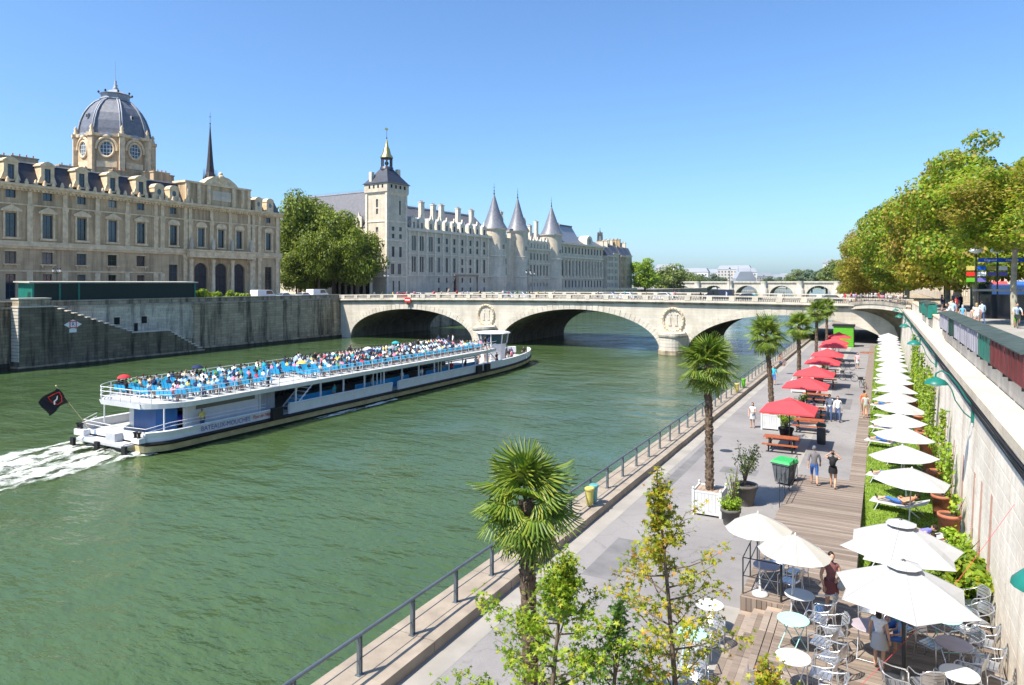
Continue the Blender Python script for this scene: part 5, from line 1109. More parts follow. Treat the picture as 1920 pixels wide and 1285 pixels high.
# ---------------------------------------------------------------- people
def seg_d(p,a,b):
    ab = b-a; t = max(0,min(1,(p-a).dot(ab)/max(ab.length_squared,1e-9))); return (p-(a+ab*t)).length, t
def body(pose, outfit, sub=1, hands=True, female=False):
    """one continuous skinned figure facing +y. outfit: material index per zone (0 skin,1 hair,2 top,3 bottom,4 shoe)"""
    J = dict(pel=(0,0,.93),wai=(0,0,1.08),che=(0,.01,1.28),nec=(0,0,1.45),hed=(0,.015,1.52),
        shl=(-.175,0,1.385),ell=(-.24,-.02,1.10),wrl=(-.25,.06,.85),shr=(.175,0,1.385),elr=(.24,-.02,1.10),wrr=(.25,.06,.85),
        hil=(-.09,0,.88),knl=(-.10,.03,.48),anl=(-.10,-.02,.08),tol=(-.115,.14,.03),hir=(.09,0,.88),knr=(.10,.03,.48),anr=(.10,-.02,.08),tor=(.115,.14,.03))
    J.update(pose); J = {k:Vector(v) for k,v in J.items()}; f = .93 if female else 1
    RD = dict(pel=.145,wai=.115*f,che=.14*f,nec=.058,hed=.06,shl=.068*f,ell=.044,wrl=.030,shr=.068*f,elr=.044,wrr=.030,hil=.098,knl=.060,anl=.042,tol=.034,hir=.098,knr=.060,anr=.042,tor=.034)
    B = [('pel','wai',outfit.get('waist',2)),('wai','che',2),('che','nec',2),('nec','hed',0),('che','shl',2),('shl','ell',outfit.get('sleeve',2)),('ell','wrl',outfit.get('fore',0)),('che','shr',2),('shr','elr',outfit.get('sleeve',2)),('elr','wrr',outfit.get('fore',0)),
         ('pel','hil',3),('hil','knl',outfit.get('thigh',3)),('knl','anl',outfit.get('calf',3)),('anl','tol',4),('pel','hir',3),('hir','knr',outfit.get('thigh',3)),('knr','anr',outfit.get('calf',3)),('anr','tor',4)]
    K = list(J); me = bpy.data.meshes.new('figure'); me.from_pydata([J[k] for k in K],[(K.index(a),K.index(b)) for a,b,_ in B],[])
    o = bpy.data.objects.new('figure',me); COL.objects.link(o); md = o.modifiers.new('s','SKIN'); md.use_smooth_shade = True
    for i,k in enumerate(K):
        sv = me.skin_vertices[0].data[i]; r = RD[k]; sv.radius = (r*1.0, r*(.78 if k in ('pel','wai','che') else 1)); sv.use_root = (k=='pel')
        if k in ('che','wai','pel'): sv.radius = (r*.78,r*1.08)
    if sub: o.modifiers.new('d','SUBSURF').levels = sub
    dg = bpy.context.evaluated_depsgraph_get(); m2 = bpy.data.meshes.new_from_object(o.evaluated_get(dg)); bpy.data.objects.remove(o)
    q = MB(); vs = [v.co.copy() for v in m2.vertices]; names = ['skin_tone','hair','cloth_top','cloth_bottom','shoe_dark']
    for m_ in names: q.mi(m_)
    o_ = len(q.v); q.v += [tuple(v) for v in vs]
    for p in m2.polygons:
        c = p.center; best = min(B, key=lambda b: seg_d(c,J[b[0]],J[b[1]])[0]-.6*(RD[b[0]]+RD[b[1]])/2); z = best[2]
        q.f.append(tuple(p.vertices)); q.m.append(z); q.sm.append(True)
    bpy.data.meshes.remove(m2)
    h = J['hed']+Vector((0,.02,.085)); up = (J['hed']-J['che']).normalized(); h = J['hed']+up*.085+Vector((0,.015,0))
    q.ball(h,(.074,.092,.112),12 if sub else 8,'skin_tone',8 if sub else 5)
    q.ball(h+Vector((0,-.018,.028)),(.083,.093,.105),12 if sub else 8,'hair',8 if sub else 5)
    if outfit.get('long'): q.ball(h+Vector((0,-.055,-.08)),(.085,.05,.16),10,'hair',6)
    if sub:
        q.add([h+Vector(v) for v in ((-.014,.085,-.035),(.014,.085,-.035),(0,.112,-.03),(0,.088,.012))],[(0,1,2),(0,2,3),(1,3,2)],'skin_tone')
        for s in (-1,1): q.ball(h+Vector((s*.03,.083,.008)),(.012,.008,.008),6,'shoe_dark',4); q.ball(h+Vector((s*.076,0,-.005)),(.012,.022,.03),6,'skin_tone',4)
        q.box(h.x-.02,h.x+.02,h.y+.080,h.y+.088,h.z-.062,h.z-.054,'wood_red')
    if hands:
        for w,e,s in (('wrl','ell',-1),('wrr','elr',1)):
            d = (J[w]-J[e]).normalized(); a = d.cross(Vector((0,1,.2))).normalized(); b = d.cross(a); c = J[w]
            q.path([c,c+d*.04,c+d*.085],[.028,.036,.032],6,'skin_tone')
            for k in range(4): st = c+d*.08+a*(.024-.016*k); q.path([st,st+d*.035+b*.006,st+d*(.068-.006*abs(k-1.4))+b*.022],[.0095,.009,.007],5,'skin_tone')
            q.path([c+d*.03+a*.03*-s,c+d*.065+a*.052*-s,c+d*.09+a*.05*-s+b*.012],[.012,.010,.008],5,'skin_tone')
    return q.mesh('body')
SIT = dict(pel=(0,0,.52),wai=(0,-.03,.68),che=(0,-.04,.90),nec=(0,-.02,1.08),hed=(0,.0,1.15),shl=(-.175,-.03,1.01),ell=(-.22,.03,.75),wrl=(-.16,.25,.66),shr=(.175,-.03,1.01),elr=(.22,.03,.75),wrr=(.16,.25,.66),
    hil=(-.09,.02,.50),knl=(-.11,.42,.50),anl=(-.11,.40,.09),tol=(-.12,.55,.04),hir=(.09,.02,.50),knr=(.11,.42,.50),anr=(.11,.40,.09),tor=(.12,.55,.04))
def P_(b,**k): d = dict(b); d.update(k); return d
WALK = dict(knl=(-.10,.16,.50),anl=(-.10,.18,.09),tol=(-.11,.33,.05),knr=(.10,.0,.48),anr=(.10,-.22,.13),tor=(.11,-.10,.04),wrl=(-.25,-.12,.87),ell=(-.24,-.10,1.11),wrr=(.25,.20,.90),elr=(.24,.04,1.10))
LIE = dict(pel=(0,0,.42),wai=(0,-.15,.47),che=(0,-.34,.56),nec=(0,-.49,.66),hed=(0,-.55,.70),shl=(-.175,-.42,.62),ell=(-.26,-.22,.50),wrl=(-.12,-.02,.56),shr=(.175,-.42,.62),elr=(.26,-.22,.50),wrr=(.12,-.05,.58),
    hil=(-.09,.05,.42),knl=(-.12,.45,.56),anl=(-.11,.80,.42),tol=(-.11,.84,.56),hir=(.09,.05,.42),knr=(.12,.48,.46),anr=(.11,.90,.42),tor=(.11,.93,.56))
S_sit = [body(SIT,{'calf':0},0,False),body(P_(SIT,wrl=(-.05,.28,.95),ell=(-.24,.10,.80)),{},0,False),body(P_(SIT,wrr=(.10,.12,1.12),elr=(.30,.02,.95)),{'sleeve':0,'calf':0,'thigh':0},0,False,True),body(P_(SIT,hed=(.04,.03,1.15)),{'sleeve':0,'calf':0,'long':1},0,False,True)]
S_std = [body({},{'calf':3},0,False),body(WALK,{'calf':0},0,False),body({'wrr':(.12,.22,1.45),'elr':(.32,.08,1.25)},{'sleeve':0,'calf':0,'thigh':0,'long':1},0,False,True)]
PALL = {'white':(.75,.75,.74),'pale blue':(.35,.48,.66),'navy':(.02,.03,.09),'black':(.02,.02,.022),'red':(.55,.04,.05),'pink':(.70,.25,.33),'grey':(.28,.28,.29),'green':(.06,.25,.12),'yellow':(.65,.52,.12),'teal':(.03,.33,.36),'orange':(.62,.20,.06),'beige':(.50,.42,.31)}
def extra(col, me, loc, rz, label, group, rg, s=None): return obj('person', me, None, loc, rz, None, label, 'person', group, PALL[col], s or rg.uniform(.93,1.05))
# ---------------------------------------------------------------- sightseeing boat
bt = thing('tour_boat','long white open-top sightseeing boat full of blue seats','boat',(-49.0,29.8,0))
def hwid(y):
    if y < 1.8: return 3.75+.8*math.sin(math.pi/2*y/1.8)
    if y < 47: return 4.55
    return 4.55*math.sqrt(max(0,1-((y-47)/17.6)**2.6))
YS = [0,.4,.9,1.4,1.8]+[3+i*2 for i in range(22)]+[48,50,52,54,56,58,60,61.5,62.8,63.6,64.2]
def loft(q, lv, mat, ya=0, yb=64.3, both=True, smooth=True):
    ys = sorted(set([y for y in YS if ya <= y <= yb]+[ya,min(yb,64.2)])); sides = (-1,1) if both is True else (both,)
    for s in sides:
        for i in range(len(ys)-1):
            for j in range(len(lv)-1):
                (z0,o0),(z1,o1) = lv[j],lv[j+1]; a,b = ys[i],ys[i+1]
                r0 = lambda y,o,z: (s*max(.05,(hwid(y)+o)), y, z+ (0 if y<46 else .35*((y-46)/18)**2))
                v = [r0(a,o0,z0),r0(b,o0,z0),r0(b,o1,z1),r0(a,o1,z1)]; q.add(v if s>0 else v[::-1],[(0,1,2,3)],mat,smooth)
def stern(q, lv, mat):
    w = hwid(0)
    for (z0,o0),(z1,o1) in zip(lv[:-1],lv[1:]): q.add([(-w-o0,-.0,z0),(w+o0,0,z0),(w+o1,0,z1),(-w-o1,0,z1)],[(0,1,2,3)],mat)
q = MB(); L = [(-.6,-.7),(.14,-.12)]; loft(q,L,'black_rubber'); stern(q,L,'black_rubber'); q.build('hull_bottom',bt)
q = MB(); L = [(.14,-.12),(.62,-.02)]; loft(q,L,'hull_cream'); stern(q,L,'hull_cream'); q.build('hull_boot_stripe',bt)
q = MB(); L = [(.62,-.02),(.62,.14),(.74,.2),(.88,.14),(.88,.0)]; loft(q,L,'black_rubber'); stern(q,L,'black_rubber'); q.build('rubbing_strake',bt)
for a,b in ((0,11.2),(12.5,26.5),(27.5,58.6),(58.8,64.2)):
  for sd in (-1,1):
    q = MB(); z1 = 1.55 if a==0 else 1.75; L = [(.88,.0),(1.2,.0),(z1-.15,.06),(z1,.12),(z1+.06,.0),(z1,-.14),(.9,-.14)]; loft(q,L,'boat_white',a,b,sd)
    if a == 0 and sd == 1: stern(q,[(.88,0),(1.25,0)],'boat_white')
    for e in (a,b):
        for s in (sd,): w = hwid(min(e,64.1)); v = [(s*(w-.14),e,.88),(s*(w),e,.88),(s*(w+.12),e,z1),(s*(w-.14),e,z1)]; q.add(v,[(0,1,2,3)],'boat_white')
    q.build('bulwark',bt)
q = MB(); w = hwid(0)
for i in range(len(YS)-1): a,b = YS[i],YS[i+1]; q.add([(-hwid(a)+.05,a,.9),(hwid(a)-.05,a,.9),(hwid(b)-.05,b,.9),(-hwid(b)+.05,b,.9)],[(0,1,2,3)],'deck_grey')
q.build('main_deck',bt)
q = MB(); q.box(-3.2,2.6,-.75,-.02,.5,.68,'boat_grey'); q.box(-3.0,2.4,-.7,-.02,.682,.76,'boat_white'); q.build('swim_platform',bt)
for x in (-3.4,-.4,2.8): q = MB(); q.box(x-.2,x+.2,-.95,-.75,.05,.7,'black_rubber'); q.build('stern_fender',bt)
for bb_ in ((-3.9,-2.7,-.5,-.02,.78,1.2,'boat_white'),(.2,1.3,-.6,-.02,.77,1.35,'boat_grey'),(3.0,3.9,-.5,-.02,.9,1.25,'boat_white')): q = MB(); q.box(*bb_); q.build('stern_locker',bt)
for x in (-3.7,-3.3,3.2,3.6): q = MB(); q.lathe([(.14,.0),(.1,.1),(.1,.28),(.17,.34),(.17,.4)],8,(x,-.3,1.252),'black_rubber'); q.build('bollard',bt)
for y in (10.9,43.5,45.5): q = MB(); q.box(4.62,4.95,y-.5,y+.6,.7,1.7,'black_rubber'); q.lathe([(.5,-.16),(.5,.16)],12,(0,0,0),'black_rubber',False) if False else None; q.build('side_fender',bt)
# cabin and upper deck
UD = 3.32
def dw(y): return 4.45 if 3.8 <= y < 46 else (4.45*math.sqrt(1-.72*(max(0,3.8-y)/3.2)**2) if y < 3.8 else 4.45-.5*((y-46)/4))
ysd = [.6,.75,1.0,1.3,1.7,2.2,2.7,3.2,3.8]+[5+i*2.5 for i in range(17)]+[46,47.5,49]
q = MB()
for i in range(len(ysd)-1):
    a,b = ysd[i],ysd[i+1]; A,B_ = dw(a),dw(b)
    q.add([(-A,a,UD),(A,a,UD),(B_,b,UD),(-B_,b,UD),(-A,a,UD-.22),(A,a,UD-.22),(B_,b,UD-.22),(-B_,b,UD-.22)],[(0,1,2,3),(7,6,5,4)],'deck_grey')
    for s in (-1,1): v = [(s*A,a,UD-.32),(s*B_,b,UD-.32),(s*(B_+.1),b,UD+.06),(s*(A+.1),a,UD+.06)]; q.add(v if s>0 else v[::-1],[(0,1,2,3)],'boat_white',True)
A = dw(.6); q.add([(-A,.6,UD-.32),(A,.6,UD-.32),(A+.1,.5,UD+.06),(-A-.1,.5,UD+.06)],[(0,1,2,3)],'boat_white'); q.build('upper_deck',bt)
obj('lettering',textmesh('LA COMPAGNIE',.26,'steel_dark'),bt,loc=(1.2,.93,UD-.15),rot=(R(85),0,0)) if False else None
q = MB(); q.box(3.3,3.45,3.6,10.2,.9,3.08,'boat_white'); q.box(-3.45,-3.3,3.6,30,.9,3.08,'boat_white'); q.box(3.302,3.5,3.3,3.6,.9,3.08,'boat_white'); q.build('cabin_wall',bt)
q = MB(); q.box(3.46,3.5,4.3,9.8,2.5,2.95,'glass_dark'); q.build('cabin_window_strip',bt)
q = MB()
for k in range(9): q.box(3.47,3.52,10.5+k*.16,10.58+k*.16,.92,3.06,'boat_grey')
q.box(3.1,3.45,10.25,11.9,.92,3.07,'boat_white'); q.build('louvred_locker',bt)
q = MB(); pts = [(-1.5,2.6),(2.2,1.9),(2.9,2.2),(3.25,2.9)]
for (x0,y0),(x1,y1) in zip(pts[:-1],pts[1:]): q.add([(x0,y0,1.0),(x1,y1,1.0),(x1,y1,3.08),(x0,y0,3.08)],[(0,1,2,3)],'panel_blue',True)
q.add([(-3.3,3.4,.9),(-1.5,2.6,.9),(-1.5,2.6,3.08),(-3.3,3.4,3.08)],[(0,1,2,3)],'boat_white'); q.build('stern_panel',bt,label='dark blue curved stern panel')
q = MB(); q.lathe([(.9,1.6),(1.05,1.75),(1.05,2.05),(.9,2.2)],14,(2.1,3.6,0),'raft_blue'); q.build('life_raft',bt)
for y in [13.6,16.6,19.6,22.6,25.6,28.6,31.6,34.6,37.6,40.6,43.6,46.6]:
    for s in (-1,1): q = MB(); q.box(s*4.2-.06,s*4.2+.06,y-.06,y+.06,.9,3.1,'boat_white'); q.build('deck_post',bt)
for s in (-1,1): q = MB(); q.tube((s*3.6,1.6,1.3),(s*3.6,1.6,3.0),.06,None,6,'boat_white'); q.build('stern_post',bt)
q = MB()
for a,b in ((13.7,25.5),(28.7,46.5)): q.box(3.95,3.98,a,b,1.0,3.05,'glass_dark')
M('cabin_glass',(.02,.05,.07),.05,.3,.5,spec=.8)
q = MB()
for a,b in ((14,19.5),(22.7,31.5),(34.7,46.5)): q.box(2.9,2.93,a,b,.95,1.9,'seat_blue')
q.box(-3.3,-3.25,12,48,.9,3.06,'cabin_glass'); q.build('saloon_backs',bt)
q = MB(); q.box(2.6,2.64,13,47,2.55,3.06,'cabin_glass'); q.build('saloon_glazing',bt)
for y in (24.0,24.6,25.2,35.5,36.1): q = MB(); q.box(4.1,4.16,y-.04,y+.04,.92,3.08,'boat_white'); q.build('door_frame',bt)
q = MB()
for k in range(8): q.box(3.0,4.3,13.0+k*.34,13.3+k*.34,.95+k*.29,1.0+k*.29,'boat_white')
for x in (2.98,4.32): q.tube((x,12.9,.95),(x,15.8,3.3),.07,None,4,'boat_white')
q.build('stairway',bt)
# rails of the upper deck
rail = [(dw(y)+.05,y) for y in ysd]; loop = [(x,y) for x,y in rail]
q = MB()
for h in (.35,.68,1.0):
    for s in (-1,1): q.path([(s*x,y,UD+h) for x,y in rail],.028,5,'boat_white')
    q.tube((-dw(.6)-.05,.6,UD+h),(dw(.6)+.05,.6,UD+h),.028,None,5,'boat_white')
y = 1.0
while y < 49:
    for s in (-1,1): x = s*(dw(y)+.05); q.tube((x,y,UD),(x,y,UD+1.0),.03,None,5,'boat_white')
    y += 1.5
for x in (-2.3,-1.2,0,1.2,2.3): q.tube((x,.6,UD),(x,.6,UD+1),.03,None,5,'boat_white')
q.build('guard_rail',bt)
q = MB()
for h in (.25,.5):
    q.path([(-3.9,1.2,1.6+h),(-3.7,.1,1.3+h),(0,0,1.25+h),(3.7,.1,1.3+h),(4.4,1.5,1.6+h),(4.5,10,1.6+h)],.026,5,'boat_white')
q.path([(4.4,28,1.8),(4.4,46,1.8)],.02,5,'boat_white'); q.build('stern_rail',bt)
# wheelhouse at the bow
q = MB(); q.lathe([(1.75,.9),(1.75,2.0),(1.95,3.4)],8,(0,55.3,0),'boat_white',False,R(22.5)); q.build('wheelhouse',bt)
q = MB(); q.lathe([(1.93,3.42),(2.15,4.75)],8,(0,55.3,0),'cabin_glass',False,R(22.5)); wg = q.build('wheelhouse_glazing',bt)
q = MB()
for i in range(8): a = R(22.5)+i*math.pi/4; q.tube((1.97*math.cos(a),55.3+1.97*math.sin(a),3.4),(2.2*math.cos(a),55.3+2.2*math.sin(a),4.8),.09,None,5,'boat_white')
q.build('mullions',bt); q = MB(); q.lathe([(2.45,4.8),(2.55,4.9),(2.4,5.05),(.3,5.2)],8,(0,55.3,0),'boat_white',False,R(22.5)); q.build('wheelhouse_roof',bt)
q = MB()
for s in (-1,1): q.tube((s*1.6,49,UD+.9),(s*1.9,54,2.2),.06,None,5,'boat_white'); q.tube((s*2.6,49,UD),(s*2.6,52.4,.95),.08,None,5,'boat_white')
for k in range(9): q.box(1.7,2.6,49.1+k*.36,49.4+k*.36,UD-.2-k*.27,UD-.14-k*.27,'boat_white')
q.build('bow_stairs',bt)
# lettering on the hull side
obj('lettering',textmesh('BATEAUX-MOUCHES',.52,'letter_blue'),bt,loc=(4.645,6.1,1.2),rot=(R(90),0,R(90)),scale=(.92,1,1)); obj('lettering',textmesh("Pont de l'Alma",.42,'letter_red',shear=.35),bt,loc=(4.645,9.6,1.24),rot=(R(90),0,R(90)),scale=(.8,1,1))
# flag
q = MB(); q.tube((-3.0,.1,1.2),(-3.2,-2.1,4.6),.035,.025,6,'hull_cream'); q.ball((-3.2,-2.12,4.66),.07,6,'hull_cream'); q.build('flagpole',bt)
V=[];F=[]; top = Vector((-3.2,-2.05,4.5)); dn = Vector((.11,1.15,-1.78)); nU,nV = 14,10
for i in range(nU+1):
    for j in range(nV+1):
        u,v = i/nU,j/nV; p = top+dn*v*.62+Vector((-.25,-2.0,-.95))*u*.62+Vector((.16*math.sin(u*7+v*2),.06*math.sin(v*6+u*3),-.25*u*u)); V.append(p)
F=[(i*(nV+1)+j,(i+1)*(nV+1)+j,(i+1)*(nV+1)+j+1,i*(nV+1)+j+1) for i in range(nU) for j in range(nV)]
q = MB(); q.add(V,F,'cloth_black',True); fl_ = q.build('flag',bt,label='black flag with red outline emblem')
def fp(u,v): i=u*nU; j=v*nV; i0,j0=min(int(i),nU-1),min(int(j),nV-1); a=V[i0*(nV+1)+j0]; b=V[(i0+1)*(nV+1)+j0]; c=V[i0*(nV+1)+j0+1]; return a+(b-a)*(i-i0)+(c-a)*(j-j0)+Vector((.03,-.0,.0))
q = MB(); q.path([fp(*p) for p in ((.12,.2),(.3,.15),(.55,.2),(.5,.6),(.4,.85),(.2,.8),(.12,.5))],.03,5,'sign_red',closed=True); q.path([fp(.5,.75),fp(.4,.6),fp(.3,.55),fp(.25,.35)],[.05,.06,.05,.02],5,'sign_white'); q.build('emblem',fl_)
# seats
q = MB(); q.box(-.21,.21,-.2,.22,.40,.45,'seat_blue'); q.add([(-.21,-.2,.45),(.21,-.2,.45),(.19,-.28,.84),(-.19,-.28,.84),(-.21,-.15,.45),(.21,-.15,.45),(.19,-.24,.84),(-.19,-.24,.84)],[(0,3,2,1),(4,5,6,7),(2,3,7,6),(0,4,7,3),(1,2,6,5)],'seat_blue'); q.box(-.03,.03,-.05,.05,0,.40,'boat_grey'); sm_ = q.mesh('seat')
rg = random.Random(21); spots = []
rows = [2.6+i*1.16 for i in range(39)]
for ri,y in enumerate(rows):
    for x in [-3.9,-3.42,-2.94,-2.46,-1.1,-.62,-.14,.34,1.7,2.18,2.66,3.14]:
        if abs(x) > dw(y)-.45: continue
        if 12.6 < y < 16.2 and x > 1.5: continue
        spots.append((x,y))
spots.sort(key=lambda p: (p[1]-p[0]*.8))
far = MB()
for i,(x,y) in enumerate(spots):
    if i < 296: obj('seat',sm_,bt,loc=(x,y,UD+.005))
    else: far.v += [(a+x,b+y,c+UD+.005) for a,b,c in [v.co for v in sm_.vertices]]; o_ = len(far.v)-len(sm_.vertices); [far.f.append(tuple(k+o_ for k in p.vertices)) or far.m.append(far.mi(sm_.materials[p.material_index])) or far.sm.append(False) for p in sm_.polygons]
far.build('forward_seats',bt,kind='stuff')
crowd = MB()
def ordw(n):
    a = ['zeroth','first','second','third','fourth','fifth','sixth','seventh','eighth','ninth','tenth','eleventh','twelfth','thirteenth','fourteenth','fifteenth','sixteenth','seventeenth','eighteenth','nineteenth','twentieth']
    if n >= 40: return 'last forward'
    return a[n] if n <= 20 else ('twenty-' if n < 30 else ('thirtieth' if n == 30 else 'thirty-'))+(a[n%10] if n%10 else '')
def crowd_add(me, loc, rz, c):
    m4 = Matrix.Translation(loc) @ Matrix.Rotation(rz,4,'Z'); o_ = len(crowd.v); crowd.v += [tuple(m4 @ v.co) for v in me.vertices]
    for p in me.polygons:
        mt = me.materials[p.material_index]
        if mt.name == 'cloth_top': mt = M('shirt_'+c.replace(' ','_'),PALL[c],.8,.06,9)
        elif mt.name == 'cloth_bottom': mt = M('trousers_dark',(.06,.07,.11),.8,.1,9)
        elif mt.name == 'hair': mt = M('hair_brown',(.035,.022,.014),.6,.1,9)
        crowd.f.append(tuple(k+o_ for k in p.vertices)); crowd.m.append(crowd.mi(mt)); crowd.sm.append(True)
bx,by = -49.0,29.8; wts = ['white']*6+['pale blue']*4+['navy']*6+['black']*8+['red','pink','pink']+['grey']*4+['beige']*3+['green','yellow','teal']
for i,(x,y) in enumerate(spots):
    dens = .6 if y < 4 else (.75 if y < 10 else (.5 if y < 20 else .94))
    if rg.random() < dens:
        c = rg.choice(wts); me_ = rg.choice(S_sit); a_ = rg.uniform(-.35,.35)
        if x < 1 and y > 20: crowd_add(me_,(bx+x,by+y,UD-.05),a_,c); continue
        extra(c,me_,(bx+x,by+y,UD-.05),a_,'passenger in %s top, %s seat from far rail, %s row from stern' % (c,ordw(1+[-3.9,-3.42,-2.94,-2.46,-1.1,-.62,-.14,.34,1.7,2.18,2.66,3.14].index(x)),ordw(1+int(round((y-2.6)/1.16)))),'passengers seated on the boat',rg)
crowd.build('seated_crowd',kind='stuff')
for i in range(16):
    c = rg.choice(wts); y = rg.choice([5.2,9,11,20,22,30,33,36,40,44,46,47.5,48]); x = rg.choice([-1.8,1.05,-1.7,3.9,-4.1])
    extra(c,rg.choice(S_std),(bx+x,by+y+rg.uniform(-.6,.6),UD+.01),rg.uniform(-3.1,3.1),'standing boat passenger in %s top beside the %s seat row, the %s standee' % (c,ordw(1+int((y-2.6)/1.16)),ordw(i+1)),'passengers standing on the boat',rg)
for i in range(12):
    c = rg.choice(wts); y = 50.8+i*.87; w = hwid(y)-.5
    extra(c,rg.choice(S_std),(bx+rg.uniform(-w*.2,w),by+y,.92),rg.uniform(-3,3),'passenger in %s top standing on the open bow, %s from the wheelhouse side' % (c,['first','second','third','fourth','fifth','sixth','seventh','eighth','ninth','tenth','eleventh','twelfth'][i]),'passengers on the boat bow',rg)
for i,(x,y) in enumerate([(3.9,4.5),(3.7,18.9),(3.6,24.4),(3.5,29.5),(3.6,33),(3.5,36.8),(3.6,39),(3.6,42.2),(3.5,45)]):
    c = rg.choice(wts); extra(c,S_std[i%3],(bx+x,by+y,.92),rg.uniform(-2,2)-1.5,'passenger in %s top on the lower side deck, %s from the stern' % (c,['first','second','third','fourth','fifth','sixth','seventh','eighth','ninth'][i]),'passengers on the lower deck',rg)
for i,(x,y,col,nm) in enumerate([(-2.9,2.7,'red','red'),(-3.3,9.5,'navy','dark blue'),(.4,28,'navy','navy'),(-1.2,29.5,'white','white'),(-3.2,37,'teal','turquoise'),(.3,31.8,'grey','dark grey'),(2.2,16.3,'yellow','yellow green')]):
    t = thing('sun_umbrella','small open %s umbrella held up on the boat deck' % nm,'umbrella',(bx+x,by+y,UD+1.35),0,'umbrellas on the boat')
    q = MB(); q.lathe([(.5,0),(.42,.12),(.25,.22),(.02,.27)],10,(0,0,0),'cloth_top'); q.build('canopy',t,color=PALL[col]); q = MB(); q.tube((0,0,-.5),(0,0,.25),.012,None,5,'steel_dark'); q.build('handle',t)
# wake
m, nt_, b_ = base('foam',.6,0,.3)
fz = noise(nt_,1.0,8,pos(nt_,(.9,.35,1)),.7); al = ramp(nt_,fz,[(.40,0),(.56,1)])
nt_.links.new(ramp(nt_,noise(nt_,3,5),[(.3,(.52,.56,.48)),(.7,(.82,.84,.80))]),b_.inputs['Base Color']); at_ = nt_.nodes.new('ShaderNodeAttribute'); at_.attribute_name = 'edge'; e1_ = _n(nt_,'ShaderNodeMath',operation='ADD'); nt_.links.new(fz,e1_.inputs[0]); nt_.links.new(at_.outputs['Fac'],e1_.inputs[1]); al = ramp(nt_,e1_.outputs[0],[(.44,0),(.60,1)]); nt_.links.new(al,b_.inputs['Alpha']); bump(nt_,b_,noise(nt_,2.2,6),.8,.2)
def foam(xa,xb,ya,yb,nx,ny,amp,seed,edge):
    rg = np.random.default_rng(seed); V=[];F=[]
    for i in range(nx+1):
        for j in range(ny+1):
            u,v = i/nx,j/ny; x = xa(v)+(xb(v)-xa(v))*u; y = ya+(yb-ya)*v; e = math.sin(math.pi*u)**.5; V.append((x,y,.03+e*amp*abs(math.sin(x*1.3+y*.7)*math.sin(y*1.1-x*.6))+e*amp*.5*rg.random()))
    F=[(i*(ny+1)+j,(i+1)*(ny+1)+j,(i+1)*(ny+1)+j+1,i*(ny+1)+j+1) for i in range(nx) for j in range(ny)]; me = bpy.data.meshes.new('foam'); me.from_pydata(V,[],F); me.materials.append(MATS['foam']); at = me.attributes.new('edge','FLOAT','POINT'); at.data.foreach_set('value',[-.42+.5*min(1,2.6*math.sin(math.pi*(i/nx)))*min(1,.45+1.6*(j/ny))-.1*abs(math.sin(j*.21+i*.3)) for i in range(nx+1) for j in range(ny+1)]); me.polygons.foreach_set('use_smooth',[True]*len(F)); return me
obj('wake_foam',foam(lambda v:-57.5+2.8*v,lambda v:-41.8-1.9*v,2,30.4,70,120,.22,1,0),kind='stuff')
obj('side_wash_foam',foam(lambda v:-44.42+.0*v,lambda v:-44.0+.75*math.sin(math.pi*v)*.6+.2,41,56.5,8,50,.07,2,0),kind='stuff')
# ---------------------------------------------------------------- promenade railing along the water
rl = thing('river_railing','long grey metal railing along the river edge of the promenade','railing',(-10.4,0,PZ+.3))
q = MB()
for s in (-.045,.045): q.box(-.04,.04,s-.012,s+.012,0,.86,'galvanised')
q.box(-.07,.07,-.09,.09,0,.015,'galvanised'); pm = q.mesh('post')
for i in range(52): obj('post',pm,rl,loc=(0,6+i*2.0,0))
q = MB(); q.path([(0,2+i*6,.90) for i in range(19)],.045,8,'galvanised'); q.build('handrail',rl)
q = MB(); q.path([(0,2+i*2,.34+(.012 if i%2 else 0)) for i in range(56)],.014,5,'galvanised'); q.build('lower_rail',rl)
for i,(y,mt,lab) in enumerate([(25.3,'yellow_bag','transparent yellow litter bag hung on the river railing'),(25.75,'teal_bag','transparent teal litter bag beside the yellow one'),(57,'yellow_bag','far yellow litter bag on the railing'),(60,'green_bright','far green litter bag on the railing')]):
    t = thing('litter_bag',lab,'bin',(-10.15,y,PZ+.3),0,'litter bags on the railing')
    q = MB(); q.lathe([(.11,.08),(.15,.14),(.15,.4),(.18,.68),(.185,.7)],14,(0,0,0),mt); q.build('bag',t); q = MB(); q.lathe([(.2,.68),(.21,.74),(.2,.77),(.15,.77)],14,(0,0,0),mt); q.build('ring_lid',t)
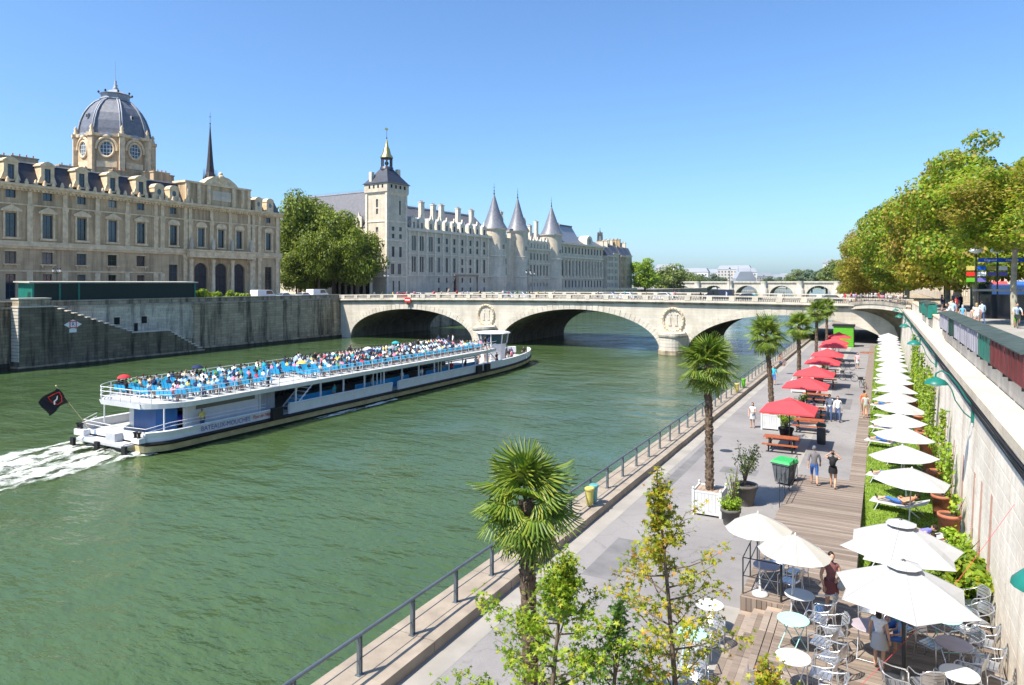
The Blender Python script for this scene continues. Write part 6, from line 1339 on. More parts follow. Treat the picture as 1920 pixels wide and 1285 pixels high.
# ---------------------------------------------------------------- parasols
def octa(r, z, n, ph=0, sc=.93): return [(r*(1 if i%2==0 else sc)*math.cos(ph+math.pi*i/n), r*(1 if i%2==0 else sc)*math.sin(ph+math.pi*i/n), z) for i in range(2*n)]
def canopy(r, n, zr, za, mat, ph, sc=.93, drop=.0, steps=4):
    q = MB(); V=[]; 
    for k in range(steps+1):
        f = k/steps
        for i in range(2*n): a = ph+math.pi*i/n; rr = r*f*(1 if i%2==0 else 1-(1-sc)*f); z = za+(zr-za)*(f**1.12)-(0 if i%2==0 else .045*math.sin(f*math.pi/2)*r/1.4); V.append((rr*math.cos(a),rr*math.sin(a),z))
    F=[(k*2*n+i,(k+1)*2*n+i,(k+1)*2*n+(i+1)%(2*n),k*2*n+(i+1)%(2*n)) for k in range(steps) for i in range(2*n)]
    q.add(V,F,mat); o = len(V)-2*n
    for i in range(2*n): 
        if drop: a,b = V[o+i],V[o+(i+1)%(2*n)]; q.add([a,b,(b[0],b[1],b[2]-drop),(a[0],a[1],a[2]-drop)],[(0,3,2,1)],mat)
    for i in range(0,2*n,2): q.path([(V[k*2*n+i][0],V[k*2*n+i][1],V[k*2*n+i][2]+.004) for k in range(steps+1)],.007,4,'seam')
    q.path([(a_*1.0,b_*1.0,c_+.003) for a_,b_,c_ in V[o:]],.006,4,'seam',closed=True)
    return q.mesh('canopy')
def parasol(label, loc, me, ribs, h, za, group, polemat='white_paint', base_=True, tilt=(0,0), vent=None, rz=0, name='parasol'):
    t = thing(name,label,'parasol',loc,rz,group); t.rotation_euler = (tilt[0],tilt[1],rz)
    obj('canopy',me,t); obj('pole',h,t); obj('ribs',ribs,t)
    if vent: obj('vent_cap',vent,t)
    return t
def pole_mesh(za, mat, r=.025, base_r=.3): q = MB(); q.tube((0,0,.08),(0,0,za-.02),r,None,8,mat); q.lathe([(base_r,0),(base_r,.04),(base_r*.6,.08),(r*1.6,.1),(r*1.6,.3)],14,(0,0,0),mat); q.lathe([(r,za-.03),(r*1.8,za+.01),(.01,za+.06)],8,(0,0,0),mat); return q.mesh('pole')
def rib_mesh(r,n,zr,za,ph,mat): 
    q = MB()
    for i in range(n): a = ph+2*math.pi*i/n; q.tube((0,0,za-.05),(r*.97*math.cos(a),r*.97*math.sin(a),zr-.03),.01,None,4,mat); q.tube((0,0,zr-.25),(r*.5*math.cos(a),r*.5*math.sin(a),(zr+za)/2-.06),.008,None,4,mat)
    return q.mesh('ribs')
wc = canopy(1.32,6,1.82,2.32,'white_fabric',R(18),.86); wp = pole_mesh(2.32,'white_paint'); wr = rib_mesh(1.32,6,1.82,2.32,R(18),'white_paint')
ordn = ['first','second','third','fourth','fifth','sixth','seventh','eighth','ninth','tenth','eleventh','twelfth','thirteenth','fourteenth','fifteenth','sixteenth','seventeenth','eighteenth','nineteenth','twentieth']
for i in range(20): parasol('white parasol on the lawn, %s of the long row counted from the terrace' % ordn[i],(.93+.06*math.sin(i*2.1),29.1+i*4.0+.15*math.sin(i*3.7),PZ+.05),wc,wr,wp,2.32,'white parasols on the lawn',rz=R(40*math.sin(i*1.9)),tilt=(.05*math.sin(i*5),.045*math.cos(i*3)))
rr_ = 1.95; rc_ = canopy(rr_,4,2.15,2.72,'red_fabric',R(45),.72,.0); 
q = MB(); s = 1.4
V=[(s,s,2.12),(-s,s,2.12),(-s,-s,2.12),(s,-s,2.12),(.14,.14,2.70),(-.14,.14,2.70),(-.14,-.14,2.70),(.14,-.14,2.70)]
q.add(V,[(0,1,5,4),(1,2,6,5),(2,3,7,6),(3,0,4,7)],'red_fabric'); q.add([(a,b,c-.006) for a,b,c in V],[(4,5,1,0),(5,6,2,1),(6,7,3,2),(7,4,0,3)],'red_fabric')
for i in range(4): a,b=V[i],V[(i+1)%4]; q.add([a,b,(b[0],b[1],b[2]-.08),(a[0],a[1],a[2]-.08)],[(0,1,2,3)],'red_fabric')
rc_ = q.mesh('canopy'); q = MB(); q.add([(.26,.26,2.66),(-.26,.26,2.66),(-.26,-.26,2.66),(.26,-.26,2.66),(0,0,2.80)],[(0,1,4),(1,2,4),(2,3,4),(3,0,4)],'red_fabric'); rv = q.mesh('vent_cap'); rp = pole_mesh(2.74,'steel_dark',.03,.32); rrb = rib_mesh(1.9,4,2.12,2.68,R(45),'steel_dark')
for i,y in enumerate([40.9,50.7,57.5,66.2,73.2,83.4,88.4,97.9]): parasol('square red parasol, %s along the promenade from the viewer' % ordn[i],(-4.45-.06*max(0,i-3),y,PZ),rc_,rrb,rp,2.74,'red parasols on the promenade',vent=rv)
cc = canopy(.88,8,1.82,2.27,'cream_fabric',R(10),.95); cp = pole_mesh(2.27,'white_paint',.02,.22); cb = rib_mesh(.88,8,1.82,2.27,R(10),'white_paint')
parasol('cream octagonal parasol by the ramp railing, the left of two',(-2.93,19.95,DZ),cc,cb,cp,2.27,'cream parasols on the terrace',tilt=(.03,-.02)); parasol('cream octagonal parasol, the right of two by the railing',(-2.0,18.6,DZ),cc,cb,cp,2.27,'cream parasols on the terrace',tilt=(.0,.05))
bc = canopy(1.46,6,1.90,2.58,'white_fabric',R(25),.77); bp = pole_mesh(2.62,'steel_dark',.04,.42); bb = rib_mesh(1.46,6,1.90,2.58,R(25),'steel_dark'); bv = canopy(.36,6,2.54,2.66,'white_fabric',R(25),.95)
parasol('large white scalloped parasol behind, partly over the lawn end',(.47,19.9,DZ),bc,bb,bp,2.62,'large white terrace parasols',vent=bv,rz=R(-6)); parasol('large white scalloped parasol in front on black pole',(.45,17.0,DZ),bc,bb,bp,2.62,'large white terrace parasols',vent=bv,rz=R(12))
# ---------------------------------------------------------------- picnic tables
def picnic(label, loc, rz):
    t = thing('picnic_table',label,'table',loc,rz,'red-brown picnic tables')
    pk = MB(); pk.box(-.9,.9,-.07,.07,0,.04,'wood_red'); pk = pk.mesh('plank')
    for k in range(5): obj('plank',pk,t,loc=(0,-.30+.15*k,.72))
    for s in (-1,1):
        for k in range(2): obj('plank',pk,t,loc=(0,s*(.66+.15*k),.43))
    for x in (-.6,.6):
        q = MB(); q.box(x-.04,x+.04,-.85,.85,.37,.43,'steel_dark'); q.box(x-.04,x+.04,-.36,.36,.66,.72,'steel_dark')
        for s in (-1,1): q.tube((x,s*.62,0),(x,s*.22,.70),.04,None,4,'steel_dark')
        q.build('trestle',t)
for i,(x,y) in enumerate([(-4.75,39.9),(-3.9,45.8),(-4.1,50.2),(-4.3,56.5),(-4.2,65.5),(-4.4,73),(-4.5,84)]): picnic(['nearest red-brown picnic table standing in full sun','red-brown picnic table beyond the first red parasol','picnic table where people sit under the second red parasol','picnic table shaded by the third red parasol','picnic table shaded by the fourth red parasol','picnic table shaded by the fifth red parasol','far picnic table under the sixth red parasol'][i],(x,y,PZ),R(28-90+62))
# ---------------------------------------------------------------- pots, plants, bins
def pot(name,label,loc,r0,r1,h,mat,group=None):
    t = thing(name,label,'pot',loc,0,group); q = MB(); q.lathe([(r0,0),(r1*.97,h-.12),(r1*1.06,h-.12),(r1*1.06,h),(r1*.9,h),(r1*.88,h-.08)],20,(0,0,0),mat); q.build('pot_body',t); q = MB(); q.lathe([(r1*.89,h-.07),(.02,h-.05)],18,(0,0,0),'soil'); q.build('soil',t); return t
pot('flower_pot','large grey-brown round pot with a small leafy tree',(-4.94,29.5,PZ),.34,.50,.85,'pot_grey'); pot('flower_pot','smaller grey-brown pot with green grass-like plant',(-5.0,26.8,PZ),.26,.36,.62,'pot_grey'); pot('flower_pot','black pot under the first red parasol',(-4.9,43.3,PZ),.3,.42,.6,'cloth_black')
young = young_tree
def potted(label, loc, h, w, n, seed, mat, size):
    rg = random.Random(seed); rng = np.random.default_rng(seed); t = thing('potted_shrub',label,'shrub',loc); q = MB(); pts=[]
    for k in range(12):
        a = rg.random()*6.28; l = w*rg.uniform(.4,1); e = Vector((math.cos(a)*l,math.sin(a)*l,h*rg.uniform(.45,1))); m_ = Vector((e.x*.3,e.y*.3,e.z*.5)); q.path([(0,0,0),m_,e],[.022,.014,.005],5,'bark')
        for j in range(8): pts.append(tuple(m_.lerp(e,j/7)+Vector((rg.gauss(0,.07),rg.gauss(0,.07),rg.gauss(0,.07)))))
    q.build('stems',t); pts=np.array(pts); P = pts[rng.integers(0,len(pts),n)]+rng.normal(0,.06,(n,3)); V,F = leaf_cards(P,rng.normal(0,.5,(n,3))+np.array([0,0,.7]),size,rng,.5); obj('foliage',raw_mesh('foliage',V,F,[mat]),t)
potted('small airy tree growing in the large grey pot',(-4.94,29.5,PZ+.78),1.75,.75,800,91,'leaf_far',.10); potted('tufted light green plant in the smaller grey pot',(-5.0,26.8,PZ+.55),.42,.38,900,92,'leaf_bright',.10); potted('thin leafy sapling in the smaller grey pot',(-4.95,26.9,PZ+.55),1.7,.4,120,93,'leaf_bright',.12); potted('bushy green plant in the black pot',(-4.9,43.3,PZ+.52),1.1,.55,900,94,'leaf_bright',.10)
for i,(x,y) in enumerate([(-4.9,52.8),(-4.9,60),(-4.9,68),(-5,76),(-5,90)]): pot('flower_pot','dark pot with low shrub by the %s red parasol' % ordn[i+1],(x,y,PZ),.28,.4,.55,'pot_grey','dark pots by the parasols'); potted('low green shrub in the dark pot by the %s red parasol' % ordn[i+1],(x,y,PZ+.5),.7,.5,350,95+i,'leaf_bright',.13)
t = thing('wheelie_bin','grey wheeled waste bin with bright green lid','bin',(-3.85,33.4,PZ),R(-20))
q = MB(); q.add([(-.3,-.3,.1),(.3,-.3,.1),(.3,.3,.1),(-.3,.3,.1),(-.42,-.38,.98),(.42,-.38,.98),(.42,.38,.98),(-.42,.38,.98)],[(0,3,2,1),(0,1,5,4),(1,2,6,5),(2,3,7,6),(3,0,4,7)],'bin_grey')
for k in (-.22,0,.22): q.box(k-.02,k+.02,-.395,-.33,.3,.9,'bin_grey')
q.box(-.45,.45,-.42,.42,.92,.985,'bin_grey'); q.build('body',t); q = MB(); q.add([(-.46,-.44,.988),(.46,-.44,.988),(.46,.46,.988),(-.46,.46,.988),(-.40,-.36,1.09),(.40,-.36,1.09),(.40,.42,1.14),(-.40,.42,1.14)],[(0,1,5,4),(1,2,6,5),(2,3,7,6),(3,0,4,7),(4,5,6,7),(0,3,2,1)],'bin_green'); q.build('lid',t)
for s in (-1,1): q = MB(); q.tube((s*.3,.36,.1),(s*.36,.36,.1),.1,None,12,'black_rubber'); q.build('wheel',t)
q = MB(); q.tube((-.4,.5,.95),(.4,.5,.95),.018,None,6,'bin_grey'); q.build('handle',t)
t = thing('litter_bin','slim dark grey-green litter bin casting a shadow on the paving','bin',(-2.95,42.6,PZ)); q = MB(); q.lathe([(.22,0),(.24,.1),(.24,.85),(.2,.9)],12,(0,0,0),'steel_dark'); q.build('body',t); q = MB(); q.lathe([(.26,1.0),(.27,1.1),(.2,1.18),(.02,1.2)],12,(0,0,0),'green_dark'); q.tube((.2,0,.88),(.2,0,1.02),.02,None,5,'steel_dark'); q.tube((-.2,0,.88),(-.2,0,1.02),.02,None,5,'steel_dark'); q.build('hood',t)
# terracotta pots with climbers along the wall
for i in range(13):
    y = 24.3+i*3.35+(.5 if i%3 else 0); t = pot('terracotta_pot','terracotta pot at the foot of the quay wall, %s from the terrace' % ordn[i],(2.12,y,PZ+.05),.28,.35,1.1 if i%2 else .85,'terracotta','terracotta pots along the wall')
rb = random.Random(9)
for i in range(13):
    y = 24.3+i*3.35+(.5 if i%3 else 0); h = [.9,1.1,2.2,3.0,1.6,3.6,3.8,3.2,3.9,2.6,4.0,4.2,4.2][i]; rng = np.random.default_rng(130+i); n = int(160*h); z = rng.random(n)**1.2*h; w = .38*(1-.55*z/h)
    P = np.stack([2.30+.07*z*.55+rng.normal(0,.07,n)-.03, y+rng.normal(0,1,n)*w+.25*np.sin(z*2+i), PZ+.75+z],1); P[:,0] = np.minimum(P[:,0],2.50+.041*(z+.75)); V,F = leaf_cards(P,np.tile([-.8,-.2,.5],(n,1)),.15,rng,.8)
    t = thing('climbing_vine','green climber on the quay wall above the %s terracotta pot' % ordn[i],'plant',(0,0,0),0,'climbers on the quay wall'); obj('foliage',raw_mesh('foliage',V,F,['leaf_hedge' if i%2 else 'leaf_bright']),t); q = MB(); q.path([(2.12,y,PZ+.7),(2.42,y+.1,PZ+1.3),(2.6,y,PZ+.7+h)],[.02,.015,.006],5,'bark'); q.build('stem',t)
bush('hedge_bush','dense bright green bush against the wall beside the parasols',(1.95,22.6,PZ+.05),.6,1.25,.85,2600,.20,'leaf_hedge',151,clumps=26); bush('hedge_bush','low lighter green bush against the wall by the sunbeds',(1.95,26.2,PZ+.05),.45,.8,.5,1200,.15,'leaf_bright',152,clumps=16)
# ---------------------------------------------------------------- loungers
q = MB(); q.add([(-.32,-.95,.62),(.32,-.95,.62),(.32,-.25,.34),(-.32,-.25,.34),(.32,1.0,.36),(-.32,1.0,.36)],[(0,1,2,3),(3,2,4,5)],'white_fabric'); q.add([(-.32,-.95,.59),(.32,-.95,.59),(.32,-.25,.31),(-.32,-.25,.31),(.32,1.0,.33),(-.32,1.0,.33)],[(3,2,1,0),(5,4,2,3)],'white_fabric'); lsl = q.mesh('sling')
q = MB()
for s in (-.34,.34): q.path([(s,-.97,.61),(s,-.25,.325),(s,1.02,.345)],.022,6,'white_paint')
q.tube((-.34,1.02,.345),(.34,1.02,.345),.022,None,6,'white_paint'); q.tube((-.34,-.97,.61),(.34,-.97,.61),.022,None,6,'white_paint'); lfr = q.mesh('frame')
lg = []
for s in (-.34,.34):
    for y0,y1 in ((-.3,-.75),(.7,.85)): q = MB(); q.tube((s,y0,.33),(s,y1,0),.022,None,6,'white_paint'); lg.append(q.mesh('leg'))
def lounger(label,loc,rz,towel=None):
    t = thing('sun_lounger',label,'lounger',loc,rz,'sun loungers on the lawn'); obj('sling',lsl,t); obj('frame',lfr,t); [obj('leg',m_,t) for m_ in lg]
    if towel: pass
LR = R(78)
for i,(x,y) in enumerate([(1.05,27.5),(.95,26.55),(.7,31.2),(.5,35.3),(1.2,39.2),(.3,43.0),(.45,47.0),(.7,51.2),(.4,55.5),(.5,63),(.5,71)]): lounger('white sun lounger on the lawn, %s counted from the terrace' % ordn[i],(x,y,PZ+.06),R(78))
t = thing('beach_towel','bright blue towel draped over a seat at the lawn end','towel',(.55,24.6,PZ+.06)); q = MB(); q.add([(-.3,-.35,.55),(.35,-.35,.42),(.35,.35,.42),(-.3,.35,.55),(-.55,-.33,.1),(-.55,.33,.1)],[(0,1,2,3),(4,0,3,5)],'seat_blue'); q.add([(-.3,-.35,.53),(.35,-.35,.40),(.35,.35,.40),(-.3,.35,.53)],[(3,2,1,0)],'seat_blue'); q.build('cloth',t)
lounger('white sun lounger under the blue towel',(.6,24.6,PZ+.05),R(80))
# ---------------------------------------------------------------- cafe tables and chairs
q = MB()
for k in range(5): q.box(-.2,.2,-.2+k*.085,-.2+k*.085+.07,.435,.452,'aluminium')
cs = q.mesh('seat'); q = MB()
for k in range(4):
    z = .56+k*.075; pts = [(-.22+.44*j/6, -.235-.05*math.sin(math.pi*j/6)-.02*k, z) for j in range(7)]
    for a,b in zip(pts[:-1],pts[1:]): q.add([(a[0],a[1],z),(b[0],b[1],z),(b[0],b[1]-.012,z+.062),(a[0],a[1]-.012,z+.062)],[(0,1,2,3),(3,2,1,0)][:1],'aluminium')
cbk = q.mesh('backrest'); q = MB()
q.path([(-.25,.22,0),(-.26,.22,.62),(-.26,.16,.68),(-.26,-.1,.70),(-.235,-.28,.76),(-.12,-.335,.86),(.12,-.335,.86),(.235,-.28,.76),(.26,-.1,.70),(.26,.16,.68),(.26,.22,.62),(.25,.22,0)],.0145,6,'aluminium')
q.path([(-.23,-.30,0),(-.225,-.24,.43),(-.225,.2,.43),(.225,.2,.43),(.225,-.24,.43),(.23,-.30,0)],.0135,6,'aluminium'); q.path([(-.225,-.24,.43),(-.23,-.27,.78)],.012,5,'aluminium'); q.path([(.225,-.24,.43),(.23,-.27,.78)],.012,5,'aluminium'); cf = q.mesh('tube_frame')
def chair(label,x,y,rz,z=DZ,g_='aluminium cafe chairs'):
    t = thing('cafe_chair',label,'chair',(x,y,z),rz,g_); obj('seat',cs,t); obj('backrest',cbk,t); obj('tube_frame',cf,t)
def btable(label,x,y,mat,z=DZ,r=.36,rz=0):
    t = thing('bistro_table',label,'table',(x,y,z),rz,'round bistro tables'); q = MB(); q.lathe([(r*.97,.70),(r,.705),(r,.725),(r*.97,.73)],26,(0,0,0),mat); q.build('tabletop',t)
    lm_ = mat if mat=='aqua_paint' else 'aluminium'
    for s in (-1,1): q = MB(); q.tube((s*.2,-.26,0),(s*.2,.2,.70),.012,None,5,lm_); q.tube((s*.18,.26,0),(s*.18,-.2,.70),.012,None,5,lm_); q.tube((s*.2,-.26,.02),(0,-.26,.02),.01,None,5,lm_); q.build('leg',t)
W_ = math.pi
CH = [('chair with its back to the railing corner at grey table',-2.75,21.3,W_),('chair on the far side of the railing grey table',-2.2,20.95,W_*.9),('chair facing left beside the left cream parasol pole',-2.2,20.15,R(90)),
 ('chair in the row of five, farthest from the viewer',-1.30,18.75,R(80)),('chair in the row of five, second from its far end',-1.15,18.2,R(95)),('middle chair in the row of five by the aqua table',-1.08,17.75,R(88)),('chair in the row of five, second nearest',-1.05,17.10,R(97)),('chair in the row of five, nearest the viewer',-1.05,16.45,R(85)),
 ('chair drawn up to the bright white round table',-.98,15.75,R(100)),('chair at the very bottom edge left of the pink rope',-.9,15.1,R(80)),('chair at bottom edge near the left white table',-2.0,14.7,R(-20)),
 ('chair under the large parasol beside the standing girl',-.3,19.3,R(160)),('chair under the large parasol behind the seated woman',.55,19.75,R(170)),('chair beneath the parasol beside the black pole',.95,18.2,R(-100)),('chair with curved back at bottom centre by the parasol base',.85,16.3,R(20)),('second chair at bottom centre left of the white table',.45,15.9,R(-60)),
 ('empty chair at the aqua table under the parasol',1.75,19.3,R(110)),('chair behind it touching the quay wall',2.1,19.9,R(100)),('chair at the wall between aqua and lilac tables',2.1,18.85,R(95)),('chair pulled to the lilac table',1.75,18.35,R(105)),('chair by the wall at the lilac table',2.08,17.75,R(85)),('chair facing the right white table',1.72,17.3,R(100)),('chair at the lower right corner near the wall',2.0,16.5,R(80)),('chair at the bottom right corner cut by the frame',1.55,15.7,R(30)),('blue-lit chair folded against the wall under the bush',2.15,20.9,R(95))]
rc3 = random.Random(77)
for l,x,y,rz in CH: chair('aluminium cafe '+l,x+(rc3.uniform(-.17,.17) if x<1.6 else -.05),y+rc3.uniform(-.06,.06),rz+rc3.uniform(-.5,.5))
for l,x,y,mt in [('grey round table inside the railing corner',-2.80,20.25,'lilac_paint'),('pale grey round table beside the right cream parasol',-1.80,18.75,'white_paint'),('pale aqua round table next to the steps',-1.80,17.3,'aqua_paint'),('bright white round table at the terrace edge',-1.62,15.55,'white_paint'),('lilac-grey round table beside the standing girl',-.25,17.8,'lilac_paint'),('aqua round table in shade under the big parasol',1.35,19.1,'aqua_paint'),('lilac-grey round table at the right in shade',1.42,17.8,'lilac_paint'),('white round table at the lower right',1.42,16.5,'white_paint')]: btable(l,x,y,mt,rz=R(20*x))
for l,x,y,mt in [('white round table on the asphalt left of the steps',-3.95,18.3,'white_paint'),('aqua round table on the asphalt by the steps',-4.0,16.6,'aqua_paint')]: btable(l,x,y,mt,PZ)
for l,x,y,rz in [('dark shaded chair on asphalt by the white table',-3.75,17.75,0),('dark shaded chair on asphalt between the two tables',-3.7,17.15,R(150)),('chair on asphalt past the aqua table',-3.75,16.0,R(20)),('chair on asphalt nearest the bottom edge',-3.7,15.3,R(170))]: chair('aluminium cafe '+l,x,y,rz,PZ,'cafe chairs on the asphalt')
# thin black railings of terrace and ramp
t = thing('terrace_railing','thin black railing round the terrace corner by the cream parasols','railing',(0,0,0))
pts = [(-3.36,23.6,DZ),(-3.36,19.78,DZ),(-2.36,19.76,DZ)]
for i,p in enumerate([(-3.36,23.6),(-3.36,22.3),(-3.36,21.0),(-3.36,19.78),(-2.36,19.76)]): q = MB(); q.tube((p[0],p[1],DZ-.02),(p[0],p[1],DZ+1.0),.02 if i<4 else .035,None,6,'steel_dark'); q.build('post',t)
for h in (.5,1.0): q = MB(); q.path([(a,b,c+h) for a,b,c in pts],.016,6,'steel_dark'); q.build('rail',t)
t = thing('ramp_railing','thin black handrail beside the timber ramp','railing',(0,0,0))
for i in range(5): y = 28.4+i*1.6; z = PZ+max(0,(35.2-y)/7.2)*(DZ-PZ); q = MB(); q.tube((-3.45,y,PZ),(-3.45,y,z+1.0),.018,None,6,'steel_dark'); q.build('post',t)
for h in (.1,.55,1.0): q = MB(); q.tube((-3.45,28.4,DZ+h-.03),(-3.45,34.8,PZ+.03+h),.015,None,6,'steel_dark'); q.build('rail',t)
q = MB(); a,b = Vector((-.55,15.9,DZ+.02)),Vector((2.72,19.3,7.0)); q.path([a.lerp(b,k/20)-Vector((0,0,.25*math.sin(math.pi*k/20))) for k in range(21)],.005,5,'rope_red'); q.build('red_cord',label='thin red cord stretched from the deck up to the quay wall',cat='cord')
# kiosk, mat, bikes
t = thing('green_kiosk','bright green boarded kiosk at the end of the promenade','kiosk',(-4.6,109.5,PZ)); q = MB(); q.box(-1.3,1.3,-1.2,1.2,0,2.9,'green_bright'); q.build('body',t); q = MB(); q.box(-1.45,1.45,-1.35,1.35,2.9,3.15,'cloth_black'); q.build('roof',t)
for k in range(9): q = MB(); q.box(-1.28,1.28,-1.24,-1.202,.1+k*.29,.36+k*.29,'green_bright'); q.build('board',t)
q = MB(); q.box(-1.35,1.35,-1.30,-1.25,1.85,2.35,'yellow_bag') if False else q.box(1.302,1.34,-1.2,1.2,0,2.9,'cloth_black'); q.build('side_panel',t)
q = MB(); q.lathe([(.8,.0),(.85,.04),(.8,.08)],16,(-1.5,100.6,PZ+.002),'wood_red'); q.build('orange_mat',label='round orange mat lying at the boardwalk edge',cat='mat')
def bike(label,loc,rz):
    t = thing('bicycle',label,'bicycle',loc,rz,'parked bicycles')
    for y in (-.52,.52): q = MB(); q.path([(0,y+.33*math.cos(a),.34+.33*math.sin(a)) for a in [2*math.pi*k/18 for k in range(18)]],.018,5,'black_rubber',closed=True); [q.tube((0,y,.34),(0,y+.32*math.cos(a),.34+.32*math.sin(a)),.004,None,3,'aluminium') for a in [2*math.pi*k/8 for k in range(8)]]; q.build('wheel',t)
    q = MB(); [q.tube(a,b,.016,None,5,'steel_dark') for a,b in (((0,-.52,.34),(0,-.08,.30)),((0,-.08,.30),(0,-.2,.82)),((0,-.16,.72),(0,.36,.80)),((0,-.08,.30),(0,.38,.72)),((0,-.52,.34),(0,-.17,.74)),((0,.52,.34),(0,.34,.95)))]; q.build('frame',t)
    q = MB(); q.box(-.07,.07,-.34,-.1,.83,.88,'black_rubber'); q.build('saddle',t); q = MB(); q.path([(-.28,.22,.98),(-.1,.33,1.0),(.1,.33,1.0),(.28,.22,.98)],.014,5,'steel_dark'); q.build('handlebar',t); q = MB(); q.box(-.16,.16,.42,.68,.72,.95,'steel_dark'); q.build('basket',t)
bike('grey city bicycle parked by the red parasols',(-2.6,71,PZ),R(75)); bike('bicycle leaning at the boardwalk edge',(-1.3,66.3,PZ),R(20)); bike('dark bicycle beside the third red parasol',(-3.0,80,PZ),R(60))
# ---------------------------------------------------------------- people on the promenade and terrace
def person(label, me, loc, rz, top, bottom=None, hair=None, s=1.0, shoe=None, skin=None, parts=()):
    o = obj('person', me, None, loc, rz, None, label, 'person', None, top, s)
    for i,m_ in ((1,hair),(3,bottom),(4,shoe)):
        if m_: o.material_slots[i].link = 'OBJECT'; o.material_slots[i].material = m_
    for nm,pm_ in parts: obj(nm,pm_,o)
    return o
def flat(name,c,rough=.8): return M(name,c,rough,.08,9)
shorts_blue = flat('shorts_blue',(.05,.14,.42)); denim = flat('denim',(.07,.11,.22)); hair_dark = flat('hair_dark',(.018,.012,.010),.5); hair_blond = flat('hair_blond',(.33,.22,.10),.5); black_c = MATS['cloth_black']; khaki = flat('khaki',(.38,.34,.24)); white_c = MATS['white_fabric']; plum = flat('dress_plum',(.20,.06,.06)); hair_cap = flat('cap_grey',(.12,.14,.17)); sandal = flat('sandal',(.35,.20,.11))
FM = body(WALK,{'calf':0,'sleeve':2}); FW = body(P_(WALK,ell=(-.34,.02,1.42),wrl=(-.12,-.03,1.60),elr=(.34,.02,1.42),wrr=(.12,-.03,1.60)),{'calf':0,'thigh':0,'sleeve':0},female=True); FS = body({'ell':(-.24,.02,1.12),'wrl':(-.08,.22,1.08),'elr':(.26,.0,1.1),'wrr':(.24,.14,.88)},{'calf':0,'thigh':0,'sleeve':0,'long':1},female=True); FT = body(WALK,{'fore':2}); FSIT = body(SIT,{'calf':0,'sleeve':0,'long':1},female=True); FLIE = body(LIE,{'calf':0,'sleeve':0}); FCH = body({},{'calf':0,'thigh':0,'sleeve':0,'long':1},female=True); FLEAN = body({'che':(0,.14,1.24),'nec':(0,.24,1.38),'hed':(0,.29,1.43),'shl':(-.175,.2,1.32),'shr':(.175,.2,1.32),'ell':(-.26,.34,1.10),'wrl':(-.05,.48,1.08),'elr':(.26,.34,1.10),'wrr':(.05,.48,1.08),'pel':(0,-.06,.93)},{'calf':0})
q = MB(); q.lathe([(.165,1.0),(.19,.86),(.20,.66)],14,(0,0,0),'dress_plum',caps=False); sk_plum = q.mesh('skirt'); q = MB(); q.lathe([(.15,1.05),(.19,.85),(.23,.62)],14,(0,0,0),'white_fabric',caps=False); sk_white = q.mesh('skirt'); q = MB(); q.lathe([(.16,1.02),(.19,.86),(.19,.72)],14,(0,0,0),'cloth_black',caps=False); sk_black = q.mesh('shorts_hem')
q = MB(); q.ball((0,-.17,1.22),(.14,.09,.19),10,'cloth_black'); bpk = q.mesh('backpack'); q = MB(); q.ball((-.2,.2,.92),(.12,.07,.14),10,'white_fabric'); q.path([(-.28,.2,1.0),(-.2,.2,1.18),(-.12,.2,1.0)],.01,5,'white_fabric'); hbag = q.mesh('handbag')
person('man in grey t-shirt, blue shorts and cap walking up the ramp',FM,(-2.57,33.1,PZ+.18),R(8),(.16,.15,.16),shorts_blue,hair_cap,1.02); person('woman with raised arms and black backpack walking beside him',FW,(-1.81,32.9,PZ+.18),R(-4),(.02,.02,.022),black_c,hair_dark,.97,parts=(('backpack',bpk),('shorts_hem',sk_black)))
person('dark-haired woman in plum dress holding a white bag on the terrace',FS,(-1.12,19.45,DZ),R(205),(.22,.09,.09),plum,hair_dark,.98,sandal,parts=(('skirt',sk_plum),('handbag',hbag))); person('girl in white dress standing at the lilac table',FCH,(-.02,17.35,DZ),R(-20),(.72,.70,.70),white_c,hair_dark,.80,sandal,parts=(('skirt',sk_white),))
person('seated woman in turquoise top under the large parasol',FSIT,(.42,18.7,DZ),R(150),(.12,.45,.42),shorts_blue,hair_blond,1.0,sandal); chair('aluminium cafe chair holding the woman in turquoise',.42,18.7,R(150)); person('small seated child in blue beside the woman in turquoise',FSIT,(.42,18.05,DZ+.12),R(100),(.22,.38,.60),shorts_blue,hair_dark,.68,sandal)
person('woman in white shirt and jeans walking in mid promenade',FT,(-2.45,49.8,PZ),R(185),(.74,.73,.72),denim,hair_dark,1.0); person('man in dark shirt walking beside the woman in jeans',FT,(-2.95,50.0,PZ),R(178),(.62,.62,.64),denim,hair_dark,1.03); person('man in orange t-shirt standing at the boardwalk',FM,(-.95,52.6,PZ+.07),R(0),(.62,.14,.05),khaki,hair_dark,1.02); person('woman in pale top and grey shorts beside the man in orange',FCH,(-.85,51.7,PZ+.07),R(10),(.42,.44,.40),khaki,hair_blond,.98)
person('girl in white dress walking near the second planter box',FS,(-7.1,45.3,PZ),R(170),(.75,.74,.73),white_c,hair_dark,.93,sandal,parts=(('skirt',sk_white),)); person('man in turquoise t-shirt jogging along the railing',FM,(-8.4,65.2,PZ),R(180),(.03,.42,.55),shorts_blue,hair_dark,1.0); person('woman in pink with pushed stroller far along the promenade',FS,(-2.1,81.4,PZ),R(170),(.75,.38,.45),white_c,hair_dark,1.0,parts=(('skirt',sk_white),))
